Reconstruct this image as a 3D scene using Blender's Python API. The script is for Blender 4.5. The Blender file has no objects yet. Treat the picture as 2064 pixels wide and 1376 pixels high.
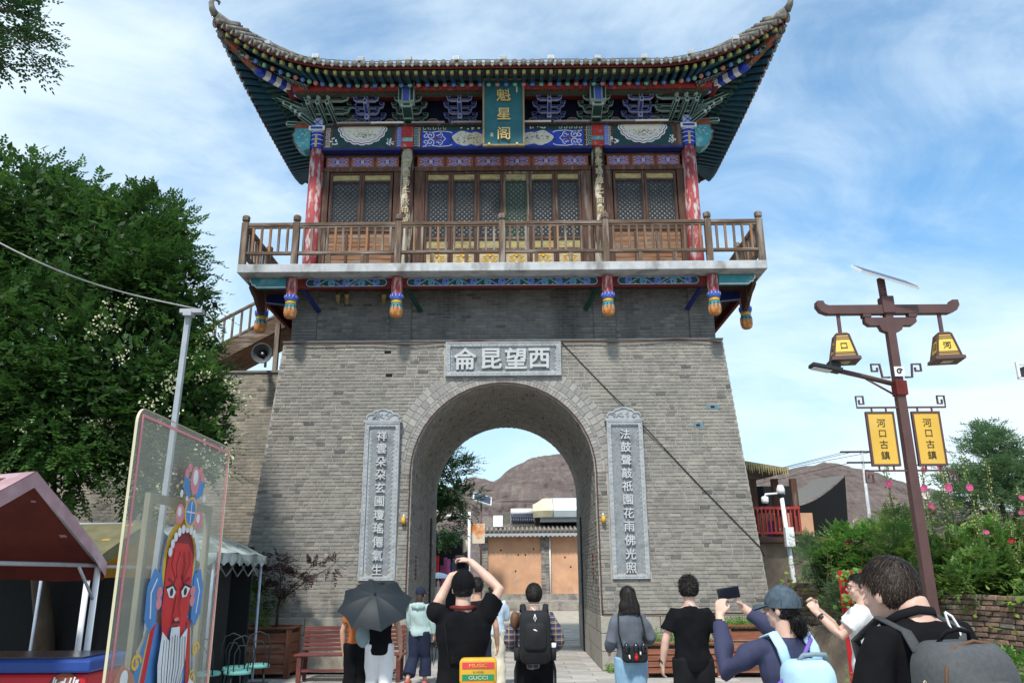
import bpy, math, random
import numpy as np
from mathutils import Vector, Matrix, noise
R = random.Random(11)
rad = math.radians
PI = math.pi
SC = bpy.context.scene
COL = SC.collection

# ------------------------------------------------------------------ camera
cam_d = bpy.data.cameras.new('camera'); cam = bpy.data.objects.new('camera', cam_d); COL.objects.link(cam)
cam_d.sensor_width = 36; cam_d.lens = 36 * 1605 / 2064; cam_d.clip_start = .05; cam_d.clip_end = 6000
cam.matrix_world = Matrix.Translation((.25, 0, 1.72)) @ Matrix.Rotation(rad(.2), 4, 'Z') @ Matrix.Rotation(rad(90 + 16.3), 4, 'X') @ Matrix.Rotation(rad(-.4), 4, 'Z')
SC.camera = cam

# ------------------------------------------------------------------ sky, sun, exposure
SUN_EL, SUN_AZ = 54, -13          # azimuth of the sun measured from -Y (behind the camera) towards -X (left)
wd = bpy.data.worlds.new('World'); SC.world = wd; wd.use_nodes = True
nt = wd.node_tree; nt.nodes.clear()
N = lambda t, tree=None: (tree or nt).nodes.new(t)
sky = N('ShaderNodeTexSky'); sky.sky_type = 'NISHITA'; sky.sun_disc = False
sky.sun_elevation = rad(SUN_EL); sky.sun_rotation = rad(180 - SUN_AZ); sky.altitude = 1500; sky.air_density = 1.0; sky.dust_density = .3; sky.ozone_density = 2.2
tc = N('ShaderNodeTexCoord')
sep = N('ShaderNodeSeparateXYZ'); nt.links.new(tc.outputs['Generated'], sep.inputs[0])
# project the direction on a flat cloud layer so that the wisps foreshorten towards the horizon
zc = N('ShaderNodeMath'); zc.operation = 'MAXIMUM'; nt.links.new(sep.outputs[2], zc.inputs[0]); zc.inputs[1].default_value = .0
za = N('ShaderNodeMath'); za.operation = 'ADD'; nt.links.new(zc.outputs[0], za.inputs[0]); za.inputs[1].default_value = .38
dv = N('ShaderNodeVectorMath'); dv.operation = 'DIVIDE'; nt.links.new(tc.outputs['Generated'], dv.inputs[0])
cb = N('ShaderNodeCombineXYZ'); [nt.links.new(za.outputs[0], cb.inputs[i]) for i in range(3)]; nt.links.new(cb.outputs[0], dv.inputs[1])
def wnoise(scale, detail, rough, dist, st, off):
    mp = N('ShaderNodeMapping'); mp.inputs['Scale'].default_value = st; mp.inputs['Location'].default_value = off; mp.inputs['Rotation'].default_value = (0, 0, rad(24))
    nt.links.new(dv.outputs[0], mp.inputs[0])
    n = N('ShaderNodeTexNoise'); n.inputs['Scale'].default_value = scale; n.inputs['Detail'].default_value = detail
    n.inputs['Roughness'].default_value = rough; n.inputs['Distortion'].default_value = dist
    nt.links.new(mp.outputs[0], n.inputs['Vector']); return n
CLOUD_OFF = (6.6, 8.2, .5)
n1 = wnoise(.9, 7, .52, .35, (.75, 1.1, 1), CLOUD_OFF)
n2 = wnoise(3.2, 10, .62, .6, (.8, 1.15, 1), (4.1, 2.2, 0))
mx = N('ShaderNodeMath'); mx.operation = 'MULTIPLY_ADD'; nt.links.new(n2.outputs[0], mx.inputs[0]); mx.inputs[1].default_value = .42; nt.links.new(n1.outputs[0], mx.inputs[2])
rp = N('ShaderNodeMapRange'); rp.interpolation_type = 'SMOOTHSTEP'; nt.links.new(mx.outputs[0], rp.inputs[0])
rp.inputs[1].default_value = .52; rp.inputs[2].default_value = .85; rp.inputs[3].default_value = .12; rp.inputs[4].default_value = .86
mixc = N('ShaderNodeMix'); mixc.data_type = 'RGBA'; nt.links.new(rp.outputs[0], mixc.inputs[0])
gam = N('ShaderNodeHueSaturation'); gam.inputs['Hue'].default_value = .488; gam.inputs['Saturation'].default_value = 1.32; gam.inputs['Value'].default_value = 1.1
nt.links.new(sky.outputs[0], gam.inputs['Color'])
hz = N('ShaderNodeMapRange'); nt.links.new(sep.outputs[2], hz.inputs[0]); hz.inputs[1].default_value = -.02; hz.inputs[2].default_value = .42; hz.inputs[3].default_value = .78; hz.inputs[4].default_value = 1
hm = N('ShaderNodeVectorMath'); hm.operation = 'SCALE'; nt.links.new(gam.outputs[0], hm.inputs[0]); nt.links.new(hz.outputs[0], hm.inputs['Scale'])
hf = N('ShaderNodeMapRange'); hf.interpolation_type = 'SMOOTHSTEP'; nt.links.new(sep.outputs[2], hf.inputs[0]); hf.inputs[1].default_value = .02; hf.inputs[2].default_value = .42; hf.inputs[3].default_value = .85; hf.inputs[4].default_value = 0
hx = N('ShaderNodeMix'); hx.data_type = 'RGBA'; nt.links.new(hf.outputs[0], hx.inputs[0]); nt.links.new(hm.outputs[0], hx.inputs[6]); hx.inputs[7].default_value = (3.15, 4.1, 4.75, 1)
nt.links.new(hx.outputs[2], mixc.inputs[6]); mixc.inputs[7].default_value = (4.5, 5.2, 5.6, 1)
bg = N('ShaderNodeBackground'); bg.inputs[1].default_value = .15; nt.links.new(mixc.outputs[2], bg.inputs[0])
wo = N('ShaderNodeOutputWorld'); nt.links.new(bg.outputs[0], wo.inputs[0])
sl = bpy.data.lights.new('sun', 'SUN'); sl.energy = 3.0; sl.angle = rad(6); sl.color = (1, .95, .87)
so = bpy.data.objects.new('sun', sl); COL.objects.link(so)
sd = Vector((math.sin(rad(SUN_AZ)) * math.cos(rad(SUN_EL)), -math.cos(rad(SUN_AZ)) * math.cos(rad(SUN_EL)), math.sin(rad(SUN_EL))))   # towards the sun
so.rotation_euler = sd.to_track_quat('Z', 'Y').to_euler()
vs = SC.view_settings; vs.view_transform = 'Standard'; vs.look = 'None'; vs.exposure = .6; vs.gamma = 1; vs.use_curve_mapping = False
SC.cycles.max_bounces = 7; SC.cycles.diffuse_bounces = 3; SC.cycles.glossy_bounces = 3; SC.cycles.transparent_max_bounces = 8; SC.cycles.transmission_bounces = 4

# ------------------------------------------------------------------ materials
MATS = {}
def mat(name, col, rough=.75, var=.2, scale=5, bump=.12, bscale=45, metal=0, col2=None, thr=.55, soft=.08, stretch=(1, 1, 1), s2=None, tone=False, spec=.3, sheen=0, alpha=None, trans=0, emit=None, sub=0, st2=None, world=False):
    m = bpy.data.materials.new(name); m.use_nodes = True; t = m.node_tree; b = t.nodes['Principled BSDF']
    L = t.links.new; n = lambda k: t.nodes.new(k)
    tcx = n('ShaderNodeTexCoord'); mp = n('ShaderNodeMapping'); mp.inputs['Scale'].default_value = stretch; L(n('ShaderNodeNewGeometry').outputs['Position'] if world else tcx.outputs['Object'], mp.inputs[0])
    def noi(s, d=5, src=mp): 
        q = n('ShaderNodeTexNoise'); q.inputs['Scale'].default_value = s; q.inputs['Detail'].default_value = d; q.inputs['Roughness'].default_value = .6
        L(src.outputs[0], q.inputs['Vector']); return q
    na = noi(scale)
    mr = n('ShaderNodeMapRange'); L(na.outputs[0], mr.inputs[0]); mr.inputs[1].default_value = .3; mr.inputs[2].default_value = .7; mr.inputs[3].default_value = 1 - var; mr.inputs[4].default_value = 1 + var
    base = n('ShaderNodeMix'); base.data_type = 'RGBA'; base.blend_type = 'MULTIPLY'; base.inputs[0].default_value = 1
    if tone:
        at = n('ShaderNodeAttribute'); at.attribute_name = 'tone'
        cr = n('ShaderNodeValToRGB'); cr.color_ramp.elements[0].color = (*tone[0][1], 1); cr.color_ramp.elements[0].position = tone[0][0]
        cr.color_ramp.elements[-1].color = (*tone[-1][1], 1); cr.color_ramp.elements[-1].position = tone[-1][0]
        for p, c in tone[1:-1]: e = cr.color_ramp.elements.new(p); e.color = (*c, 1)
        L(at.outputs['Fac'], cr.inputs[0]); L(cr.outputs[0], base.inputs[6])
    else: base.inputs[6].default_value = (*col, 1)
    L(mr.outputs[0], base.inputs[7]); out = base.outputs[2]
    if col2:
        mp2 = mp
        if st2: mp2 = n('ShaderNodeMapping'); mp2.inputs['Scale'].default_value = st2; L(n('ShaderNodeNewGeometry').outputs['Position'] if world else tcx.outputs['Object'], mp2.inputs[0])
        nb = noi(s2 or scale * .7, 8, mp2); r2 = n('ShaderNodeMapRange'); L(nb.outputs[0], r2.inputs[0]); r2.inputs[1].default_value = thr - soft; r2.inputs[2].default_value = thr + soft
        mm = n('ShaderNodeMix'); mm.data_type = 'RGBA'; L(r2.outputs[0], mm.inputs[0]); L(out, mm.inputs[6]); mm.inputs[7].default_value = (*col2, 1); out = mm.outputs[2]
    L(out, b.inputs['Base Color'])
    b.inputs['Roughness'].default_value = rough; b.inputs['Metallic'].default_value = metal; b.inputs['Specular IOR Level'].default_value = spec
    if sheen: b.inputs['Sheen Weight'].default_value = sheen
    if trans: b.inputs['Transmission Weight'].default_value = trans
    if alpha is not None: b.inputs['Alpha'].default_value = alpha
    if emit: b.inputs['Emission Color'].default_value = (*emit[0], 1); b.inputs['Emission Strength'].default_value = emit[1]
    if bump:
        nb2 = noi(bscale, 4); bp = n('ShaderNodeBump'); bp.inputs['Strength'].default_value = bump; bp.inputs['Distance'].default_value = .02; L(nb2.outputs[0], bp.inputs['Height']); L(bp.outputs[0], b.inputs['Normal'])
    if sub:   # thin leaf: some light passes through
        tr = n('ShaderNodeBsdfTranslucent'); L(out, tr.inputs[0]); ms = n('ShaderNodeMixShader'); ms.inputs[0].default_value = sub
        L(b.outputs[0], ms.inputs[1]); L(tr.outputs[0], ms.inputs[2]); L(ms.outputs[0], t.nodes['Material Output'].inputs[0])
    MATS[name] = m; return m

# ------------------------------------------------------------------ mesh helpers
ORG = {}
def link(o): COL.objects.link(o); return o
class MB:
    def __init__(s): s.v = []; s.f = []; s.m = []; s.t = []; s.s = []
    def add(s, vs, fs, m=0, t=.5, sm=False):
        b = len(s.v); s.v.extend([(p[0], p[1], p[2]) for p in vs])
        for f in fs: s.f.append([i + b for i in f]); s.m.append(m); s.t.append(t); s.s.append(sm)
    def bb(s, x0, x1, y0, y1, z0, z1, m=0, t=.5):
        s.add([(x0, y0, z0), (x1, y0, z0), (x1, y1, z0), (x0, y1, z0), (x0, y0, z1), (x1, y0, z1), (x1, y1, z1), (x0, y1, z1)],
              [(0, 3, 2, 1), (4, 5, 6, 7), (0, 1, 5, 4), (1, 2, 6, 5), (2, 3, 7, 6), (3, 0, 4, 7)], m, t)
    def box(s, c, d, m=0, t=.5, rot=None):
        h = [x / 2 for x in d]; ps = []
        for z in (-1, 1):
            for x, y in ((-1, -1), (1, -1), (1, 1), (-1, 1)):
                p = Vector((x * h[0], y * h[1], z * h[2])); p = (rot @ p) if rot else p; ps.append(p + Vector(c))
        s.add(ps, [(0, 3, 2, 1), (4, 5, 6, 7), (0, 1, 5, 4), (1, 2, 6, 5), (2, 3, 7, 6), (3, 0, 4, 7)], m, t)
    def bar(s, p, q, w, h=None, m=0, t=.5, up=(0, 0, 1)):
        p, q = Vector(p), Vector(q); d = q - p; l = d.length; d.normalize(); u = Vector(up)
        if abs(d.dot(u)) > .98: u = Vector((0, 1, 0))
        x = d.cross(u).normalized(); u = x.cross(d)
        s.box((p + q) / 2, (w, l, h or w), m, t, Matrix((x, d, u)).transposed())
    def tube(s, pts, r, n=8, m=0, t=.5, sm=True, cap=True, ry=None):
        pts = [Vector(p) for p in pts]; k = len(pts); rs = r if isinstance(r, (list, tuple)) else [r] * k
        rys = ry if isinstance(ry, (list, tuple)) else ([ry] * k if ry else rs)
        vs = []; u = None
        for i, p in enumerate(pts):
            d = (pts[min(i + 1, k - 1)] - pts[max(i - 1, 0)])
            d = d.normalized() if d.length > 1e-9 else Vector((0, 0, 1))
            if u is None: u = Vector((1, 0, 0)) if abs(d.x) < .8 else Vector((0, 1, 0))
            u = (u - d * d.dot(u)).normalized(); w = d.cross(u)
            for j in range(n):
                a = 2 * PI * j / n; vs.append(p + u * (math.cos(a) * rs[i]) + w * (math.sin(a) * rys[i]))
        fs = [(i * n + j, i * n + (j + 1) % n, (i + 1) * n + (j + 1) % n, (i + 1) * n + j) for i in range(k - 1) for j in range(n)]
        if cap: fs += [tuple(range(n - 1, -1, -1)), tuple(range((k - 1) * n, k * n))]
        s.add(vs, fs, m, t, sm)
    def lathe(s, prof, c=(0, 0, 0), n=16, m=0, t=.5, sm=True, flute=0, nf=8):
        vs = []; 
        for r, z in prof:
            for j in range(n):
                a = 2 * PI * j / n; rr = r * (1 - flute + flute * abs(math.cos(a * nf / 2))) if flute else r
                vs.append((c[0] + rr * math.cos(a), c[1] + rr * math.sin(a), c[2] + z))
        k = len(prof); fs = [(i * n + j, i * n + (j + 1) % n, (i + 1) * n + (j + 1) % n, (i + 1) * n + j) for i in range(k - 1) for j in range(n)]
        fs += [tuple(range(n - 1, -1, -1)), tuple(range((k - 1) * n, k * n))]
        s.add(vs, fs, m, t, sm)
    def ball(s, c, r, n=10, m=0, t=.5, rot=None):
        r = (r, r, r) if not isinstance(r, (tuple, list)) else r; vs = []; k = max(4, n // 2 + 1)
        for i in range(1, k):
            a = PI * i / k
            for j in range(n):
                b = 2 * PI * j / n; p = Vector((r[0] * math.sin(a) * math.cos(b), r[1] * math.sin(a) * math.sin(b), -r[2] * math.cos(a)))
                vs.append(Vector(c) + (rot @ p if rot else p))
        lo = Vector((0, 0, -r[2])); hi = -lo
        vs += [Vector(c) + (rot @ lo if rot else lo), Vector(c) + (rot @ hi if rot else hi)]; a, b = len(vs) - 2, len(vs) - 1
        fs = [(i * n + j, i * n + (j + 1) % n, (i + 1) * n + (j + 1) % n, (i + 1) * n + j) for i in range(k - 2) for j in range(n)]
        fs += [((j + 1) % n, j, a) for j in range(n)] + [((k - 2) * n + j, (k - 2) * n + (j + 1) % n, b) for j in range(n)]
        s.add(vs, fs, m, t, True)
    def prism(s, poly, y0, y1, m=0, t=.5, m_side=None):       # polygon in XZ, extruded from y0 (front) to y1
        n = len(poly); a = sum(poly[i][0] * poly[(i + 1) % n][1] - poly[(i + 1) % n][0] * poly[i][1] for i in range(n))
        if a < 0: poly = poly[::-1]
        vs = [(x, y0, z) for x, z in poly] + [(x, y1, z) for x, z in poly]
        s.add(vs, [tuple(range(n)), tuple(range(2 * n - 1, n - 1, -1))], m, t)
        s.add(vs, [(i, i + n, (i + 1) % n + n, (i + 1) % n) for i in range(n)], m if m_side is None else m_side, t)
    def ribbon(s, pts, w, y, m=0, d=.004):                    # raised painted or carved stroke in XZ, facing -Y
        k = len(pts); vs = []; ws = w if isinstance(w, (list, tuple)) else [w] * k
        for i, p in enumerate(pts):
            a, b = pts[max(i - 1, 0)], pts[min(i + 1, k - 1)]; dx, dz = b[0] - a[0], b[1] - a[1]; l = math.hypot(dx, dz) or 1
            nx, nz = -dz / l * ws[i] / 2, dx / l * ws[i] / 2
            vs += [(p[0] - nx, y, p[1] - nz), (p[0] + nx, y, p[1] + nz), (p[0] - nx, y + d, p[1] - nz), (p[0] + nx, y + d, p[1] + nz)]
        fs = []
        for i in range(k - 1):
            q = i * 4; fs += [(q, q + 4, q + 5, q + 1), (q, q + 2, q + 6, q + 4), (q + 1, q + 5, q + 7, q + 3)]
        s.add(vs, fs, m)
    def build(s, name, mats, parent=None, local=False, kind=None, label=None, bevel=0):
        me = bpy.data.meshes.new(name); off = Vector((0, 0, 0))
        o = bpy.data.objects.new(name, me); link(o)
        if parent is not None:
            o.parent = parent; off = ORG.get(parent.name, Vector((0, 0, 0))); ORG[o.name] = off
        v = s.v if local or parent is None else [(p[0] - off.x, p[1] - off.y, p[2] - off.z) for p in s.v]
        me.from_pydata(v, [], s.f)
        ms = mats if isinstance(mats, (list, tuple)) else [mats]
        for q in ms: me.materials.append(MATS[q] if isinstance(q, str) else q)
        n = len(s.f); me.polygons.foreach_set('material_index', s.m); me.polygons.foreach_set('use_smooth', s.s)
        if len(set(s.t)) > 1 or (s.t and s.t[0] != .5):
            a = me.attributes.new('tone', 'FLOAT', 'FACE'); a.data.foreach_set('value', s.t)
        me.update()
        if kind: o['kind'] = kind
        if label: o['label'] = label
        if bevel:
            b = o.modifiers.new('bevel', 'BEVEL'); b.width = bevel; b.segments = 2; b.limit_method = 'ANGLE'
        return o
def tag(o, label, cat, group=None, kind=None):
    o['label'] = label; o['category'] = cat
    if group: o['group'] = group
    if kind: o['kind'] = kind
    return o
def thing(name, label, cat, loc=(0, 0, 0), rz=0, group=None):
    o = bpy.data.objects.new(name, None); o.empty_display_size = .1; link(o); o.location = loc; o.rotation_euler = (0, 0, rz)
    ORG[o.name] = Vector(loc); return tag(o, label, cat, group)
def single(mb, name, mats, label, cat, group=None, **k): return tag(mb.build(name, mats, **k), label, cat, group)
def struct(mb, name, mats): o = mb.build(name, mats); o['kind'] = 'structure'; return o
def inst(src, parent, M=None):                              # another part sharing the mesh of src
    o = bpy.data.objects.new(src.name.split('.')[0], src.data); link(o); o.parent = parent; ORG[o.name] = ORG.get(parent.name, Vector())
    for md in src.modifiers:
        if md.type == 'BEVEL': b = o.modifiers.new('bevel', 'BEVEL'); b.width = md.width; b.segments = md.segments; b.limit_method = md.limit_method
    if M is not None: o.matrix_local = M
    return o
def dup(root, loc=None, rz=None, label=None, group=None):
    def rec(o, par):
        c = o.copy(); link(c)
        if par is not None: c.parent = par
        for k in o.children: rec(k, c)
        return c
    r = rec(root, None)
    if loc is not None: r.location = loc
    if rz is not None: r.rotation_euler[2] = rz
    if label: r['label'] = label
    if group: r['group'] = group
    return r
def glyph(ch, size, c, depth, name, m, parent, bold=0, w=None, M=None):
    cu = bpy.data.curves.new('glyph', 'FONT'); cu.body = ch; cu.extrude = depth / 2 / size; cu.resolution_u = 3; cu.size = 1
    o = bpy.data.objects.new('glyph', cu); link(o); dg = bpy.context.evaluated_depsgraph_get(); dg.update()
    me = bpy.data.meshes.new_from_object(o.evaluated_get(dg)); bpy.data.objects.remove(o); bpy.data.curves.remove(cu)
    n = len(me.vertices); co = np.empty(n * 3); me.vertices.foreach_get('co', co); co = co.reshape(-1, 3)
    if n == 0: return None
    lo, hi = co.min(0), co.max(0); mid = (lo + hi) / 2; co -= mid
    k = size; kx = k if w is None else w / (hi[0] - lo[0])
    out = np.stack([co[:, 0] * kx, -co[:, 2] * size, co[:, 1] * k], 1)
    if M is not None: out = out @ np.array(M.to_3x3()).T
    off = ORG.get(parent.name, Vector()) if parent is not None else Vector()
    out += np.array(c) - np.array(off); me.vertices.foreach_set('co', out.ravel()); me.update()
    if bold:        # heavier brush: overlapping copies, each a hair proud of the last
        sx_ = np.array(M.to_3x3() @ Vector((1, 0, 0))) if M is not None else np.array((1., 0, 0)); sz_ = np.array(M.to_3x3() @ Vector((0, 0, 1))) if M is not None else np.array((0., 0, 1))
        nv = len(out); fs0 = [tuple(p.vertices) for p in me.polygons]; vs_, fs_ = [], []
        for k, (a, b) in enumerate(((0, 0), (1, 0), (-1, 0), (0, 1), (0, -1), (.7, .7), (-.7, -.7), (.7, -.7), (-.7, .7))):
            vs_.append(out + sx_ * a * bold * size + sz_ * b * bold * size + np.array((0, -.0003 * k, 0))); fs_ += [tuple(i + k * nv for i in f) for f in fs0]
        bpy.data.meshes.remove(me); me = bpy.data.meshes.new(name); me.from_pydata([tuple(v) for v in np.concatenate(vs_)], [], fs_); me.update()
    me.materials.clear(); me.materials.append(MATS[m] if isinstance(m, str) else m); me.name = name
    ob = bpy.data.objects.new(name, me); link(ob)
    if parent is not None: ob.parent = parent; ORG[ob.name] = off
    return ob
def arc(cx, cz, r, a0, a1, n=12, rz=None): return [(cx + r * math.cos(rad(a0 + (a1 - a0) * i / n)), cz + (rz or r) * math.sin(rad(a0 + (a1 - a0) * i / n))) for i in range(n + 1)]
def spiral(cx, cz, r0, r1, a0, turns, n=20): return [(cx + (r0 + (r1 - r0) * i / n) * math.cos(rad(a0) + turns * 2 * PI * i / n), cz + (r0 + (r1 - r0) * i / n) * math.sin(rad(a0) + turns * 2 * PI * i / n)) for i in range(n + 1)]
def lerp(a, b, t): return a + (b - a) * t
def vl(a, b, t): return tuple(lerp(x, y, t) for x, y in zip(a, b))

# colours (real-world base colours)
BR = [(0, (.1, .097, .093)), (.18, (.18, .17, .156)), (.55, (.248, .233, .208)), (.85, (.31, .289, .248)), (1, (.39, .352, .285))]
mat('brick_grey', None, .9, .2, 7, .35, 70, tone=BR, world=True, col2=(.31, .292, .255), thr=.66, soft=.14, s2=1.4, st2=(1, 1, .45))
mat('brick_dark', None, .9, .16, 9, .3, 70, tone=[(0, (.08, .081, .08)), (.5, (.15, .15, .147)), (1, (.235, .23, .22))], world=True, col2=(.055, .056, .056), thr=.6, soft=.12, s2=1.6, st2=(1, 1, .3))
mat('brick_pale', None, .9, .14, 9, .25, 70, tone=[(0, (.2, .195, .185)), (.5, (.29, .28, .262)), (1, (.37, .355, .325))])
mat('brick_tan', None, .9, .25, 5, .3, 70, world=True, col2=(.2, .19, .17), thr=.6, soft=.12, s2=1.2, tone=[(0, (.13, .12, .105)), (.4, (.27, .245, .205)), (1, (.42, .375, .3))])
mat('brick_red', None, .92, .3, 12, .45, 60, tone=[(0, (.07, .055, .045)), (.35, (.17, .12, .09)), (.7, (.25, .16, .115)), (1, (.34, .29, .23))])
mat('mortar', (.34, .325, .295), .95, .3, 1.5, .3, 60)
mat('mortar_dark', (.19, .187, .18), .95, .2, 3, .3, 60)
mat('mortar_tan', (.36, .32, .26), .95, .25, 3, .3, 60)
mat('granite', (.36, .335, .29), .9, .32, 60, .5, 90, col2=(.25, .22, .18), thr=.6, s2=3)
mat('carved_stone', (.36, .385, .40), .85, .16, 12, .2, 80, col2=(.26, .275, .285), thr=.6, s2=4)
mat('carved_letter', (.47, .485, .495), .8, .1, 14, .15, 80)
mat('concrete', (.44, .455, .465), .85, .18, 4, .25, 50, col2=(.2, .195, .19), thr=.6, soft=.1, s2=2.6, st2=(1, 1, .35))
mat('paving', None, .9, .18, 3, .2, 60, tone=[(0, (.3, .285, .265)), (1, (.42, .4, .37))])
mat('paving_tan', None, .9, .18, 3, .2, 60, tone=[(0, (.37, .33, .27)), (1, (.48, .43, .35))])
mat('ground', (.3, .275, .24), .95, .2, 1.5, .3, 30)
W_ = dict(stretch=(1, 1, .12), scale=22, var=.42, bump=.5, bscale=60)
mat('old_wood', (.125, .085, .06), .85, col2=(.27, .235, .2), thr=.57, s2=9, **W_)
mat('old_wood_h', (.115, .076, .054), .85, .42, 22, .5, 60, col2=(.27, .23, .195), thr=.58, s2=9, stretch=(.12, 1, 1))
mat('orange_wood', (.25, .125, .06), .8, col2=(.25, .2, .16), thr=.6, s2=9, **W_)
mat('dark_wood', (.085, .044, .031), .8, col2=(.2, .165, .14), thr=.635, s2=7, **W_)
mat('dark_wood_h', (.08, .042, .031), .8, .4, 22, .4, 60, col2=(.22, .18, .15), thr=.63, s2=7, stretch=(.12, 1, 1))
mat('brown_wood_h', (.23, .11, .055), .8, .45, 18, .5, 60, col2=(.24, .19, .15), thr=.58, s2=8, stretch=(.1, 1, 1))
mat('peeling_column', (.06, .032, .024), .8, .3, 22, .4, 60, col2=(.44, .40, .31), thr=.515, soft=.04, s2=5, stretch=(1, 1, .15))
mat('red_column', (.30, .05, .055), .7, .3, 8, .2, 40, col2=(.46, .39, .38), thr=.56, soft=.05, s2=9, stretch=(1, 1, .3))
mat('red_paint', (.33, .035, .032), .65, .25, 8, .15, 40, col2=(.45, .33, .3), thr=.66, s2=9)
mat('dark_red', (.13, .018, .015), .75, .25, 8, .15, 40)
mat('rust_panel', (.25, .075, .045), .75, .25, 9, .15, 40)
mat('teal_paint', (.013, .066, .105), .6, .25, 7, .15, 40)
mat('teal_light', (.05, .27, .33), .6, .2, 4, .15, 40, col2=(.3, .42, .42), thr=.63, s2=4)
mat('teal_dark', (.012, .05, .058), .65, .2, 7, .15, 40)
mat('green_dark', (.014, .055, .045), .65, .2, 7, .12, 40)
mat('blue_dark', (.012, .022, .13), .65, .2, 7, .12, 40)
mat('blue', (.025, .055, .42), .6, .15, 9, .1, 40)
mat('blue_mid', (.07, .13, .5), .6, .15, 9, .1, 40)
mat('white_paint', (.68, .70, .72), .7, .12, 9, .1, 40)
mat('rim_blue', (.38, .43, .62), .7, .1, 9, .05, 40)
mat('rim_green', (.34, .45, .42), .7, .1, 9, .05, 40)
mat('cream', (.58, .52, .38), .75, .15, 9, .1, 40)
mat('picture_paper', (.62, .6, .52), .8, .1, 9, .05, 40, col2=(.3, .27, .2), thr=.68, soft=.05, s2=14)
mat('yellow_carving', (.6, .36, .05), .6, .2, 9, .2, 50)
mat('faded_yellow', (.33, .27, .12), .75, .35, 20, .3, 50, stretch=(.3, 1, 1), col2=(.2, .16, .1), thr=.6)
mat('skirt_cream', (.42, .34, .21), .75, .25, 9, .2, 50)
mat('gold', (.62, .43, .14), .45, .15, 9, .1, 40, spec=.5)
mat('gold_worn', (.52, .43, .22), .7, .3, 30, .1, 40, col2=(.36, .33, .26), thr=.5, s2=16, soft=.03)
mat('board_teal', (.012, .1, .125), .55, .15, 4, .06, 40)
mat('gilt_frame', (.24, .19, .11), .5, .2, 9, .1, 40)
mat('pumpkin', (.5, .2, .06), .55, .25, 9, .15, 40, col2=(.62, .38, .2), thr=.6, s2=7)
mat('pink_end', (.5, .21, .2), .6, .2, 9); mat('green_end', (.2, .42, .3), .6, .2, 9); mat('blue_end', (.1, .2, .55), .6, .2, 9)
mat('yellow_end', (.24, .25, .075), .6, .3, 30)
mat('tile', (.155, .146, .132), .88, .35, 9, .3, 50, col2=(.33, .3, .25), thr=.6, s2=6)
mat('lattice_wood_shade', (.03, .033, .036), .8, .2, 15, .2, 60)  # near-black: shadow between bar and pane is put into the bar colour
mat('lattice_green_shade', (.03, .055, .036), .8, .2, 15, .2, 60)  # green bars, darkened the same way for the shadow around them
mat('dusty_pane', (.40, .42, .44), .55, .15, 6, .05, 40)
mat('black_metal', (.02, .02, .022), .5, .1, 5, .02, spec=.4)
mat('grey_metal', (.36, .38, .4), .45, .1, 6, .03, metal=.4)
mat('white_metal', (.75, .76, .77), .45, .05, 6, .02)
mat('eave_board', (.03, .008, .006), .85, .2, 8, .1, 40)
mat('olive_band', (.1, .1, .07), .8, .5, 40, .3, 60, col2=(.035, .05, .04), thr=.52, s2=30)
mat('bracket_navy_board', (.008, .013, .045), .7, .2, 7, .1)  # navy-black colour of the plate behind the brackets
mat('bracket_blue', (.025, .042, .24), .65, .2, 7, .1, 40)
mat('cable_black', (.02, .02, .02), .6, .1, 5, 0)
mat('cable_brown', (.085, .04, .03), .7, .1, 5, 0)
mat('dark_hole', (.012, .012, .012), .95, 0, 5, 0)
# ================================================================== GROUND
g = MB(); g.bb(-900, 900, -60, 1500, -.6, -.035); struct(g, 'ground', 'ground')
g = MB(); g.bb(-14, 14, 21.9, 44.2, -.034, -.012); struct(g, 'plaza', 'paving_tan')
pv = bpy.data.objects.new('pavement', None); link(pv); pv['kind'] = 'structure'; ORG['pavement'] = Vector()
pb = [MB() for _ in range(6)]
for k, q in enumerate(pb):
    w, d = .795, .395
    q.add([(-w/2, -d/2, 0), (w/2, -d/2, 0), (w/2, d/2, 0), (-w/2, d/2, 0), (-w/2+.008, -d/2+.008, .012), (w/2-.008, -d/2+.008, .012), (w/2-.008, d/2-.008, .012), (-w/2+.008, d/2-.008, .012)],
          [(0, 1, 5, 4), (1, 2, 6, 5), (2, 3, 7, 6), (3, 0, 4, 7), (4, 5, 6, 7)], 0, .12 + k * .16)
pobs = [q.build('paving_slab', 'paving', pv) for q in pb]
k = 0; rest = MB()
for j in range(26):
    y = 12.6 + j * .4
    for i in range(-9, 10):
        x = i * .8 + (.4 if j % 2 else 0)
        if y > 15.6 and abs(x) > 2.05: continue
        z = -.013 + R.uniform(-.003, .003)
        if k < 292:
            o = pobs[k] if k < 6 else inst(pobs[R.randrange(6)], pv); o.location = (x, y, z); k += 1
        else: rest.bb(x-.397, x+.397, y-.197, y+.197, z-.02, z+.012, 0, R.random())
for j in range(31):
    y = 12.2 - j * .4
    for i in range(-9, 10): rest.bb(i*.8+(.4 if j % 2 else 0)-.397, i*.8+(.4 if j % 2 else 0)+.397, y-.197, y+.197, -.034, -.001+R.uniform(-.003, .003), 0, R.random())
for j in range(14):
    for i in range(-3, 4):
        y = 16.2 + j * .4 + 10.4 - 3.6; x = i * .8
        if y > 23: rest.bb(x-.397, x+.397, y-.197, y+.197, -.034, -.001, 0, R.random())
rest.build('laid_slabs', 'paving', pv, kind='stuff')

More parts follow.
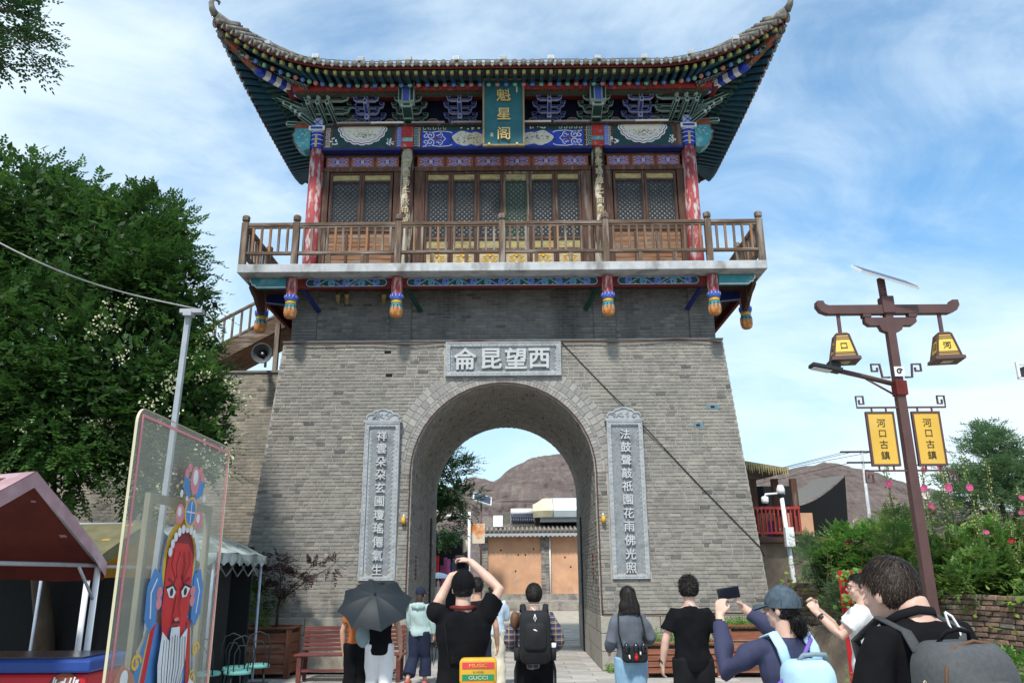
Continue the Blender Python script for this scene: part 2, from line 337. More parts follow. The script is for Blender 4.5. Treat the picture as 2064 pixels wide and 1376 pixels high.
# ================================================================== GATE TOWER
T = thing('gate_tower', 'tall grey brick gate tower with arched passage and painted wooden pavilion on top', 'gate tower', (0, 15.9, 0))
YB, AR, SP = 21.5, 1.84, 3.68                    # back face, arch radius, spring height
yf = lambda z: 15.9 + .046 * z
xw = lambda z: 5.17 - .081 * z
NA = 28
ap = [(AR * math.cos(PI * i / NA), SP + AR * math.sin(PI * i / NA)) for i in range(NA + 1)]   # right to left
def wall_block(z0, z1):
    m = MB()
    for back in (0, 1):
        Y = (lambda z: YB - .046 * z) if back else yf
        P = lambda x, z: (x, Y(z), z)
        vs, fs = [], []
        def q(a, b, c, d):
            i = len(vs); vs.extend([P(*a), P(*b), P(*c), P(*d)]); fs.append((i, i+1, i+2, i+3) if not back else (i+3, i+2, i+1, i))
        q((-xw(z0), z0), (-AR, z0), (-AR, SP), (-xw(SP), SP)); q((AR, z0), (xw(z0), z0), (xw(SP), SP), (AR, SP))
        for i in range(NA):
            a, b = ap[i], ap[i+1]
            tx = lambda p: (p[0] / AR) * xw(z1)
            q(b, a, (tx(a), z1), (tx(b), z1))
        q((AR, SP), (xw(SP), SP), (xw(z1), z1), (xw(z1), z1)) if 0 else None
        i = len(vs); vs.extend([P(AR, SP), P(xw(SP), SP), P(xw(z1), z1)]); fs.append((i, i+1, i+2) if not back else (i+2, i+1, i))
        i = len(vs); vs.extend([P(-AR, SP), P(-xw(SP), SP), P(-xw(z1), z1)]); fs.append((i+2, i+1, i) if not back else (i, i+1, i+2))
        m.add(vs, fs)
    prof = [(AR, z0)] + ap + [(-AR, z0)]
    for i in range(len(prof) - 1):
        a, b = prof[i], prof[i+1]; m.add([(a[0], yf(a[1]), a[1]), (b[0], yf(b[1]), b[1]), (b[0], YB - .046*b[1], b[1]), (a[0], YB - .046*a[1], a[1])], [(0, 1, 2, 3)], sm=False)
    for s in (-1, 1): m.add([(s*xw(z0), yf(z0), z0), (s*xw(z0), YB-.046*z0, z0), (s*xw(z1), YB-.046*z1, z1), (s*xw(z1), yf(z1), z1)], [(0, 1, 2, 3)])
    m.add([(-xw(z1), yf(z1), z1), (xw(z1), yf(z1), z1), (xw(z1), YB-.046*z1, z1), (-xw(z1), YB-.046*z1, z1)], [(0, 1, 2, 3)])
    return m
wall_block(0, 6.46).build('wall', 'mortar', T)

CH, BL = .0725, .215
def tone(): 
    t = min(1, max(0, R.gauss(.52, .125))); 
    return R.uniform(0, .2) if R.random() < .04 else t
def bricktop(m, x0, x1, z0, z1, Y, d, t, sh=.004):    # brick front with chamfer, Y(z) wall plane
    ya = Y(z0) - d; yb = Y(z1) - d
    m.add([(x0, Y(z0), z0), (x1, Y(z0), z0), (x1, Y(z1), z1), (x0, Y(z1), z1), (x0+sh, ya, z0+sh), (x1-sh, ya, z0+sh), (x1-sh, yb, z1-sh), (x0+sh, yb, z1-sh)],
          [(4, 5, 6, 7), (0, 1, 5, 4), (1, 2, 6, 5), (2, 3, 7, 6), (3, 0, 4, 7)], 0, t)
PLQ = [(-1.24, 1.24, 5.66, 6.44), (-2.81, -2.07, 1.6, 4.72), (2.07, 2.83, 1.6, 4.72)]
HOLES = [(-2.5, -2.36, 6.2, 6.275), (-2.45, -2.31, 5.69, 5.765)]
RO = 2.36
bricks = []
z = .972; row = 0
while z + CH < 6.47:
    x = -xw(z) - R.uniform(0, BL) * .5 + (BL / 2 if row % 2 else 0)
    while x < xw(z):
        L_ = BL * R.choice((1, 1, 1, 1.1, .9, 1.04, .52, .52)); x0, x1 = max(x, -xw(z + CH) + .002), min(x + L_, xw(z + CH) - .002)
        zz0, zz1 = z, z + CH
        if x1 - x0 > .05:
            cx, cz = (x0 + x1) / 2, z + CH / 2
            segs = [(x0, x1)]
            def cut(segs, a, b): 
                out = []
                for p, q in segs:
                    if q <= a or p >= b: out.append((p, q))
                    else:
                        if p < a - .03: out.append((p, a))
                        if q > b + .03: out.append((b, q))
                return out
            zm = z + CH / 2
            r_ = RO if zm > SP + .15 else AR
            if zm < SP + .15: segs = cut(segs, -AR - .001, AR + .001)
            elif zm < SP + RO: h = math.sqrt(max(0, RO * RO - (zm - SP) ** 2)); segs = cut(segs, -h - .003, h + .003)
            for p in PLQ + HOLES:
                if p[2] < zm < p[3]: segs = cut(segs, p[0], p[1])
            for a, b in segs: bricks.append((a + .005, b - .005, zz0 + .0055, zz1 - .0055, tone()))
        x += L_
    z += CH; row += 1
full = sorted([b for b in bricks if .18 < b[1] - b[0] < .24 and b[2] > 1.5 and b[4] > .2], key=lambda b: (b[0] - .25) ** 2 + (b[2] - 2.2) ** 2)[:262]
fset = set(full)
rest = MB()
for b in bricks:
    if b not in fset: bricktop(rest, *b[:4], yf, .011 + R.uniform(-.003, .005), b[4])
    elif 0: pass
protos = []
for k in range(14):
    q = MB(); w, h = .205, CH - .011; zf = lambda zz: .046 * zz
    bricktop(q, -w/2, w/2, -h/2, h/2, zf, .011 + (k % 5 - 2) * .0018, .22 + .6 * k / 13)
    protos.append(q)
pob = [None] * 14
for b in full:
    k = min(13, max(0, int((b[4] - .22) / .6 * 13)))
    if pob[k] is None: pob[k] = protos[k].build('brick', 'brick_grey', T, local=True); o = pob[k]
    else: o = inst(pob[k], T)
    cz = (b[2] + b[3]) / 2; o.location = Vector(((b[0] + b[1]) / 2, yf(cz), cz)) - ORG[T.name]; o.scale = ((b[1] - b[0]) / .205, 1, 1)
# side walls of the tower
for s in (-1, 1):
    z = .972; row = 0
    while z + CH < 6.47:
        y = yf(z) + (BL/2 if row % 2 else 0)
        while y < YB - .3:
            a, b = y + .005, min(y + BL - .005, YB - .3); za, zb = z + .0045, z + CH - .0045; d = .009; xa, xb = s * xw(za), s * xw(zb)
            rest.add([(xa, a, za), (xa, b, za), (xb, b, zb), (xb, a, zb), (xa+s*d, a+.004, za+.004), (xa+s*d, b-.004, za+.004), (xb+s*d, b-.004, zb-.004), (xb+s*d, a+.004, zb-.004)],
                     [(4, 5, 6, 7), (0, 1, 5, 4), (1, 2, 6, 5), (2, 3, 7, 6), (3, 0, 4, 7)], 0, tone()); y += BL
        z += CH; row += 1
# passage: jambs and vault, courses run along the depth
prof = []; 
zz = .972
while zz < SP - .001: prof.append((AR, zz, AR, min(zz + CH, SP))); zz += CH
nv = int(PI * AR / CH)
for i in range(nv):
    a, b = PI * i / nv, PI * (i + 1) / nv; prof.append((AR*math.cos(a), SP + AR*math.sin(a), AR*math.cos(b), SP + AR*math.sin(b)))
zz = SP
while zz > 1.0: prof.append((-AR, zz, -AR, max(zz - CH, .972))); zz -= CH
for i, (xa, za, xb, zb) in enumerate(prof):
    dx, dz = xb - xa, zb - za; l = math.hypot(dx, dz); nx, nz = -dz / l, dx / l; g_ = .0045 / l
    pa = (xa + dx * g_, za + dz * g_); pb_ = (xb - dx * g_, zb - dz * g_); y = yf(za) - (BL/2 if i % 2 else 0)
    while y < YB - .2:
        a, b = max(y + .005, yf(za)), min(y + BL - .005, YB - .25); d = .010 + R.uniform(-.004, .004)
        if b - a > .04:
            c = lambda p, e: (p[0] + nx * e, p[1] + nz * e)
            A0, B0, A1, B1 = pa, pb_, c(pa, d), c(pb_, d)
            rest.add([(A0[0], a, A0[1]), (B0[0], a, B0[1]), (B0[0], b, B0[1]), (A0[0], b, A0[1]), (A1[0], a+.004, A1[1]), (B1[0], a+.004, B1[1]), (B1[0], b-.004, B1[1]), (A1[0], b-.004, A1[1])],
                     [(4, 5, 6, 7), (0, 1, 5, 4), (1, 2, 6, 5), (2, 3, 7, 6), (3, 0, 4, 7)], 0, tone())
        y += BL
rest.build('brick_courses', 'brick_grey', T, kind='stuff')
# arch rings
ring = MB()
def vous(r0, r1, n, d):
    for i in range(n):
        a, b = PI * (i + .06) / n, PI * (i + .94) / n; y = lambda zz: yf(zz)
        P = lambda r, t, e: (r * math.cos(t), yf(SP + r * math.sin(t)) - e, SP + r * math.sin(t))
        r0_, r1_ = r0 + .004, r1 - .004
        ring.add([P(r0_, a, 0), P(r1_, a, 0), P(r1_, b, 0), P(r0_, b, 0), P(r0_, a, d), P(r1_, a, d), P(r1_, b, d), P(r0_, b, d)],
                 [(4, 5, 6, 7), (0, 1, 5, 4), (1, 2, 6, 5), (2, 3, 7, 6), (3, 0, 4, 7)], 0, R.uniform(.2, .8))
vous(AR + .002, 1.99, 84, .013); vous(1.99, 2.05, 26, .016); vous(2.05, 2.205, 46, .012); vous(2.205, RO, 52, .012)
ring.build('arch_ring', 'brick_pale', T, kind='stuff')
# putlog holes and blue patches
for h in HOLES: q = MB(); q.bb(h[0], h[1], yf(h[2]) - .002, yf(h[2]) + .004, h[2], h[3]); q.build('putlog_hole', 'dark_hole', T)
mat('blue_patch', (.11, .21, .27), .85, .3, 20, .2, 60)
for x, z_, w, h in ((4.32, 5.0, .26, .08), (3.99, 4.62, .2, .075)):
    q = MB(); q.bb(x - w/2, x + w/2, yf(z_) - .017, yf(z_) + .002, z_ - h/2, z_ + h/2, 0); q.bb(x - .05, x + .03, yf(z_) - .02, yf(z_) - .016, z_ - .02, z_ + .02, 1); q.build('paint_patch', ['blue_patch', 'dark_hole'], T)
# granite plinth: three courses of blocks
q = MB(); proto_b = {}
def block(x0, x1, y0, y1, z0, z1):
    q = MB(); e = .012; vs = []
    q.bb(x0 + .004, x1 - .004, y0, y1, z0 + .004, z1 - .004); q.build('stone_block', 'granite', T, bevel=.012)
for r_, (z0, z1) in enumerate(((0, .33), (.33, .65), (.65, .968))):
    for s in (-1, 1):
        e = [AR - .01 - .004, 2.55, 3.3, 4.2, 5.2] if r_ % 2 else [AR - .01 - .004, 2.95, 3.75, 4.65, 5.2]
        for i in range(4):
            a, b = sorted((s * e[i], s * e[i+1])); block(a, b, 15.845, 16.15, z0, z1)
        ey = [15.845, 17.1, 18.0, 19.1, 20.3, 21.5] if r_ % 2 else [15.845, 16.6, 17.6, 18.8, 19.9, 21.5]
        for i in range(5):
            y0 = ey[i] if i else 16.153
            if ey[i+1] > 16.2: a, b = sorted((s * (AR - .014), s * (AR + .25))); block(a, b, y0, ey[i+1], z0, z1)
# passage furniture: near-black boxes with the gate slots' shade as colour, vent grilles
for s in (-1, 1):
    q = MB(); a, b = sorted((s * (AR - .03), s * (AR + .05))); q.bb(a, b, 19.75, 20.05, .0, 3.05); q.build('gate_recess_box', 'dark_hole', T)
    q = MB(); a, b = sorted((s * (AR - .016), s * (AR + .05))); q.bb(a, b, 17.0, 17.12, 1.62, 2.12, 0)
    for k in range(6): a, b = sorted((s * (AR - .022), s * (AR))); q.bb(a, b, 16.99, 17.13, 1.64 + k * .085, 1.67 + k * .085, 1)
    q.build('vent_grille', ['red_paint', 'dark_hole'], T)

# ---------------------------------------------------------------- upper brick storey under the balcony
UY = 16.44
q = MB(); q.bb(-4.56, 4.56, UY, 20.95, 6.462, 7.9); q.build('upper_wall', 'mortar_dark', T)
ub = MB(); z = 6.47; row = 0
pil = [(-4.56, -4.03), (-2.45, -1.98), (1.96, 2.44), (4.03, 4.56)]
UYf = lambda zz: UY
while z + CH < 7.72:
    x = -4.56 - (BL/2 if row % 2 else 0)
    while x < 4.56:
        a, b = max(x + .005, -4.555), min(x + BL - .005, 4.555)
        if b - a > .04 and not any(p0 - .01 < (a + b) / 2 < p1 + .01 for p0, p1 in pil): bricktop(ub, a, b, z + .0045, z + CH - .0045, UYf, .009 + R.uniform(-.003, .003), tone())
        x += BL
    z += CH; row += 1
for p0, p1 in pil:
    ub.bb(p0, p1, UY - .05, UY, 6.468, 7.75, 0, .3)
    z = 6.47; row = 0
    while z + CH < 7.74:
        w = p1 - p0; cutx = p0 + w * (.62 if row % 2 else .38)
        for a, b in ((p0 + .002, cutx - .004), (cutx + .004, p1 - .002)): bricktop(ub, a, b, z + .005, z + CH - .005, lambda zz: UY - .05, .008, R.uniform(.5, .75))
        z += CH; row += 1
for s in (-1, 1):
    z = 6.47
    while z + CH < 7.74:
        y = UY + (.13 if int(z / CH) % 2 else 0)
        while y < 20.8: a, b = sorted((s * 4.56, s * 4.569)); ub.bb(a, b, y + .005, y + BL - .005, z + .004, z + CH - .004, 0, tone()); y += BL
        z += CH
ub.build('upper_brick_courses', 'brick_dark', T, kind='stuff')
q = MB(); q.bb(-4.66, 4.66, 16.16, 16.43, 6.462, 6.49); q.build('ledge_coping', 'brick_pale', T)

# ---------------------------------------------------------------- balcony slab, beams, pendants
q = MB(); q.bb(-5.46, 5.46, 15.3, 22.1, 7.715, 7.9); q.build('balcony_slab', 'concrete', T, bevel=.012)
q = MB(); q.bb(-4.4, 4.4, 15.70, 15.78, 7.5, 7.71); q.build('eave_beam', 'dark_red', T)
q = MB()
for s in (-1, 1): a, b = sorted((s * 5.3, s * 5.22)); q.bb(a, b, 16.7, 21.0, 7.5, 7.712)
for Yb in (16.65, 20.9): q.bb(-5.3, 5.3, Yb, Yb + .1, 7.5, 7.7, 1)
q.bb(-5.4, 5.4, 15.85, 22.0, 7.695, 7.713, 2)
q.build('floor_joists', ['dark_red', 'blue_dark', 'dark_wood'], T)
for s in (-1, 1):
    q = MB(); poly = [(s*4.52, 7.7), (s*5.28, 7.7), (s*5.28, 7.62), (s*5.24, 7.6), (s*5.24, 7.56), (s*5.17, 7.545), (s*5.15, 7.5), (s*4.52, 7.5)]
    q.prism(poly, 15.62, 15.72, 0)
    q.ribbon([(s*4.52, 7.505), (s*5.15, 7.505), (s*5.17, 7.55), (s*5.24, 7.565), (s*5.24, 7.605), (s*5.28, 7.625), (s*5.28, 7.69)], .024, 15.614, 1)
    q.build('bracket_board', ['teal_light', 'white_paint'], T)
    q = MB(); q.prism([(s*4.56, 7.7), (s*5.3, 7.7), (s*5.3, 7.5), (s*4.56, 7.42)], 16.6, 16.66, 0); q.ribbon([(s*4.56, 7.43), (s*5.25, 7.505)], .02, 16.594, 1); q.build('bracket_board', ['blue_dark', 'rim_blue'], T)
    # dark carved corner bracket running out to the side pendant
    q = MB(); vs = [(15.7, 7.7), (15.7, 7.52), (15.85, 7.46), (16.0, 7.42), (16.2, 7.3), (16.45, 7.2), (16.6, 7.2), (16.6, 7.7)]
    pts = [(s*5.24, y, z) for y, z in vs] + [(s*5.32, y, z) for y, z in vs]; n = len(vs)
    q.add(pts, [tuple(range(n)), tuple(range(2*n-1, n-1, -1))] + [(i, (i+1) % n, (i+1) % n + n, i + n) for i in range(n)]); q.build('corner_bracket', 'dark_wood', T)
    for px in (-4.4, -2.2, 2.2, 4.4):       # small slanted stays behind the pendants
        if px * s > 0: continue
        sg = 1 if px < 0 else -1; q = MB(); q.bar((px + sg*.12, 15.75, 7.62), (px + sg*.42, 16.36, 7.2), .09, .05); q.build('stay', 'blue_dark' if abs(px) > 3 else 'green_dark', T)
def pendant(x, y, s=1):
    p = bpy.data.objects.new('pendant_post', None); link(p); p.parent = T; p.location = Vector((x, y, 0)) - ORG[T.name]; ORG[p.name] = Vector((0, 0, 0))
    q = MB(); q.lathe([(.105, 7.25), (.112, 7.3), (.118, 7.36), (.118, 7.7)], n=8, sm=False); q.build('shaft', 'red_column', p, local=True)
    q = MB(); q.lathe([(.121, 7.2), (.13, 7.225), (.125, 7.27)], n=24)
    for j in range(12):
        a = 2*PI*j/12; c = (math.cos(a), math.sin(a)); q.box((.123*c[0], .123*c[1], 7.285), (.03, .05, .07), 0, .5, Matrix.Rotation(a, 3, 'Z')); q.box((.1265*c[0], .1265*c[1], 7.285), (.035, .012, .05), 1, .5, Matrix.Rotation(a, 3, 'Z'))
    q.build('petal_collar', ['blue_mid', 'rim_blue'], p, local=True)
    q = MB(); q.lathe([(.085, 7.12), (.112, 7.135), (.112, 7.165), (.095, 7.175), (.11, 7.19), (.105, 7.205)], n=20); q.build('ring', 'yellow_carving', p, local=True)
    q = MB(); q.lathe([(.105, 7.05), (.125, 7.08), (.1, 7.125)], n=24)
    for j in range(10):
        a = 2*PI*j/10; c = (math.cos(a), math.sin(a)); r_ = Matrix.Rotation(a, 3, 'Z')
        q.add([r_ @ Vector(v) for v in ((.119, -.038, 7.1), (.119, .038, 7.1), (.133, .02, 7.02), (.134, 0, 6.99), (.133, -.02, 7.02))], [(0, 1, 2, 3, 4)], 0)
        q.add([r_ @ Vector(v) for v in ((.124, -.02, 7.09), (.124, .02, 7.09), (.1375, 0, 7.02))], [(0, 1, 2)], 1)
    q.build('lotus_cap', ['teal_light', 'teal_dark'], p, local=True)
    q = MB(); q.lathe([(.02, 6.83), (.08, 6.836), (.118, 6.875), (.137, 6.945), (.134, 7.02), (.12, 7.07), (.1, 7.1)], n=48, flute=.16, nf=8); q.build('bud', 'pumpkin', p, local=True)
    return p
pp = pendant(-4.4, 15.65)
for x, y in ((-2.2, 15.65), (2.2, 15.65), (4.4, 15.65), (-5.33, 16.65), (5.33, 16.65)):
    c = dup(pp); c.location = Vector((x, y, 0)) - ORG[T.name]
# scrolled frieze boards under the slab
def scroll_board(x0, x1, z0, z1, y):
    q = MB(); h = (z1 - z0) / 2; zc_ = (z0 + z1) / 2
    q.prism(arc(x0 + h, zc_, h, 90, 270, 8) + arc(x1 - h, zc_, h, -90, 90, 8), y - .012, y + .04, 0)
    q.ribbon(arc(x0 + h, zc_, h - .006, 90, 270, 8) + arc(x1 - h, zc_, h - .006, -90, 90, 8) + [(x0 + h, z1 - .006)], .013, y - .018, 1)
    n = max(4, int((x1 - x0) / .3)); st = (x1 - x0 - 2*h) / n
    for i in range(n):
        cx = x0 + h + st * (i + .5); up = 1 if i % 2 else -1; c2 = 2 + (i // 1) % 2; mir = 1 if i < n / 2 else -1
        sp = spiral(cx, zc_ - up * .012, .078, .012, 90 * up, 1.45 * up * mir, 22)
        for w, mm, yy in ((.032, 1, y - .016), (.022, c2, y - .02)): q.ribbon(sp, w, yy, mm)
        wv = [(cx + mir*lerp(-.05, st*.8, t/10), zc_ + up * .07 * math.cos(PI * t / 10)) for t in range(11)]
        for w, mm, yy in ((.029, 1, y - .0155), (.02, 2 + (i + 1) % 2, y - .0195)): q.ribbon(wv, w, yy, mm)
        q.ball((cx + mir*st*.42, y - .02, zc_ + up * .065), (.02, .006, .02), 6, 4)
    return q.build('scroll_board', ['teal_dark', 'rim_blue', 'blue_mid', 'teal_light', 'yellow_carving'], T)
scroll_board(-4.12, -2.42, 7.53, 7.7, 15.69); scroll_board(-2.0, 2.0, 7.53, 7.7, 15.69); scroll_board(2.42, 4.12, 7.53, 7.7, 15.69)

# ---------------------------------------------------------------- balustrade
def post(x, y):
    q = MB(); q.bb(x-.065, x+.065, y-.065, y+.065, 7.9, 8.86); q.bb(x-.045, x+.045, y-.045, y+.045, 8.86, 8.9)
    q.lathe([(.062, 8.9), (.082, 8.915), (.085, 8.96), (.085, 9.0), (.06, 9.03)], (x, y, 0), 8, sm=False); return q.build('railing_post', 'old_wood', T, bevel=.006)
PX = [-5.4, -4.32, -2.17, 0, 2.17, 4.32, 5.4]
for x in PX: post(x, 15.4)
nb = 0
def balusters(p, q_, n):
    for i in range(n):
        t = (i + 1) / (n + 1); x, y = lerp(p[0], q_[0], t), lerp(p[1], q_[1], t); lean = R.uniform(-.006, .006)
        b = MB(); b.bar((x, y, 8.2), (x + lean, y, 8.82), .045, .045); b.build('baluster', R.choice(['orange_wood', 'old_wood', 'old_wood']), T)
for a, b in zip(PX, PX[1:]):
    q = MB(); q.bb(a+.066, b-.066, 15.36, 15.44, 8.78, 8.855); q.bb(a+.04, b-.04, 15.375, 15.425, 8.735, 8.775); q.build('top_rail', 'old_wood_h', T, bevel=.008)
    q = MB(); q.bb(a+.066, b-.066, 15.36, 15.44, 8.14, 8.205); q.build('bottom_rail', 'old_wood_h', T, bevel=.008)
    n = 5 if b - a < 1.2 else 12
    balusters((a, 15.4), (b, 15.4), n)
    if b - a > 1.2:
        for t in (.33, .66): x = lerp(a, b, t); q = MB(); q.bb(x-.04, x+.04, 15.37, 15.43, 7.9, 8.138); q.build('stub', 'old_wood', T)
for s in (-1, 1):
    YS = [15.4, 17.05, 18.7, 20.35, 22.0]
    for y in YS[1:]: post(s * 5.4, y)
    for a, b in zip(YS, YS[1:]):
        q = MB(); q.bb(s*5.4-.04, s*5.4+.04, a+.066, b-.066, 8.78, 8.855); q.build('top_rail', 'old_wood', T)
        q = MB(); q.bb(s*5.4-.04, s*5.4+.04, a+.066, b-.066, 8.14, 8.205); q.build('bottom_rail', 'old_wood', T)
        balusters((s*5.4, a), (s*5.4, b), 8)

# ---------------------------------------------------------------- pavilion: columns, walls, doors
FY = 17.05
def column(x, y, m, r=.17, z1=11.5):
    q = MB(); q.tube([(x, y, 7.9), (x, y, 8.8), (x, y, z1)], [r, r, r * .95], 24); return q.build('column', m, T)
for x in (-4.45, 4.45): column(x, FY, 'red_column'); column(x, 20.35, 'red_column')
for x in (-2.27, 2.27): column(x, FY, 'peeling_column', .16, 11.62); column(x, 20.35, 'red_column')
q = MB(); q.bb(-4.4, 4.4, 17.3, 20.2, 7.9, 12.9); q.build('inner_wall', 'dark_wood_h', T)
WY = 17.12
for s in (-1, 1):
    q = MB(); a, b = sorted((s*4.3, s*2.43)); q.bb(a, b, WY-.02, WY+.16, 7.9, 8.0); q.bb(a, b, WY-.05, WY+.16, 10.96, 11.06)
    q.bb(a, a+.16, WY-.03, WY+.15, 8.0, 10.955); q.bb(b-.16, b, WY-.03, WY+.15, 8.0, 10.955); q.build('door_frame', 'dark_wood', T)
    q = MB(); q.bb(a+.165, b-.165, WY+.03, WY+.16, 8.0, 9.52); 
    for k in range(14):
        z0 = 8.0 + k * .105; q.bb(a+.17, b-.17, WY+.012+R.uniform(0, .01), WY+.03, z0+.004, z0+.1)
    q.build('plank_wall', 'brown_wood_h', T)
    for xx in (.48, .98): q = MB(); x = a + .17 + xx; q.bb(x-.03, x+.03, WY-.01, WY+.03, 8.0, 9.4); q.build('stile', 'dark_wood', T)
    q = MB(); q.bb(a+.165, b-.165, WY-.02, WY+.08, 9.42, 9.53); q.build('window_sill', 'dark_wood_h', T)
def lattice_leaf(x0, x1, z0, z1, nm, green=False, red=False, door=False):
    p = bpy.data.objects.new(nm, None); link(p); p.parent = T; ORG[p.name] = ORG[T.name].copy()
    fw = .055; fm = 'red_paint' if red else ('lattice_green_shade' if green else 'old_wood')
    q = MB(); q.bb(x0, x0+fw, WY, WY+.07, z0, z1); q.bb(x1-fw, x1, WY, WY+.07, z0, z1)
    q.bb(x0+fw, x1-fw, WY, WY+.07, z1-.055, z1); q.bb(x0+fw, x1-fw, WY, WY+.07, z0, z0+.06); q.bb(x0+fw, x1-fw, WY+.005, WY+.07, z1-.245, z1-.2)
    lz0 = z0 + .06
    if door:
        lz0 = 9.27; q.bb(x0+fw, x1-fw, WY+.002, WY+.07, 9.2, 9.27); q.bb(x0+fw, x1-fw, WY+.002, WY+.07, 8.93, 8.99)
    q.build('frame', ['dark_wood' if not green and not red else ('old_wood' if not red else 'red_paint')], p, bevel=.006)
    q = MB(); q.bb(x0+fw+.005, x1-fw-.005, WY+.03, WY+.06, z1-.195, z1-.06); q.build('top_panel', 'faded_yellow', p)
    a, b, c, d = x0+fw+.012, x1-fw-.012, lz0+.012, z1-.25; w = .03  # bar width takes in the shadow line beside each bar
    q = MB(); q.bb(a-.011, a+.012, WY+.012, WY+.05, c-.01, d); q.bb(b-.012, b+.011, WY+.012, WY+.05, c-.01, d); q.bb(a, b, WY+.012, WY+.05, c-.011, c+.012); q.bb(a, b, WY+.012, WY+.05, d-.012, d)
    st = .116
    for sg in (1, -1):
        k = -60
        for k in range(-60, 60):
            c0 = (a + b) / 2 + k * st            # line z - c = sg*(x - c0)
            pts = []
            xa, xb = (c0, c0 + (d - c)) if sg == 1 else (c0 - (d - c), c0)
            lo, hi = max(a, xa), min(b, xb)
            if hi - lo > .02:
                za, zb = (c + (lo - c0), c + (hi - c0)) if sg == 1 else (c + (c0 - lo), c + (c0 - hi))
                q.bar((lo, WY+.028 - sg*.004, za), (hi, WY+.028 - sg*.004, zb), .016, w, up=(0, 1, 0)) if 0 else q.bar((lo, WY+.028 - sg*.004, za), (hi, WY+.028 - sg*.004, zb), w, .016, up=(0, 1, 0))
    q.build('lattice', 'lattice_green_shade' if green else 'lattice_wood_shade', p)
    q = MB(); q.bb(a, b, WY+.085, WY+.095, c, d); q.build('pane', 'dusty_pane', p)
    if door:
        q = MB(); q.bb(x0+fw+.004, x1-fw-.004, WY+.03, WY+.06, 8.995, 9.195); q.build('waist_panel', 'faded_yellow', p)
        q = MB(); q.bb(x0+fw+.004, x1-fw-.004, WY+.03, WY+.06, z0+.06, 8.925); q.build('skirt_panel', 'skirt_cream', p)
        q = MB(); cx = (x0 + x1) / 2
        for s in (-1, 1):
            for cz, r_ in ((8.72, .075), (8.5, .09), (8.3, .07)): 
                q.ribbon(spiral(cx + s*.1, cz, r_, .012, 200 if s > 0 else -20, s*1.3, 14), .022, WY+.018, 0, .012)
            q.ribbon([(cx + s*.0, 8.86), (cx + s*.05, 8.83), (cx+s*.1, 8.8), (cx+s*.17, 8.79)], .02, WY+.018, 0, .012)
            q.ribbon([(cx, 8.08), (cx+s*.08, 8.12), (cx+s*.17, 8.09)], .025, WY+.018, 0, .012)
        for cz, rr in ((8.8, .04), (8.62, .055), (8.4, .05)): q.ball((cx, WY+.025, cz), (rr, .02, rr), 8)
        q.build('carving', 'yellow_carving', p)
    return p
for s in (-1, 1):
    xs = [2.62, 3.36, 4.12] if s > 0 else [-4.12, -3.36, -2.62]
    for a, b in zip(xs, xs[1:]): lattice_leaf(a + .004, b - .004, 9.535, 10.955, 'window')
xs = [-1.85 + i * .6175 for i in range(7)]
for i, (a, b) in enumerate(zip(xs, xs[1:])): lattice_leaf(a + .004, b - .004, 7.96, 10.955, 'door_leaf', green=i in (3,), red=False, door=True)
q = MB(); q.bb(-2.1, 2.1, WY-.05, WY+.16, 10.96, 11.06); q.bb(-2.1, -1.855, WY-.03, WY+.15, 7.9, 10.955); q.bb(1.855, 2.1, WY-.03, WY+.15, 7.9, 10.955); q.build('door_frame', 'dark_wood', T)
q = MB(); q.bb(-4.3, 4.3, WY-.015, WY+.15, 11.062, 11.09); q.bb(-4.3, 4.3, WY, WY+.15, 11.37, 11.42); q.build('lintel', 'dark_wood_h', T)
# small painted panels above the doors
def painted_panel(x0, x1):
    q = MB(); z0, z1 = 11.095, 11.365; cx, cz = (x0+x1)/2, (z0+z1)/2; w = (x1 - x0) / 2
    q.bb(x0+.012, x1-.012, WY-.005, WY+.1, z0, z1, 0); y = WY-.009; k = w / .3
    for s in (-1, 1):
        for u in (-1, 1):
            pts = [(cx + s*.05*k, cz), (cx + s*.1*k, cz + u*.035), (cx + s*.15*k, cz + u*.04), (cx + s*.19*k, cz + u*.075), (cx + s*.235*k, cz + u*.07), (cx+s*.225*k, cz+u*.1)]
            q.ribbon(pts, .034, y, 1); q.ribbon(pts, .019, y-.003, 2)
            p2 = [(cx, cz + u*.03), (cx + s*.05*k, cz + u*.075), (cx + s*.1*k, cz + u*.095), (cx+s*.15*k, cz+u*.1)]
            q.ribbon(p2, .03, y, 1); q.ribbon(p2, .016, y-.003, 2)
        q.ball((cx + s*.06*k, y, cz), (.03, .004, .03), 8, 3); q.ball((cx + s*.21*k, y, cz), (.022, .004, .018), 6, 1)
    q.ball((cx, y-.002, cz), (.045, .005, .045), 10, 1); q.ball((cx, y-.006, cz), (.025, .004, .025), 8, 4)
    return q.build('painted_panel', ['rust_panel', 'rim_blue', 'blue_mid', 'green_dark', 'pink_end'], T)
for x0, x1, n in ((-4.26, -2.47, 3), (-2.07, 2.07, 6), (2.47, 4.26, 3)):
    w = (x1 - x0) / n
    for i in range(n): painted_panel(x0 + i*w + .012, x0 + (i+1)*w - .012)
    for i in range(1, n): q = MB(); x = x0 + i*w; q.bb(x-.022, x+.022, WY-.012, WY+.1, 11.092, 11.368); q.build('muntin', 'dark_wood', T)
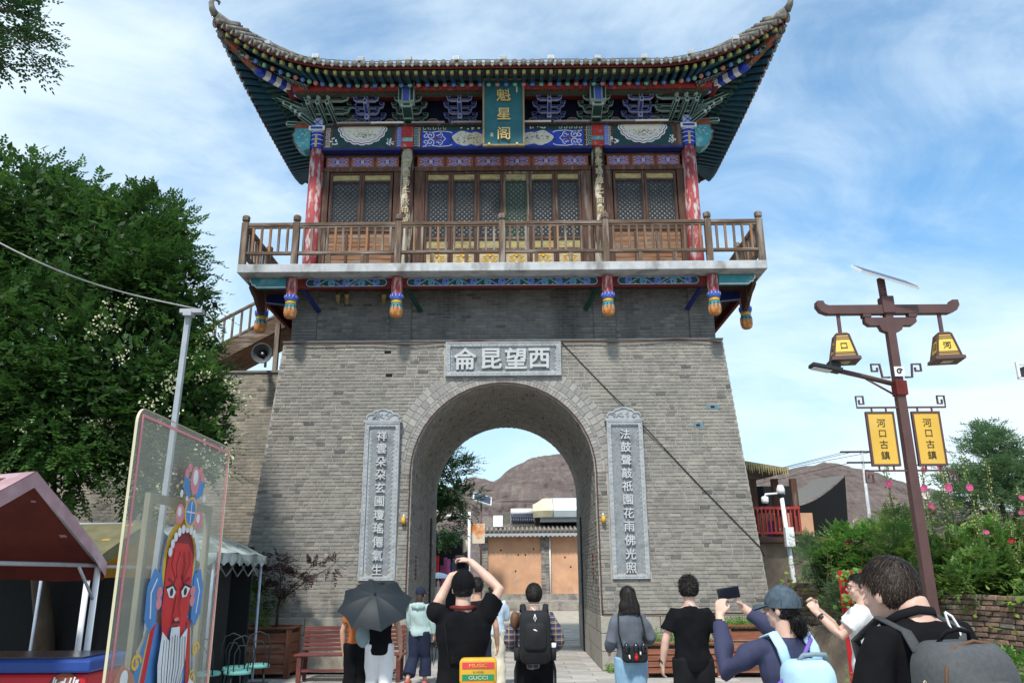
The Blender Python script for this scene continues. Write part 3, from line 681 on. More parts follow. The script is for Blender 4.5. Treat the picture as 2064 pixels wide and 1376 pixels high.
# architraves: long painted beams with cartouches
AY = 16.87
def meander(q, x, z0, z1, y, w=.014, m=1):
    n = 4; h = (z1 - z0) / n
    for i in range(n):
        z = z0 + i*h; a = .052
        q.ribbon([(x-a, z+.012), (x+a, z+.012), (x+a, z+h-.025), (x-a+.025, z+h-.025), (x-a+.025, z+.05), (x+a-.03, z+.05), (x+a-.03, z+h-.055)], w, y, m)
def half_lobes(cx, cz, rx, rz, n=9, amp=.06):
    pts = []
    for i in range(n * 6 + 1):
        a = PI + PI * i / (n * 6); k = 1 + amp * abs(math.sin(PI * i / 6)) - amp; pts.append((cx + rx*k*math.cos(a), cz + rz*k*math.sin(a)))
    return pts
def blob(cx, cz, rx, rz, n=28, amp=.1, seed=0):
    rr = random.Random(seed); ph = [rr.uniform(0, 6.28) for _ in range(3)]
    return [(cx + rx*(1 + amp*math.sin(3*a+ph[0]) + amp*.5*math.sin(5*a+ph[1]))*math.cos(a), cz + rz*(1 + amp*math.sin(4*a+ph[2]))*math.sin(a)) for a in [2*PI*i/n for i in range(n)]]
def sprigs(q, cx, cz, rx, rz, y, m, n, seed):
    rr = random.Random(seed)
    for i in range(n):
        a, k = rr.uniform(0, 6.28), math.sqrt(rr.random()); x, z = cx + rx*k*math.cos(a), cz + rz*k*math.sin(a)
        q.ball((x, y, z), (rr.uniform(.012, .03), .003, rr.uniform(.01, .025)), 6, m)
for s in (-1, 1):
    a, b = sorted((s*4.28, s*2.42)); z0, z1 = 11.47, 12.04; cx = (a+b)/2
    q = MB(); q.bb(a, b, AY, AY+.25, z0, z1, 0); q.bb(a+.22, b-.22, AY-.004, AY, z0+.02, z1-.02, 1)
    meander(q, a+.1, z0+.02, z1-.02, AY-.006, .014, 2)
    for d, mm in ((0, 4), (.03, 3), (.055, 4), (.09, 5)): 
        q.prism([(x, max(z, z0+.01)) for x, z in half_lobes(cx, z1-.005, .6-d, .5-d)], AY-.008-d*.1, AY, mm)
    q.prism(half_lobes(cx, z1-.005, .47, .37, 9, .02), AY-.022, AY, 6)
    rr = random.Random(5 + s)
    for i in range(70):
        t = rr.gauss(0, .42); x = cx + t*.4; z = z1 - .2 + rr.gauss(0, .05) - .04*math.cos(t*2); q.ball((x, AY-.023, z), (rr.uniform(.006, .02), .002, rr.uniform(.004, .012)), 5, rr.choice([7, 7, 8]))
    sprigs(q, cx - .68, z0+.17, .1, .1, AY-.006, 2, 16, 1+s); sprigs(q, cx+.68, z0+.17, .1, .1, AY-.006, 2, 16, 4+s)
    q.bb(a, b, AY-.01, AY+.2, z0-.06, z0-.002, 9)
    q.build('painted_beam', ['dark_wood', 'teal_dark', 'white_paint', 'rust_panel', 'white_paint', 'rim_blue', 'picture_paper', 'dark_hole', 'green_dark', 'blue_dark'], T)
q = MB(); z0, z1 = 11.47, 12.04; q.bb(-2.12, 2.12, AY, AY+.25, z0, z1, 0); q.bb(-1.93, 1.93, AY-.004, AY, z0+.01, z1-.13, 1); q.bb(-1.93, 1.93, AY-.0045, AY, z1-.128, z1-.01, 2)
for s in (-1, 1):
    zc_ = (z0 + z1 - .12) / 2; y = AY-.007
    for u in (-1, 1):
        for cx, r_, t in ((1.72, .1, 1.4), (1.5, .08, 1.2), (1.84, .07, 1.1)): q.ribbon(spiral(s*cx, zc_ + u*.085, r_, .015, 90*u, t*u*s, 18), .02, y, 3)
        q.ribbon([(s*1.9, zc_ + u*.2), (s*1.7, zc_+u*.175), (s*1.5, zc_+u*.205), (s*1.28, zc_+u*.19), (s*1.2, zc_+u*.15)], .018, y, 3)
        q.ribbon([(s*1.36, zc_), (s*1.42, zc_+u*.07), (s*1.5, zc_+u*.03), (s*1.58, zc_+u*.1)], .018, y, 3)
        q.ball((s*1.6, y, zc_+u*.03), (.035, .003, .03), 8, 7); q.ball((s*1.78, y, zc_+u*.18), (.02, .003, .02), 6, 7)
    q.prism([(s*1.1, zc_), (s*1.28, zc_+.09), (s*1.22, zc_), (s*1.28, zc_-.1)], AY-.006, AY, 2)
    q.prism(blob(s*.93, zc_+.01, .26, .19, 28, .08, 3 + s), AY-.009, AY, 4); q.prism(blob(s*.62, zc_-.01, .24, .17, 28, .1, 9 + s), AY-.012, AY, 5 if s < 0 else 4)
    rr = random.Random(31 + s)
    for i in range(46): q.ball((s*(.55 + rr.random()*.55), AY-.0135, zc_ + rr.gauss(0, .07)), (rr.uniform(.006, .03), .002, rr.uniform(.003, .012)), 5, 6)
    for i in range(5): q.ribbon([(s*(1.9-.12*i), z1-.03), (s*(1.9-.12*i), z1-.09), (s*(1.84-.12*i), z1-.09), (s*(1.84-.12*i), z1-.05)], .012, AY-.008, 3)
    sprigs(q, s*.8, z1-.07, .3, .025, AY-.006, 3, 10, 7+s)
    meander(q, s*2.03, z0+.02, z1-.02, AY-.006, .014, 3)
q.bb(-2.12, 2.12, AY-.01, AY+.2, z0-.06, z0-.002, 8)
q.build('painted_beam', ['dark_wood', 'blue', 'green_dark', 'white_paint', 'picture_paper', 'cream', 'dark_hole', 'rust_panel', 'blue_dark'], T)
for x in (-2.27, 2.27):                              # column heads between the beams
    q = MB(); q.bb(x-.145, x+.145, AY-.03, AY+.3, 11.47, 12.04, 0); q.bb(x-.13, x+.13, AY-.036, AY-.029, 11.62, 11.72, 1); q.ribbon(spiral(x, 11.67, .04, .01, 0, 1.5, 10), .012, AY-.04, 2); q.build('column_head', ['red_paint', 'teal_light', 'rim_green'], T)
    for s in (-1, 1): q = MB(); q.bb(x+s*.2-.05, x+s*.2+.05, AY-.012, AY+.1, 11.49, 12.03, 0); meander(q, x+s*.2, 11.5, 12.02, AY-.017, .014, 1); q.build('fret_strip', ['blue_mid' if s*x > 0 else 'teal_dark', 'rim_blue' if s*x > 0 else 'rim_green'], T)
for s in (-1, 1):                                    # corner column heads with striped cushions
    x = s*4.45; q = MB(); q.tube([(x, FY, 11.45), (x, FY, 12.2)], .155, 24, 0)
    for z, h, mm in ((11.5, .09, 1), (11.61, .1, 1), (11.73, .1, 1), (11.84, .08, 1)): q.tube([(x, FY-.01, z), (x, FY-.01, z+h)], .178, 20, mm)
    for z in (11.6, 11.72, 11.835, 11.93): q.tube([(x, FY-.01, z), (x, FY-.01, z+.012)], .18, 20, 2)
    for z, h in ((11.51, .07), (11.62, .08), (11.74, .08)): q.bb(x-.025, x+.025, FY-.2, FY-.17, z, z+h, 3)
    q.bb(x-.19, x+.19, FY-.21, FY+.19, 11.95, 12.07, 2); q.bb(x-.14, x+.14, FY-.216, FY-.205, 11.98, 12.04, 1); q.bb(x-.12, x+.12, FY-.17, FY+.15, 12.07, 12.3, 4)
    q.ribbon([(x-.1, 12.09), (x+.1, 12.28)], .02, FY-.176, 1); q.ribbon([(x+.1, 12.09), (x-.1, 12.28)], .02, FY-.176, 1)
    q.build('column_head', ['old_wood', 'blue', 'white_paint', 'yellow_carving', 'rim_blue'], T)
    # beam end poking out past the corner column
    q = MB(); poly = [(s*4.6, 12.03), (s*4.98, 12.03), (s*4.98, 11.93), (s*5.04, 11.86), (s*5.0, 11.78), (s*4.99, 11.66), (s*4.93, 11.58), (s*4.87, 11.5), (s*4.74, 11.42), (s*4.6, 11.47)]
    q.prism(poly, AY+.02, AY+.3, 0); q.bb(*sorted((s*4.6, s*4.98)), AY+.012, AY+.31, 12.035, 12.16, 1)
    rr = random.Random(3)
    for i in range(12): q.ball((s*rr.uniform(4.68, 4.92), AY+.018, rr.uniform(11.62, 11.98)), (rr.uniform(.015, .04), .004, .016), 6, 2)
    q.ribbon([(p[0], p[1]) for p in poly[1:]], .03, AY+.012, 3)
    q.build('beam_end', ['teal_light', 'rust_panel', 'rim_green', 'old_wood'], T)
    q = MB(); q.bb(*sorted((s*4.62, s*4.3)), FY+.2, 20.3, 11.45, 12.04); q.build('side_beam', 'teal_dark', T)
    q = MB(); q.bb(*sorted((s*4.42, s*4.36)), FY+.2, 20.3, 7.9, 11.4); q.build('side_wall', 'dark_wood', T)

# ---------------------------------------------------------------- bracket sets
q = MB(); q.bb(-4.5, 4.5, 16.93, 17.2, 12.045, 12.13, 0); q.bb(-4.5, 4.5, 17.2, 17.3, 12.13, 13.1, 1); q.build('bracket_plate', ['teal_dark', 'bracket_navy_board'], T)
for s in (-1, 1): q = MB(); q.bb(*sorted((s*4.3, s*4.5)), 17.2, 20.2, 12.05, 13.1); q.build('side_plate', 'bracket_navy_board', T)
# red-brown cloud boards between the sets
for x0, x1 in ((-3.95, -3.35), (-3.0, -2.5), (-2.0, -1.4), (-.95, -.5), (.5, .95), (1.4, 2.0), (2.5, 3.0), (3.35, 3.95)):
    cx = (x0+x1)/2; w = (x1-x0)/2; q = MB(); poly = [(cx-w, 12.13), (cx-w*.85, 12.2), (cx-w*.5, 12.24), (cx-w*.42, 12.33), (cx-w*.2, 12.38), (cx+w*.2, 12.38), (cx+w*.42, 12.33), (cx+w*.5, 12.24), (cx+w*.85, 12.2), (cx+w, 12.13)]
    q.prism(poly, 17.1, 17.19, 0); q.ribbon(poly, .014, 17.094, 1); q.ball((cx, 17.09, 12.2), (.035, .01, .045), 8, 2); q.build('cushion_board', ['rust_panel', 'rim_green', 'teal_light'], T)
def arm(par, cx, y, z, half, m, rim, h=.05, end=.055):
    q = MB(); t = .022
    def prof(d): return [(cx-half+d, z+end+h*.3-d*.3), (cx-half+d, z+end*.5), (cx-half*.84, z-h*.5+end*.45+d*.3), (cx-half*.74, z-h*.5+d), (cx+half*.74, z-h*.5+d), (cx+half*.84, z-h*.5+end*.45+d*.3), (cx+half-d, z+end*.5), (cx+half-d, z+end+h*.3-d*.3), (cx+half*.78, z+end+h*.3-d*.3), (cx+half*.7, z+h*.5-d), (cx-half*.7, z+h*.5-d), (cx-half*.78, z+end+h*.3-d*.3)]
    q.prism(prof(0), y-.03, y+.045, 1); q.prism(prof(.011), y-.036, y-.028, 0)
    for s in (-1, 1):
        x = cx + s*half*.89; w = half*.15
        q.prism([(x-w*.75, z+end+.012), (x+w*.75, z+end+.012), (x+w*1.1, z+end+.055), (x+w*1.1, z+end+.085), (x-w*1.1, z+end+.085), (x-w*1.1, z+end+.055)], y-.034, y+.05, 1)
        q.prism([(x-w*.65, z+end+.02), (x+w*.65, z+end+.02), (x+w*.92, z+end+.058), (x+w*.92, z+end+.077), (x-w*.92, z+end+.077), (x-w*.92, z+end+.058)], y-.04, y-.032, 0)
    return q.build('bracket_arm', [m, rim], par)
def rimbar(q, st, en, w, h, m=0, rim=1, e=.011):
    st, en = Vector(st), Vector(en); d = (en - st).normalized(); x = d.cross(Vector((0, 0, 1))).normalized(); u = x.cross(d); q.bar(st, en, w, h, m)
    for a in (-1, 1):
        for b in (-1, 1): o = x*a*(w/2) + u*b*(h/2); q.bar(st + o, en + o + d*.003, e, e, rim)
def nose(par, x, y0, z0, y1, z1, w, m, rim, dx=0):
    q = MB(); rimbar(q, (x, y0, z0), (x+dx, y1, z1), w, .085)
    q.prism([(x+dx-w*.62, z1-.055), (x+dx+w*.62, z1-.055), (x+dx+w*.62, z1+.03), (x+dx, z1+.065), (x+dx-w*.62, z1+.03)], y1-.03, y1+.02, 1)
    q.prism([(x+dx-w*.36, z1-.032), (x+dx+w*.36, z1-.032), (x+dx+w*.36, z1+.02), (x+dx, z1+.04), (x+dx-w*.36, z1+.02)], y1-.036, y1-.028, 0)
    return q.build('bracket_nose', [m, rim], par)
def bset(cx, m, rim, green=False):
    p = bpy.data.objects.new('bracket_set', None); link(p); p.parent = T; ORG[p.name] = ORG[T.name].copy()
    q = MB(); q.prism([(cx-.085, 12.135), (cx+.085, 12.135), (cx+.13, 12.2), (cx+.13, 12.25), (cx-.13, 12.25), (cx-.13, 12.2)], 16.96, 17.12, 1); q.prism([(cx-.07, 12.145), (cx+.07, 12.145), (cx+.11, 12.2), (cx+.11, 12.24), (cx-.11, 12.24), (cx-.11, 12.2)], 16.954, 16.97, 0); q.build('bracket_block', [m, rim], p)
    g = 1.22 if green else 1.13
    arm(p, cx, 17.06, 12.22, .25*g, m, rim); arm(p, cx, 17.07, 12.38, .345*g, m, rim)
    arm(p, cx, 16.82, 12.36, .24*g, m, rim); arm(p, cx, 16.84, 12.53, .335*g, m, rim)
    arm(p, cx, 16.58, 12.56, .26*g, m, rim)
    w = .1 if not green else .2
    nose(p, cx, 17.1, 12.2, 16.78, 12.24, w*.8, m, rim); nose(p, cx, 17.0, 12.32, 16.5, 12.5, w*.8, m, rim); 
    q = MB(); q.bar((cx, 17.0, 12.5), (cx, 16.55, 12.7), w*.8, .1, 1); q.bar((cx, 17.0, 12.497), (cx, 16.544, 12.697), w*.45, .1, 0); q.build('bracket_nose', [m, rim], p)
    if green:
        q = MB(); q.bb(cx-.185, cx+.185, 16.28, 16.5, 12.36, 12.86, 1); q.bb(cx-.165, cx+.165, 16.274, 16.282, 12.38, 12.84, 0); q.bb(cx-.1, cx+.1, 16.268, 16.276, 12.36, 12.76, 3); q.bb(cx-.075, cx+.075, 16.262, 16.27, 12.36, 12.735, 2); q.build('beam_head', ['green_dark', 'rim_green', 'blue_mid', 'rim_blue'], p)
        nose(p, cx, 16.9, 12.2, 16.42, 12.34, .22, m, rim)
for x in (-3.25, -1.02, 1.12, 3.3): bset(x, 'bracket_blue', 'rim_blue')
for x in (-2.25, 2.25): bset(x, 'green_dark', 'rim_green', True)
for s in (-1, 1):
    p = bpy.data.objects.new('corner_bracket_set', None); link(p); p.parent = T; ORG[p.name] = ORG[T.name].copy()
    m, rim = 'green_dark', 'rim_green'; c0 = s*4.2
    for k in range(3):
        x = s*(4.62 - k*.23)
        nose(p, x - s*.12, 17.0, 12.26, 16.48, 12.47, .075, m, rim, dx=s*.1)
        q = MB(); q.tube([(x-s*.06, 16.9, 12.5), (x-s*.02, 16.62, 12.58), (x+s*.0, 16.5, 12.7), (x, 16.48, 12.86)], [.05]*4, 4, 1, sm=False); q.tube([(x-s*.06, 16.88, 12.5), (x-s*.02, 16.605, 12.58), (x+s*.0, 16.485, 12.7), (x, 16.465, 12.86)], [.035]*4, 4, 0, sm=False); q.build('bracket_nose', [m, rim], p)
    arm(p, c0, 17.06, 12.22, .4, m, rim); arm(p, c0, 17.07, 12.38, .55, m, rim); arm(p, c0, 16.82, 12.38, .5, m, rim); arm(p, c0, 16.84, 12.53, .62, m, rim); arm(p, c0, 16.58, 12.57, .52, m, rim)
    for a_, L_, z0, z1 in ((58, 1.05, 12.5, 12.83), (46, .8, 12.34, 12.56), (30, .68, 12.26, 12.38), (20, .62, 12.2, 12.24), (70, .7, 12.16, 12.2), (8, .6, 12.12, 12.12)):
        d = Vector((s*math.sin(rad(a_+18)), -math.cos(rad(a_+18)), 0)); st = Vector((s*4.5, 17.0, z0)); en = st + d*L_; en.z = z1
        q = MB(); rimbar(q, st, en, .085, .085, e=.014); q.ball(en + Vector((0, 0, .01)), (.045, .045, .055), 6, 1); q.build('bracket_nose', [m, rim], p)
    for y in (17.4, 17.9, 18.4, 18.9, 19.4, 19.9):
        q = MB(); q.bb(*sorted((s*4.5, s*4.95)), y-.05, y+.05, 12.2, 12.5); q.bb(*sorted((s*4.5, s*4.8)), y-.2, y+.2, 12.3, 12.37, 1); q.build('bracket_arm', [m, rim], p)
# eave purlins
q = MB(); q.tube([(-4.95, 16.4, 12.8), (4.95, 16.4, 12.8)], .085, 14, 0, sm=True); q.bb(-4.9, 4.9, 16.42, 16.6, 12.66, 12.735, 1); q.bb(-4.9, 4.9, 16.44, 16.58, 12.5, 12.655, 2) if 0 else None
for cx in (-3.25, -1.05, .8, 3.35):
    for k in (-1, 0, 1): q.ribbon(spiral(cx + k*.16, 12.8, .07, .015, 90*k, 1.4, 14), .02, 16.298, 3); q.ribbon(spiral(cx + k*.16, 12.8, .055, .015, 90*k, 1.3, 14), .01, 16.294, 4)
q.build('eave_purlin', ['red_paint', 'olive_band', 'dark_red', 'rim_green', 'blue_mid'], T)
for s in (-1, 1): q = MB(); q.tube([(s*5.05, 16.4, 12.8), (s*5.05, 21.0, 12.8)], .085, 12); q.build('eave_purlin', 'dark_red', T)
q = MB(); 
for s in (-1, 1): q.bb(*sorted((s*4.4, s*2.3)), 16.7, 16.9, 12.75, 12.85)
q.bb(-2.2, 2.2, 16.7, 16.9, 12.75, 12.85); q.build('tie_beam', 'dark_red', T)
# strip lights along the beam
for i, (a, b) in enumerate(((-3.95, -3.15), (-3.14, -2.36), (-2.17, -1.38), (-1.22, -.5), (.52, 1.16), (1.22, 2.08), (2.36, 3.14), (3.16, 3.95))):
    q = MB(); q.bb(a, b, 16.72, 16.78, 12.045, 12.085); q.build('strip_light', 'white_metal' if i % 3 == 1 else 'grey_metal', T)
q = MB(); q.bb(-4.1, 4.1, 16.74, 16.82, 12.02, 12.043); q.build('light_rail', 'dark_wood', T)

# ---------------------------------------------------------------- roof: eave curve, rafters, tiles
HX, HY, YC = 6.38, 3.68, 18.7
def fr(d): return max(0, d) ** 2.3
def eave(side, s):      # s in -1..1 along the side; returns eave point
    if side in (0, 2):
        X = s * HX; f = fr((abs(X) - 3.2) / (HX - 3.2)); sg = -1 if side == 0 else 1
        return Vector((X, YC + sg * (3.28 + .4 * f), 12.66 + .93 * f))
    Y = s * HY; f = fr((abs(Y) - .5) / (HY - .5)); sg = -1 if side == 1 else 1
    return Vector((sg * (5.98 + .4 * f), YC + Y, 12.66 + .93 * f))
def inner(side, s):     # where the rafter meets the inner purlin
    e = eave(side, s)
    if side in (0, 2):
        sg = -1 if side == 0 else 1; X = e.x; lim = 4.2; xi = X if abs(X) < lim else math.copysign(lim + (abs(X) - lim) * .22, X)
        return Vector((xi, YC + sg * 1.75, 13.38))
    sg = -1 if side == 1 else 1; Y = e.y - YC; lim = 1.3; yi = Y if abs(Y) < lim else math.copysign(lim + (abs(Y) - lim) * .22, Y)
    return Vector((sg * 4.45, YC + yi, 13.38))
ENDS = ['pink_end', 'blue_end', 'green_end']
def fly_mesh():
    q = MB(); q.bb(-.04, .04, -.001, 1, -.045, .045, 0); q.bb(-.041, .041, -.0015, .16, -.046, .046, 1); return q
def place_bar(src, p, q_, wscale=1):
    d = (q_ - p); l = d.length; d.normalize(); x = d.cross(Vector((0, 0, 1))).normalized(); u = x.cross(d)
    M = Matrix((x * wscale, d, u * wscale)).transposed().to_4x4(); M.translation = p - ORG[T.name]; 
    o = inst(src, T); o.matrix_local = M; return o, l
fly0 = MB(); fly0.bb(-.042, .042, .09, .78, -.048, .048, 0); fly0.bb(-.035, .035, -.002, .092, -.04, .04, 1)
flo = fly0.build('flying_rafter', ['teal_paint', 'yellow_end'], T, local=True)
fly1 = MB(); fly1.bb(-.042, .042, 0, .78, -.048, .048, 0); flo2 = fly1.build('flying_rafter', ['teal_paint'], T, local=True)
rnd = []
for e_ in ENDS:
    q = MB(); q.tube([(0, .0, 0), (0, 1.95, 0)], .048, 8, 0); q.ball((0, -.0, 0), (.058, .05, .058), 8, 1); rnd.append(q.build('round_rafter', ['green_dark', e_], T, local=True))
rq = MB(); rq.tube([(0, .0, 0), (0, 1.95, 0)], .048, 8, 0); rplain = rq.build('round_rafter', 'green_dark', T, local=True)
first = True; firstr = [True] * 3
tile0 = MB(); 
tile0.tube([(0, -.01, .0), (0, .55, .0)], .064, 10, 0); tile0.tube([(0, -.03, 0), (0, -.01, 0)], .07, 10, 0)
to = tile0.build('cover_tile', 'tile', T, local=True)
drip0 = MB(); drip0.add([(-.085, 0, .03), (-.045, -.02, -.015), (0, -.035, -.065), (.045, -.02, -.015), (.085, 0, .03), (.085, .5, .03), (.05, .5, -.005), (0, .5, -.02), (-.05, .5, -.005), (-.085, .5, .03)],
      [(0, 1, 8, 9), (1, 2, 7, 8), (2, 3, 6, 7), (3, 4, 5, 6), (0, 4, 3, 2, 1)]); do = drip0.build('drip_tile', 'tile', T, local=True)
used = {'t': False, 'd': False, 'f': False}
def put(src, key, p, q_):
    d = (q_ - p).normalized(); x = d.cross(Vector((0, 0, 1))).normalized(); u = x.cross(d)
    k_ = 1.4 if key in 'td' and abs(d.x) > abs(d.y) else 1
    M = Matrix((x * k_, d * (1.0), u * k_)).transposed().to_4x4(); M.translation = p - ORG[T.name]
    if not used.get(key): o = src; used[key] = True
    else: o = inst(src, T)
    o.matrix_local = M; return o
for side in (0, 1, 3, 2):
    n = {0: 62, 2: 40, 1: 36, 3: 36}[side]
    for i in range(n):
        s = -1 + 2 * (i + .5) / n; s *= .985
        e, inn = eave(side, s), inner(side, s); d = (inn - e); dn = d.normalized()
        fd = Vector((dn.x, dn.y, 0)).normalized(); fdir = (fd + Vector((0, 0, .2))).normalized()
        if side == 2: continue
        put(flo if side == 0 else flo2, 'f' if side == 0 else 'g', e + dn * .06 - Vector((0, 0, .13)), e + dn * .06 + fdir - Vector((0, 0, .13)))
        k = i % 3; rp_ = e + fd * .62; rp_.z = lerp(e.z, 12.7, .45) - .06
        put(rnd[k] if side == 0 else rplain, 'r%d' % k if side == 0 else 'rp', rp_, inn + Vector((0, 0, -.02)))
    nt_ = {0: 64, 2: 0, 1: 37, 3: 37}[side]
    for i in range(nt_):
        for h, key, src in ((0, 't', to), (.5, 'd', do)):
            if key == 'd' and i == nt_ - 1: continue
            s = -1 + 2 * (i + .5 + h) / nt_; e, inn = eave(side, s), inner(side, s); up = Vector(((inn - e).x, (inn - e).y, 0)).normalized()
            put(src, key, e - up * .05 + Vector((0, 0, .07 if key == 't' else .035)), e + up + Vector((0, 0, .5)))
# roof deck (boards under the tiles), tiled slopes up to the ridge
NS = 48
def loop(fn): 
    pts = []
    for side, rev in ((0, 0), (3, 0), (2, 1), (1, 1)):
        for i in range(NS):
            s = -1 + 2 * i / NS; pts.append(fn(side, -s if rev else s))
    return pts
def ring_surf(loops, close_last=None):
    m = MB(); n = len(loops[0]); vs = [p for l in loops for p in l]
    m.add(vs, [(k*n + j, k*n + (j+1) % n, (k+1)*n + (j+1) % n, (k+1)*n + j) for k in range(len(loops)-1) for j in range(n)], sm=True); return m
E0 = loop(eave); I0 = loop(inner)
L0 = [Vector(p) - Vector((0, 0, .05)) for p in E0]; L1 = [e.lerp(i_, .28) + Vector((0, 0, -.05)) for e, i_ in zip(E0, I0)]
ring_surf([L0, [lerp(a, b, .5) for a, b in zip(L0, [i_ + Vector((0, 0, .05)) for i_ in I0])], [i_ + Vector((0, 0, .06)) for i_ in I0]]).build('eave_boards', 'eave_board', T)
top = [Vector((math.copysign(min(abs(p.x) * .45, 2.6), p.x), YC + (p.y - YC) * .05, 14.25)) for p in E0]
S0 = [Vector(p) + Vector((0, 0, .03)) for p in E0]; S1 = [s.lerp(t, .25) - Vector((0, 0, .22)) for s, t in zip(S0, top)]; S2 = [s.lerp(t, .6) - Vector((0, 0, .2)) for s, t in zip(S0, top)]
ring_surf([S0, S1, S2, top]).build('roof_slope', 'tile', T); ring_surf([L0, [p - Vector((0, 0, .006)) for p in S0]]).build('eave_edge', 'dark_red', T)
# ribs of cover tiles up the slopes
q = MB()
for j in range(0, NS * 4):
    q.tube([S0[j] + Vector((0, 0, .03)), S1[j] + Vector((0, 0, .03)), S2[j] + Vector((0, 0, .03)), top[j]], .055, 6)
q.build('tile_ribs', 'tile', T, kind='stuff')
q = MB(); q.tube([(-2.8, YC, 14.25), (-1.5, YC, 14.2), (1.5, YC, 14.2), (2.8, YC, 14.25)], .16, 8); q.build('main_ridge', 'tile', T)
# hip ridges with curled horns, corner beams, patterned corner soffits
mat('soffit_pattern', (.02, .03, .035), .8, .2, 5, .1)
_m = MATS['soffit_pattern']; _t = _m.node_tree; _v = _t.nodes.new('ShaderNodeTexVoronoi'); _v.feature = 'DISTANCE_TO_EDGE'; _v.inputs['Scale'].default_value = 11; _v.inputs['Randomness'].default_value = .35
_c = _t.nodes.new('ShaderNodeTexCoord'); _t.links.new(_c.outputs['Object'], _v.inputs[0]); _r = _t.nodes.new('ShaderNodeMapRange'); _r.inputs[1].default_value = .05; _r.inputs[2].default_value = .085; _r.inputs[3].default_value = 1; _r.inputs[4].default_value = 0; _t.links.new(_v.outputs[0], _r.inputs[0])
_x = _t.nodes.new('ShaderNodeMix'); _x.data_type = 'RGBA'; _t.links.new(_r.outputs[0], _x.inputs[0]); _x.inputs[6].default_value = (.012, .02, .022, 1); _x.inputs[7].default_value = (.24, .3, .29, 1); _t.links.new(_x.outputs[2], _t.nodes['Principled BSDF'].inputs['Base Color'])
for sx in (-1, 1):
    for sy in (-1, 1):
        c = eave(0 if sy < 0 else 2, sx); tp = Vector((sx * 2.75, YC, 14.25)); dirn = Vector((sx * .62, sy * .78, 0)).normalized()
        pts = [tp.lerp(c, t) + Vector((0, 0, .1 - .3 * math.sin(PI * t))) for t in (0, .25, .5, .7, .85, .95)] + [c + dirn * .0 + Vector((0, 0, .16)), c + dirn * .1 + Vector((0, 0, .28)), c + dirn * .14 + Vector((0, 0, .42)), c + dirn * .11 + Vector((0, 0, .53)), c + dirn * .03 + Vector((0, 0, .58)), c - dirn * .055 + Vector((0, 0, .55)), c - dirn * .04 + Vector((0, 0, .49))]
        q = MB(); q.tube(pts[:7], [.12]*6 + [.115], 8); q.tube([p - Vector((0, 0, .1)) for p in pts[:7]], .08, 6); q.build('hip_ridge', 'tile', T)
        q = MB(); q.tube(pts[6:], [.095, .075, .06, .05, .042, .036, .024], 10, ry=[.08, .06, .05, .042, .036, .03, .022]); q.build('ridge_horn', 'tile', T)
        if sy > 0: continue
        b0 = Vector((sx*4.75, 16.75, 12.78)); b1 = Vector((sx*5.62, 15.92, 12.93)); b2 = Vector((sx*6.3, 15.25, 13.42))
        q = MB(); n = 9
        for k in range(n):
            a, b = b0.lerp(b1, k/n), b0.lerp(b1, (k+1)/n); q.bar(a, b, .15, .16, k % 2)
        q.ball(b0, .12, 10, 2); q.ball(b1, (.12, .12, .1), 8, 0); q.build('corner_beam', ['blue', 'white_paint', 'teal_dark'], T)
        q = MB()
        for k in range(5): a, b = b1.lerp(b2, k/5), b1.lerp(b2, (k+1)/5); q.bar(a, b, .15 + .02*(k % 2), .13, k % 2)
        q.ball(b2, (.1, .1, .11), 8, 0); q.build('upper_corner_beam', ['old_wood', 'rust_panel'], T)
        # soffit boards either side of the corner beam
        q = MB(); e1 = [eave(0, sx * s) for s in (.99, .95, .9, .84, .78, .72)]
        lo = [b2.lerp(b0, t) + Vector((0, 0, .02)) for t in (0, .2, .4, .6, .8, 1)]
        up_ = []
        for s in (.99, .95, .9, .84, .78, .72):
            e_, in_ = eave(0, sx*s), inner(0, sx*s); fd_ = Vector(((in_ - e_).x, (in_ - e_).y, 0)).normalized(); w_ = e_ + fd_*.66; w_.z = lerp(e_.z, 12.7, .45) - .13; up_.append(w_)
        vs = lo + up_; q.add(vs, [(i, i+1, i+7, i+6) for i in range(5)]); q.build('corner_soffit', 'soffit_pattern', T)
# ================================================================== SIGNS AND STONE PLAQUES ON THE TOWER
def fret_panel(q, x0, x1, z0, z1, y, m, s=.062, w=.011):
    n = 0; d = math.sqrt(.5)
    for i in range(-80, 80):
        for j in range(-80, 80):
            cx, cz = (x0+x1)/2 + (i - j) * s * d * 1.0, (z0+z1)/2 + (i + j) * s * d
            if not (x0 + s*.5 < cx < x1 - s*.5 and z0 + s*.5 < cz < z1 - s*.5): continue
            o = (i + j * 2) % 3 < 1.5 if (i // 2 + j // 2) % 2 else (i + j * 2) % 3 >= 1.5
            dx, dz = (d, d) if (i // 2 + j) % 2 else (d, -d)
            nx, nz = -dz, dx
            for k in (-1, 0, 1):
                a, b = cx + nx*k*s*.33, cz + nz*k*s*.33
                q.ribbon([(a - dx*s*.48, b - dz*s*.48), (a + dx*s*.48, b + dz*s*.48)], w, y, m, .012)
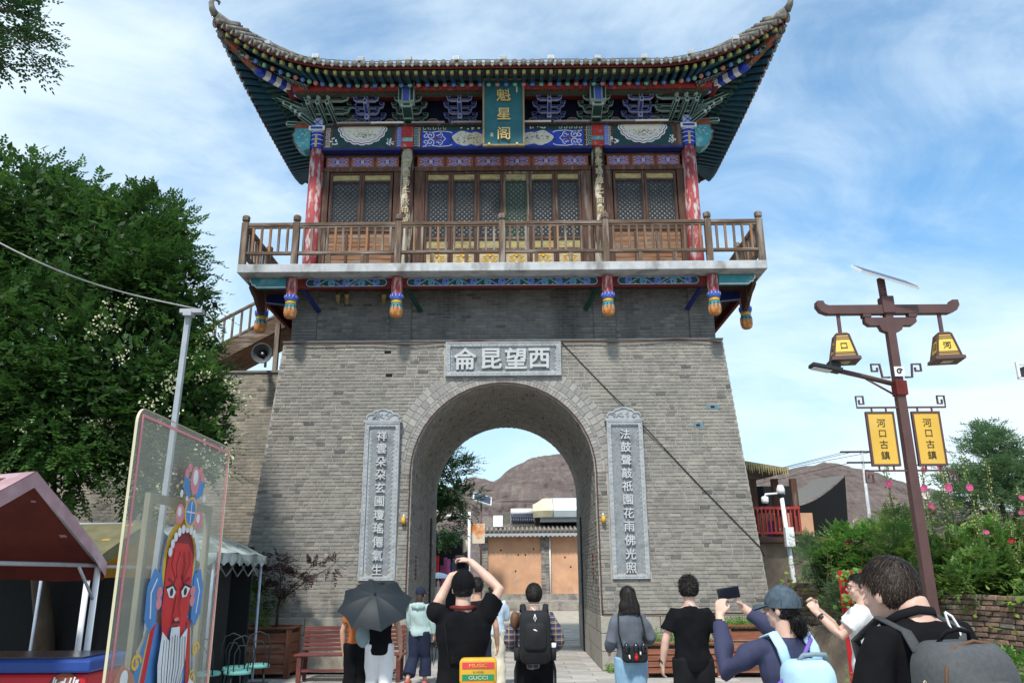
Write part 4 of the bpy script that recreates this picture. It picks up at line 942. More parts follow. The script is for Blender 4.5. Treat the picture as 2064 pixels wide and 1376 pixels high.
def stone_frame(p, x0, x1, z0, z1, y, bw, nm='frame'):
    q = MB()
    for a, b, c, d in ((x0, x1, z1-bw, z1), (x0, x1, z0, z0+bw), (x0, x0+bw, z0+bw, z1-bw), (x1-bw, x1, z0+bw, z1-bw)): q.bb(a, b, y-.05, y+.02, c, d)
    b2 = bw * .3
    for a, b, c, d in ((x0+.006, x1-.006, z1-b2, z1-.006), (x0+.006, x1-.006, z0+.006, z0+b2), (x0+.006, x0+b2, z0+b2, z1-b2), (x1-b2, x1-.006, z0+b2, z1-b2)): q.bb(a, b, y-.062, y-.045, c, d)
    rr = random.Random(int(x0*100)); n = int((z1 - z0) / .09)
    for i in range(n):
        for x in (x0 + bw*.62, x1 - bw*.62): q.box((x + rr.uniform(-.008, .008), y-.052, z0 + bw + (z1-z0-2*bw)*(i+.5)/n), (bw*.3, .012, .05))
    n = int((x1 - x0) / .09)
    for i in range(n):
        for z in (z0 + bw*.6, z1 - bw*.6): q.box((x0 + bw + (x1-x0-2*bw)*(i+.5)/n, y-.052, z), (.055, .012, bw*.3))
    return q.build(nm, 'carved_stone', p, bevel=.004)
def tilted(z): return yf(z)
P1 = thing('stone_plaque', 'wide grey carved stone plaque with four large characters above the arch', 'plaque', (0, 15.9, 5.6))
y = yf(6.05) - .02
stone_frame(P1, -1.2, 1.22, 5.68, 6.42, y - .03, .1)
q = MB(); q.bb(-1.1, 1.12, y-.035, y+.05, 5.78, 6.32); q.build('panel', 'carved_stone', P1)
q = MB(); fret_panel(q, -1.1, 1.12, 5.78, 6.32, y-.047, 0, .06); q.build('fret_relief', 'carved_stone', P1, kind='stuff')
for ch, x in zip('侖昆望西', (-.79, -.235, .27, .76)): glyph(ch, .485, (x, y-.08, 6.05), .06, 'character', 'carved_letter', P1, bold=.022)
def couplet(x0, x1, chars, label):
    p = thing('stone_couplet', label, 'stone tablet', ((x0+x1)/2, 15.9, 1.6), group='carved stone couplet tablets'); z0, z1 = 1.62, 4.69
    # follows the batter of the wall
    Rm = Matrix.Rotation(math.atan(-.046), 4, 'X'); p.rotation_euler[0] = 0
    yb = yf(3.2) - .02; sh = lambda z: 0
    stone_frame(p, x0, x1, z0, z1, yb - .045, .085)
    q = MB(); q.bb(x0+.085, x1-.085, yb-.045, yb+.12, z0+.085, z1-.085); q.build('panel', 'carved_stone', p)
    q = MB(); fret_panel(q, x0+.085, x1-.085, z0+.085, z1-.085, yb-.057, 0, .058); q.build('fret_relief', 'carved_stone', p, kind='stuff')
    n = len(chars)
    for i, ch in enumerate(chars): glyph(ch, .215, ((x0+x1)/2 - .0, yb-.083, z1 - .27 - i * (z1 - z0 - .48) / (n - 1)), .05, 'character', 'carved_letter', p, bold=.018)
    q = MB(); q.bb(x0-.03, x1+.03, yb-.1, yb+.06, z1+.003, z1+.045); q.build('cornice', 'carved_stone', p, bevel=.006)
    cx = (x0+x1)/2; w = (x1-x0)/2 - .02; zb = z1 + .046
    crest = [(cx-w, zb)] + [(cx-w*.98, zb+.05)] + arc(cx-w*.72, zb+.07, w*.27, 175, 75, 5, .07) + arc(cx-w*.38, zb+.13, w*.22, 165, 95, 4, .07) + arc(cx, zb+.15, w*.4, 150, 30, 6, .085) + arc(cx+w*.38, zb+.13, w*.22, 85, 15, 4, .07) + arc(cx+w*.72, zb+.07, w*.27, 105, 5, 5, .07) + [(cx+w*.98, zb+.05), (cx+w, zb)]
    q = MB(); q.prism(crest, yb-.055, yb+.03, 0); q.ribbon(crest[1:-1], .03, yb-.075, 0, .022)
    rr = random.Random(int(x0*10))
    for k in range(9):
        a = rr.uniform(-.7, .7); x = cx + a*w; pts = [(x, zb+.03), (x + rr.uniform(-.08, .08), zb+.07), (x + rr.uniform(-.12, .12), zb+.1 + .05*(1-abs(a)))]; q.ribbon(pts, [.018, .014, .006], yb-.07, 0, .016)
    for k in range(12): q.ball((cx + rr.uniform(-.55, .55)*w, yb-.06, zb+.05+rr.random()*.1), (.022, .018, .014), 6)
    q.build('crest', 'carved_stone', p)
couplet(-2.795, -2.085, '祥雲朵朶玄圃瓊瑤僊氣生', 'tall carved stone tablet left of the arch, above the black umbrella')
couplet(2.095, 2.82, '法鼓聲敲祇園花雨佛光照', 'tall carved stone tablet right of the arch, above the woman in grey')
NB = thing('name_board', 'dark teal name board with three gold characters hung under the eaves', 'sign', (0, 16.2, 11.2))
def nb_y(z): return 16.32 - (z - 11.16) * .16
NBM = Matrix.Rotation(math.atan(.16), 4, 'X')
q = MB(); mm = MB(); fr_ = MB()
def nbox(Q, x0, x1, z0, z1, d0, d1, m=0): Q.add([(x0, nb_y(z0)+d0, z0), (x1, nb_y(z0)+d0, z0), (x1, nb_y(z0)+d1, z0), (x0, nb_y(z0)+d1, z0), (x0, nb_y(z1)+d0, z1), (x1, nb_y(z1)+d0, z1), (x1, nb_y(z1)+d1, z1), (x0, nb_y(z1)+d1, z1)], [(0, 3, 2, 1), (4, 5, 6, 7), (0, 1, 5, 4), (1, 2, 6, 5), (2, 3, 7, 6), (3, 0, 4, 7)], m)
nbox(q, -.41, .48, 11.2, 12.74, 0, .05); q.build('board', 'board_teal', NB)
for a, b, c, d in ((-.45, .52, 11.16, 11.205), (-.45, .52, 12.735, 12.78), (-.45, -.405, 11.207, 12.733), (.475, .52, 11.207, 12.733)): nbox(fr_, a, b, c, d, -.035, .055)
fr_.build('frame', 'gilt_frame', NB, bevel=.008)
for ch, z in zip('魁星阁', (12.38, 11.93, 11.47)): glyph(ch, .345, (.04, nb_y(z)-.012, z), .02, 'character', 'gold', NB, bold=.006)
q = MB(); nbox(q, -.27, -.2, 11.4, 11.48, -.004, .002, 0)
for k in range(3): nbox(q, -.262 + k*.024, -.25 + k*.024, 11.41, 11.47, -.006, -.001, 1)
nbox(q, .33, .36, 12.45, 12.58, -.004, .002, 0); q.build('seal_mark', ['cream', 'board_teal'], NB)
for x in (-.3, .34): q = MB(); q.ball((x, nb_y(11.19)-.04, 11.2), (.035, .03, .04), 8); q.build('stud', 'gold', NB)
for cx, chars, lab in ((-2.27, '山河毓秀千秋甲第', 'worn gold characters running down the left weathered column of the pavilion'), (2.27, '奎壁聯輝七曲星', 'worn gold characters running down the right weathered column of the pavilion')):
    p = thing('column_inscription', lab, 'inscription', (cx, 16.9, 9), group='gold column couplets')
    for i, ch in enumerate(chars): glyph(ch, .19, (cx, 16.883, 11.3 - i*.245), .012, 'character', 'gold_worn', p)

# ================================================================== CABLES, SPEAKER, FLOODLIGHTS, SMALL FITTINGS
def cable(pts, r, m, label, cat='cable'):
    q = MB(); q.tube(pts, r, 6); return single(q, 'cable', m, label, cat)
pts = [(-4.6 + i*.46, 16.13 + .0, 6.44 - .03*math.sin(i*1.3) - .05*math.sin(i*.37)**2) for i in range(21)]
cable(pts, .014, 'cable_brown', 'thin brown cable sagging along the ledge across the whole tower front')
cable([(x, yf(z) - .026, z) for x, z in ((1.24, 6.42), (2.2, 5.33))] + [(2.6, yf(4.88) - .09, 4.88), (2.95, yf(4.5) - .06, 4.5)] + [(x, yf(z) - .026, z) for x, z in ((3.4, 3.98), (3.9, 3.4), (4.6, 2.62), (4.98, 2.2), (5.05, 2.02))], .011, 'cable_black', 'straight black cable slanting down the wall from the wide plaque')
cable([(AR+.03, 15.86 + 0, .98)] + [(AR + .03, yf(z)-.02, z) for z in (1.2, 2, 3, 3.68)] + [((AR+.03)*math.cos(PI*i/24), yf(SP + AR*math.sin(PI*i/24)) - .02, SP + (AR+.03)*math.sin(PI*i/24)) for i in range(1, 24)] + [(-AR-.03, yf(z)-.02, z) for z in (3.68, 3, 2, 1.2, .98)], .014, 'cable_brown', 'brown conduit running round the mouth of the arch')
cable([(AR+.03, 15.84, .99), (2.8, 15.835, .985), (4.0, 15.83, 1.0), (5.2, 15.835, .99)], .016, 'cable_brown', 'brown conduit lying on top of the granite plinth at right')
for s, lab in ((-1, 'small yellow lamp on the wall left of the arch'), (1, 'small yellow lamp on the wall right of the arch')):
    p = thing('wall_lamp', lab, 'wall lamp', (s*1.96, 15.95, 2.75), group='yellow lamps beside the arch'); x = s*1.96; y = yf(2.75)
    q = MB(); q.bb(x-.035, x+.035, y-.09, y-.01, 2.68, 2.82); q.lathe([(.02, 0), (.045, .02), (.04, .1), (.02, .12)], (x, y-.09, 2.69), 10); q.build('lamp_body', 'yellow_carving', p)
    q = MB(); q.bb(x-.015, x+.015, y-.05, y, 2.83, 2.87); q.build('bracket', 'white_metal', p)
fl0 = None
for i, x in enumerate((-5.27, -4.21, -3.18, -2.1, -1.02, .04, 1.12, 2.18, 3.24, 4.3, 5.3)):
    e = eave(0, x / HX)
    if fl0 is None:
        fl0 = thing('floodlight', 'grey floodlight on the roof edge, leftmost of the row', 'floodlight', (0, 0, 0), group='floodlights along the front eave')
        q = MB(); q.bb(-.07, .07, -.06, .06, .05, .15, 0); q.bb(-.055, .055, -.064, -.058, .062, .138, 1); q.build('housing', ['grey_metal', 'dusty_pane'], fl0, bevel=.008)
        q = MB(); q.bb(-.08, -.072, -.02, .02, -.05, .12); q.bb(.072, .08, -.02, .02, -.05, .12); q.bb(-.08, .08, -.02, .02, -.06, -.05); q.build('bracket', 'grey_metal', fl0); o = fl0
    else: o = dup(fl0); o['label'] = 'small grey floodlight on the roof edge, ' + ('', 'second from the left', 'third from the left', 'fourth from the left', 'just left of the name board', 'right above the name board', 'just right of the name board', 'fourth from the right', 'third from the right', 'second from the right', 'rightmost of the row')[i]
    o.location = e + Vector((0, .12, .18)); o.rotation_euler = (rad(R.uniform(-8, 8)), 0, rad(R.uniform(-12, 12)))
q = MB(); q.tube([eave(0, s/12) + Vector((0, .05, .2 - .02*math.sin(s*2))) for s in range(-11, 12)], .008, 5); single(q, 'wire', 'cable_black', 'thin dark wire strung along the front roof edge', 'wire')
for x in (-3.6, -3.4, -2.6):
    q = MB(); q.tube([(x, 16.4, 7.42), (x+.02, 16.3, 7.52), (x+.03, 16.22, 7.56)], [.05, .05, .06], 10); q.tube([(x, 16.43, 7.4), (x, 16.38, 7.44)], .03, 8); single(q, 'spotlight', 'faded_yellow', {-3.6: 'dull brass spotlight under the balcony, left one of the close pair', -3.4: 'dull brass spotlight under the balcony, right one of the close pair', -2.6: 'dull brass spotlight under the balcony beside the second hanging post'}[x], 'spotlight', 'spotlights under the balcony')
HN = thing('horn_loudspeaker', 'grey horn loudspeaker on top of the lower brick wall', 'loudspeaker', (-5.62, 18.0, 6.44))
q = MB(); q.lathe([(.05, -.45), (.06, -.3), (.1, -.15), (.17, -.04), (.235, 0), (.24, .012), (.225, .01), (.16, -.06), (.07, -.25), (.03, -.3)], n=28)
M = Matrix.Translation((-5.64, 17.85, 6.7)) @ Matrix.Rotation(rad(8), 4, 'Z') @ Matrix.Rotation(rad(97), 4, 'X'); q.v = [tuple(M @ Vector(v)) for v in q.v]; q.build('horn', 'grey_dark', HN) if 'grey_dark' in MATS else q.build('horn', mat('grey_dark', (.09, .1, .11), .5, .15, 6, .03), HN)
q = MB(); q.tube([M @ Vector((0, 0, -.3)), M @ Vector((0, 0, -.05))], .035, 10); q.build('driver', 'grey_metal', HN)
q = MB(); q.bar((-5.62, 18.1, 6.43), (-5.62, 18.1, 6.7), .05, .05); q.build('foot', 'grey_metal', HN)

# ================================================================== LOWER BRICK WALL AT LEFT, STAIRCASE
LW = thing('side_wall', 'lower tan brick wall running left from the tower behind the tree', 'wall', (-8, 18.5, 0))
q = MB(); q.bb(-13, -4.7, 18.52, 20.5, -.02, 6.40); q.build('wall_core', 'mortar_tan', LW)
q = MB(); q.bb(-13, -4.72, 18.47, 20.5, 6.402, 6.45); q.build('coping', 'brick_pale', LW)
rest = MB(); cand = []
z = .0; row = 0
while z + CH < 6.4:
    x = -13 + (BL/2 if row % 2 else 0)
    while x < -4.72:
        a, b = x + .005, min(x + BL - .005, -4.72)
        if b - a > .04: cand.append((a, b, z + .0045, z + CH - .0045, tone()))
        x += BL
    z += CH; row += 1
sel = [b for b in cand if b[1] - b[0] > .2 and b[0] > -6.8 and b[2] > 1.9 and b[4] > .2 and b[1] < -5.02][:290]; ss = set(sel)
for b in cand:
    if b not in ss: bricktop(rest, *b[:4], lambda zz: 18.52, .008 + R.uniform(-.003, .003), b[4])
rest.build('brick_courses', 'brick_tan', LW, kind='stuff')
pob = [None] * 10
for b in sel:
    k = min(9, int((b[4] - .2) / .8 * 10))
    if pob[k] is None:
        q = MB(); w, h = .205, CH - .009; bricktop(q, -w/2, w/2, -h/2, h/2, lambda zz: 0, .008 + .001*(k % 3), .2 + .08*k); pob[k] = o = q.build('brick', 'brick_tan', LW, local=True)
    else: o = inst(pob[k], LW)
    o.location = Vector(((b[0]+b[1])/2, 18.52, (b[2]+b[3])/2)) - ORG[LW.name]
ST = thing('wooden_staircase', 'weathered wooden staircase climbing to the balcony behind the tree', 'staircase', (-6, 19.5, 6.4))
A0, A1 = Vector((-9.2, 18.9, 5.75)), Vector((-5.2, 18.9, 8.0))
dr = (A1 - A0).normalized()
for yy, nm in ((0, 'stringer'), (1.3, 'stringer')):
    q = MB(); q.bar(A0 + Vector((0, yy, 0)), A1 + Vector((0, yy, 0)), .07, .34); q.build(nm, 'old_wood_h', ST)
q = MB(); q.bar(A0 + Vector((0, .65, -.19)), A1 + Vector((0, .65, -.19)), 1.3, .03); 
q.build('soffit_boards', 'brown_wood_h', ST)
for i in range(14):
    p = A0.lerp(A1, (i + .5) / 14); q = MB(); q.box(p + Vector((0, .65, .02)), (.26, 1.22, .04)); q.build('tread', 'brown_wood_h', ST)
    p = A0.lerp(A1, (i + .5) / 14)
for yy in (0, 1.3):
    for i in range(19):
        p = A0.lerp(A1, (i + .5) / 19) + Vector((0, yy, .15)); q = MB(); q.bar(p, p + Vector((0, 0, .72)), .045, .045); q.build('baluster', 'old_wood', ST)
    q = MB(); q.bar(A0 + Vector((0, yy, .9)), A1 + Vector((0, yy, .9)), .07, .06); q.build('handrail', 'old_wood_h', ST)
    q = MB(); q.bar(A0 + Vector((0, yy, .26)), A1 + Vector((0, yy, .26)), .06, .05); q.build('lower_rail', 'old_wood_h', ST)
q = MB(); q.bar((-5.62, 18.85, 6.45), (-5.62, 18.85, 7.75), .11, .11); q.build('support_post', 'old_wood', ST)

# ================================================================== POLE, WIRE
PL = thing('metal_pole', 'grey square metal pole with a clamp head behind the clear panel', 'pole', (-3.78, 9.2, 0))
q = MB(); q.bar((-3.8, 9.2, 0), (-3.72, 9.2, 4.78), .058, .058, up=(0, 1, 0)); q.build('shaft', 'pole_grey' if 'pole_grey' in MATS else mat('pole_grey', (.3, .34, .37), .5, .12, 6, .05), PL)
q = MB(); q.box((-3.68, 9.2, 4.82), (.27, .1, .05)); q.box((-3.7, 9.16, 4.77), (.1, .12, .05)); q.build('clamp', 'grey_metal', PL)
w0, w1 = Vector((-6.6, 8.9, 5.95)), Vector((-3.64, 9.2, 4.86))
q = MB(); q.tube([w0.lerp(w1, t) - Vector((0, 0, .28*math.sin(PI*t)*.6)) for t in [i/16 for i in range(17)]], .009, 7); single(q, 'cable', 'white_cable' if 'white_cable' in MATS else mat('white_cable', (.3, .3, .3), .6, .2, 12, .05), 'pale grey cable sagging from the metal pole across the tree', 'cable')

# ================================================================== LAMP POST
mat('lamp_brown', (.095, .048, .044), .5, .12, 5, .05, 40, spec=.4)
mat('lamp_yellow', (.76, .5, .09), .6, .12, 3, .05, 30)
mat('banner_yellow', (.66, .41, .07), .7, .1, 1.2, .05, 30, col2=(.6, .44, .16), thr=.62, s2=2)
mat('ink', (.015, .02, .018), .7, 0, 5, 0)
mat('solar_cell', (.02, .03, .07), .25, .1, 20, .02, spec=.6)
LP = thing('street_lamp', 'brown street lamp with two hanging lanterns, yellow banners and a solar panel', 'street lamp', (5.62, 11, 0))
lx, ly = 5.66, 11.0
q = MB(); q.tube([(lx+.06, ly, 0), (lx+.03, ly, 2.7), (lx, ly, 5.5)], [.102, .092, .08], 4, sm=False); q.v = [tuple(Matrix.Translation((lx, ly, 0)) @ Matrix.Rotation(rad(45), 4, 'Z') @ Matrix.Translation((-lx, -ly, 0)) @ Vector(v)) for v in q.v]; q.build('post', 'lamp_brown', LP, bevel=.012)
q = MB(); q.box((lx+.05, ly, .06), (.5, .5, .12)); q.build('base_plate', 'lamp_brown', LP, bevel=.01)
q = MB(); q.box((lx, ly, 5.43), (.17, .17, .26)); q.build('collar', 'lamp_brown', LP, bevel=.01)
q = MB(); q.tube([(lx-.02, ly, 5.5), (lx-.03, ly, 5.85)], .055, 10); q.build('panel_stem', 'lamp_brown', LP)
q = MB(); rot = Matrix.Rotation(rad(19), 3, 'Y') @ Matrix.Rotation(rad(30), 3, 'X'); q.box((lx+.03, ly, 5.88), (.84, .62, .035), 0, .5, rot); q.box(Vector((lx+.03, ly, 5.88)) + rot @ Vector((0, 0, .021)), (.8, .58, .006), 1, .5, rot); q.build('solar_panel', ['white_metal', 'solar_cell'], LP)
prof = [(-1.02, .1), (-1.03, .02), (-.98, -.06), (-.88, -.1), (.88, -.1), (.98, -.06), (1.03, .02), (1.02, .1), (.93, .1), (.91, .05), (.86, .03), (-.86, .03), (-.91, .05), (-.93, .1)]
q = MB(); q.prism([(lx + a, 5.4 + b) for a, b in prof], ly-.06, ly+.06); q.build('cross_arm', 'lamp_brown', LP, bevel=.008)
q = MB(); q.prism([(lx-.36, 5.24), (lx-.36, 5.17), (lx-.3, 5.12), (lx-.16, 5.12), (lx-.13, 5.05), (lx-.06, 5.02), (lx+.08, 5.02), (lx+.15, 5.05), (lx+.18, 5.12), (lx+.32, 5.12), (lx+.38, 5.17), (lx+.38, 5.24)], ly-.05, ly+.05); q.bb(lx-.38, lx-.26, ly-.055, ly+.055, 5.245, 5.31); q.bb(lx+.28, lx+.4, ly-.055, ly+.055, 5.245, 5.31); q.build('bracket', 'lamp_brown', LP, bevel=.006)
def lantern(cx, c1, c2):
    rz = rad(-10)
    p = bpy.data.objects.new('lantern', None); link(p); p.parent = LP; ORG[p.name] = Vector(); zt = 5.0
    p.location = Vector((cx, ly, 0)) - ORG[LP.name]; p.rotation_euler = (0, 0, rz)
    q = MB(); q.bar((0, 0, 4.98), (0, 0, 5.31), .045, .045); q.build('hanger', 'lamp_brown', p, local=True)
    a, b, z0, z1 = .088, .158, 4.63, 4.98
    def fr4(r0, z0, r1, z1, Q, m): Q.add([(sx*r0, sy*r0, z0) for sx, sy in ((-1, -1), (1, -1), (1, 1), (-1, 1))] + [(sx*r1, sy*r1, z1) for sx, sy in ((-1, -1), (1, -1), (1, 1), (-1, 1))], [(0, 3, 2, 1), (4, 5, 6, 7), (0, 1, 5, 4), (1, 2, 6, 5), (2, 3, 7, 6), (3, 0, 4, 7)], m)
    q = MB(); fr4(b-.004, z0, a-.004, z1, q, 0); q.build('shade', 'lamp_yellow', p, local=True)
    q = MB(); rr = lambda z: lerp(b, a, (z-z0)/(z1-z0))
    for z, h in ((4.635, .02), (4.672, .012), (4.698, .01), (4.9, .012), (4.93, .014), (4.965, .02)): fr4(rr(z)+.004, z, rr(z+h)+.004, z+h, q, 0)
    for sx, sy in ((-1, -1), (1, -1), (1, 1), (-1, 1)): q.bar((sx*b, sy*b, z0), (sx*a, sy*a, z1), .022, .022)
    fr4(b+.04, 4.585, b+.035, 4.63, q, 0); fr4(a+.01, 4.98, a-.02, 5.01, q, 0); q.build('lantern_frame', 'lamp_brown', p, local=True)
    q = MB(); q.bb(-.07, .07, -.07, .07, 4.578, 4.586); q.build('diffuser', 'cream', p, local=True)
    tl = math.atan((b-a)/(z1-z0)); zc_ = 4.8
    for ch, ang in ((c1, 0), (c2, -90)):
        M = Matrix.Rotation(rad(ang), 4, 'Z') @ Matrix.Rotation(-tl, 4, 'X'); pos = Matrix.Rotation(rad(ang), 3, 'Z') @ Vector((0, -rr(zc_)-.004, zc_)); glyph(ch, .115, pos, .006, 'character', 'ink', p, M=M)
lantern(lx-.72, '口', '古'); lantern(lx+.74, '河', '口')
# side street light arm
q = MB(); q.tube([(lx-.1, ly-.02, 4.27), (lx-.5, ly-.02, 4.38), (lx-.98, ly-.02, 4.5)], .035, 10); q.build('lamp_arm', 'lamp_brown', LP)
q = MB(); q.tube([(lx-.1, ly-.02, 4.12), (lx-.45, ly-.02, 4.34)], .015, 6); q.build('brace', 'lamp_brown', LP)
q = MB(); rot = Matrix.Rotation(rad(12), 3, 'Y'); q.box((lx-1.0, ly-.02, 4.5), (.42, .2, .05), 0, .5, rot); q.box((lx-.88, ly-.02, 4.54), (.16, .14, .07), 0, .5, rot); q.box(Vector((lx-1.06, ly-.02, 4.5)) + rot @ Vector((0, 0, -.027)), (.26, .16, .006), 1, .5, rot); q.build('light_head', ['black_metal', 'white_metal'], LP, bevel=.006)
q = MB(); q.bb(lx-.06, lx+.08, ly-.082, ly-.074, 4.36, 4.5, 0); q.ribbon(spiral(lx+.01, 4.43, .045, .01, 20, 1.2, 12), .02, ly-.087, 1); q.build('label_plate', ['white_metal', 'ink'], LP)
q = MB(); q.box((lx+.015, ly, 4.2), (.155, .155, .2)); q.build('clamp_band', 'dark_red', LP)
for s in (-1, 1):
    def hook(z0, up, x0, w=.028):
        pts = [(x0, z0)]; return pts
    q = MB(); x = lx + s*.15; q.ribbon([(x-s*.05, 4.36), (x-s*.0+s*.06, 4.36), (x+s*.08, 4.55), (x+s*.2, 4.55), (x+s*.2, 4.45), (x+s*.12, 4.45), (x+s*.12, 4.5)], .025, ly-.03, 0, .03); q.build('scroll_ornament', 'lamp_brown', LP)
    bx0, bx1 = lx + s*.14, lx + s*.5; a, b = min(bx0, bx1), max(bx0, bx1); off = .03
    p = bpy.data.objects.new('banner', None); link(p); p.parent = LP; ORG[p.name] = ORG[LP.name].copy()
    q = MB(); q.bb(a, b, ly-.015, ly+.015, 3.13, 3.85); q.build('cloth', 'banner_yellow', p)
    q = MB()
    for A in ((a-.018, a+.01, 3.11, 3.87), (b-.01, b+.018, 3.11, 3.87), (a+.01, b-.01, 3.84, 3.87), (a+.01, b-.01, 3.11, 3.14)): q.bb(A[0], A[1], ly-.022, ly+.022, A[2], A[3])
    q.build('banner_frame', 'lamp_brown', p)
    for ch, z in zip('河口古鎮', (3.71, 3.56, 3.41, 3.26)): glyph(ch, .125, ((a+b)/2, ly-.018, z), .004, 'character', 'ink', p)
    for z, u in ((3.93, 1), (3.05, -1)):
        q = MB(); xe = lx + s*.62; q.ribbon([(lx, z), (xe, z), (xe, z+u*.16), (xe-s*.1, z+u*.16), (xe-s*.1, z+u*.05), (xe-s*.04, z+u*.05), (xe-s*.04, z+u*.11)], .024, ly-.012, 0, .024)
        for t in (.22, .42): q.bb(lx+s*t-.01, lx+s*t+.01, ly-.01, ly+.01, *(sorted((z, z-u*.07)))); 
        q.build('banner_rail', 'lamp_brown', p)

# ================================================================== GARDEN WALL, BED, RED BOARD
GA, GB = Vector((5.5, 16.6, 0)), Vector((7.35, 10.4, 0)); GE = Vector((9.2, 4.0, 0))
GW = thing('garden_wall', 'low rough red brick wall holding up the flower bed at right', 'wall', (6.4, 13.5, 0))
def wall_pt(t): return GA.lerp(GB, t) if t <= 1 else GB.lerp(GE, t - 1)
def gtop(t): return 1.50 - .14*min(t, 1) + .03*math.sin(t*9) + .02*math.sin(t*23)
d1 = (GB - GA).normalized(); nrm = Vector((-abs(d1.y), -abs(d1.x), 0)).normalized(); 
q = MB(); n = 30; vs = []
for i in range(n + 1):
    t = 2*i/n; p = wall_pt(t); h = gtop(t) - .02
    vs += [p + Vector((0, 0, 0)), p + Vector((0, 0, h)), p - nrm*.3 + Vector((0, 0, h)), p - nrm*.3]
q.add(vs, [(i*4 + a, i*4 + 4 + a, i*4 + 4 + b, i*4 + b) for i in range(n) for a, b in ((0, 1), (1, 2))]); q.build('wall_core', 'mortar_dark', GW)
gobs = [None]*10; cnt = 0; rest = MB(); LW_ = (GB - GA).length; lst = []
z = .0; row = 0; gh = .073
while z < 1.5:
    x = -.12 if row % 2 else 0
    while x < LW_ * 2:
        L_ = R.choice((.24, .24, .115, .2)); t = (x + L_/2)/LW_
        if t < 2 and z + gh*.8 < gtop(t): lst.append((x, L_, z, t))
        x += L_ + .01
    z += gh; row += 1
big = sorted([b for b in lst if b[3] < 1.15 and b[2] > .55], key=lambda b: -b[3])[:290]; bs = set(big)
for b in lst:
    x, L_, z, t = b; p = wall_pt(t); d = d1 if t <= 1 else (GE - GB).normalized(); nn = Vector((-abs(d.y), -abs(d.x), 0)).normalized(); tn = min(1, max(0, R.gauss(.5, .25)))
    k = min(9, int(tn*10)); pr_ = R.uniform(-.012, .02)
    if b in bs:
        if gobs[k] is None:
            w = MB(); w.bb(-.118, .118, -.05, .05, -.031, .031, 0, .05 + .1*k); gobs[k] = o = w.build('brick', 'brick_red', GW, local=True, bevel=.007)
        else: o = inst(gobs[k], GW)
        M = Matrix((d, -nn, Vector((0, 0, 1)))).transposed() @ Matrix.Rotation(R.uniform(-.03, .03), 3, 'Y'); M = M @ Matrix.Diagonal((L_/.24, 1, R.uniform(.85, 1.05))); M = M.to_4x4(); M.translation = p + nn*pr_ + Vector((0, 0, z + gh/2 + R.uniform(-.006, .006) + .02*math.sin(x*1.7))) - ORG[GW.name]; o.matrix_local = M
    else: rest.box(p + nn*pr_ + Vector((0, 0, z + gh/2)), (L_, .1, .062), 0, tn, Matrix((d, -nn, Vector((0, 0, 1)))).transposed())
rest.build('brick_courses', 'brick_red', GW, kind='stuff')
mat('mud', (.2, .16, .12), .95, .3, 4, .6, 25, col2=(.17, .13, .1), thr=.55, s2=3)
MW = MB(); 
vs = []; n = 16
for i in range(n + 1):
    t = i/n; p = Vector((5.2, 15.7, 0)).lerp(Vector((6.35, 12.0, 0)), t); h = .8 - .1*t + .05*math.sin(i*1.9); nn = nrm
    vs += [p + nn*.28 + Vector((0, 0, 0)), p + nn*(.1 + .03*math.sin(i*2.3)) + Vector((0, 0, h*.6)), p + nn*.05 + Vector((0, 0, h)), p - nn*.25 + Vector((0, 0, h+.03))]
MW.add(vs, [(i*4 + a, i*4 + 4 + a, i*4 + 5 + a, i*4 + 1 + a) for i in range(n) for a in range(3)], sm=True); single(MW, 'mud_bank', 'mud', 'lumpy mud plastered bank at the foot of the brick garden wall', 'earth bank')
bed = MB(); vs = []; nn_ = 20
for i in range(nn_ + 1):
    t = 2*i/nn_; p = wall_pt(t)
    vs += [p - nrm*.25 + Vector((0, 0, 1.38 - .1*min(t, 1))), p - nrm*2.2 + Vector((0, 0, 1.42)), p - nrm*6 + Vector((0, 0, 1.4)), p - nrm*20 + Vector((0, 0, 1.2)), p - nrm*20 + Vector((0, 0, -.1))]
bed.add(vs, [(i*5 + a, i*5 + 5 + a, i*5 + 6 + a, i*5 + 1 + a) for i in range(nn_) for a in range(4)]); struct(bed, 'flower_bed', 'mud')
mat('red_board', (.4, .012, .016), .5, .12, 4, .05)
RB = thing('red_board', 'plain red board standing by the garden wall behind the man in white', 'board', (3.95, 9.3, 0))
q = MB(); Mz = Matrix.Translation((4.07, 9.3, 0)) @ Matrix.Rotation(rad(-12), 4, 'Z')
for nm, b, m in (('panel', (-.21, .21, -.012, .012, .42, 1.74), 'red_board'), ('leg', (-.2, -.16, -.02, .02, 0, .42), 'black_metal'), ('leg', (.16, .2, -.02, .02, 0, .42), 'black_metal')):
    q = MB(); q.bb(*b); q.v = [tuple(Mz @ Vector(v)) for v in q.v]; q.build(nm, m, RB)

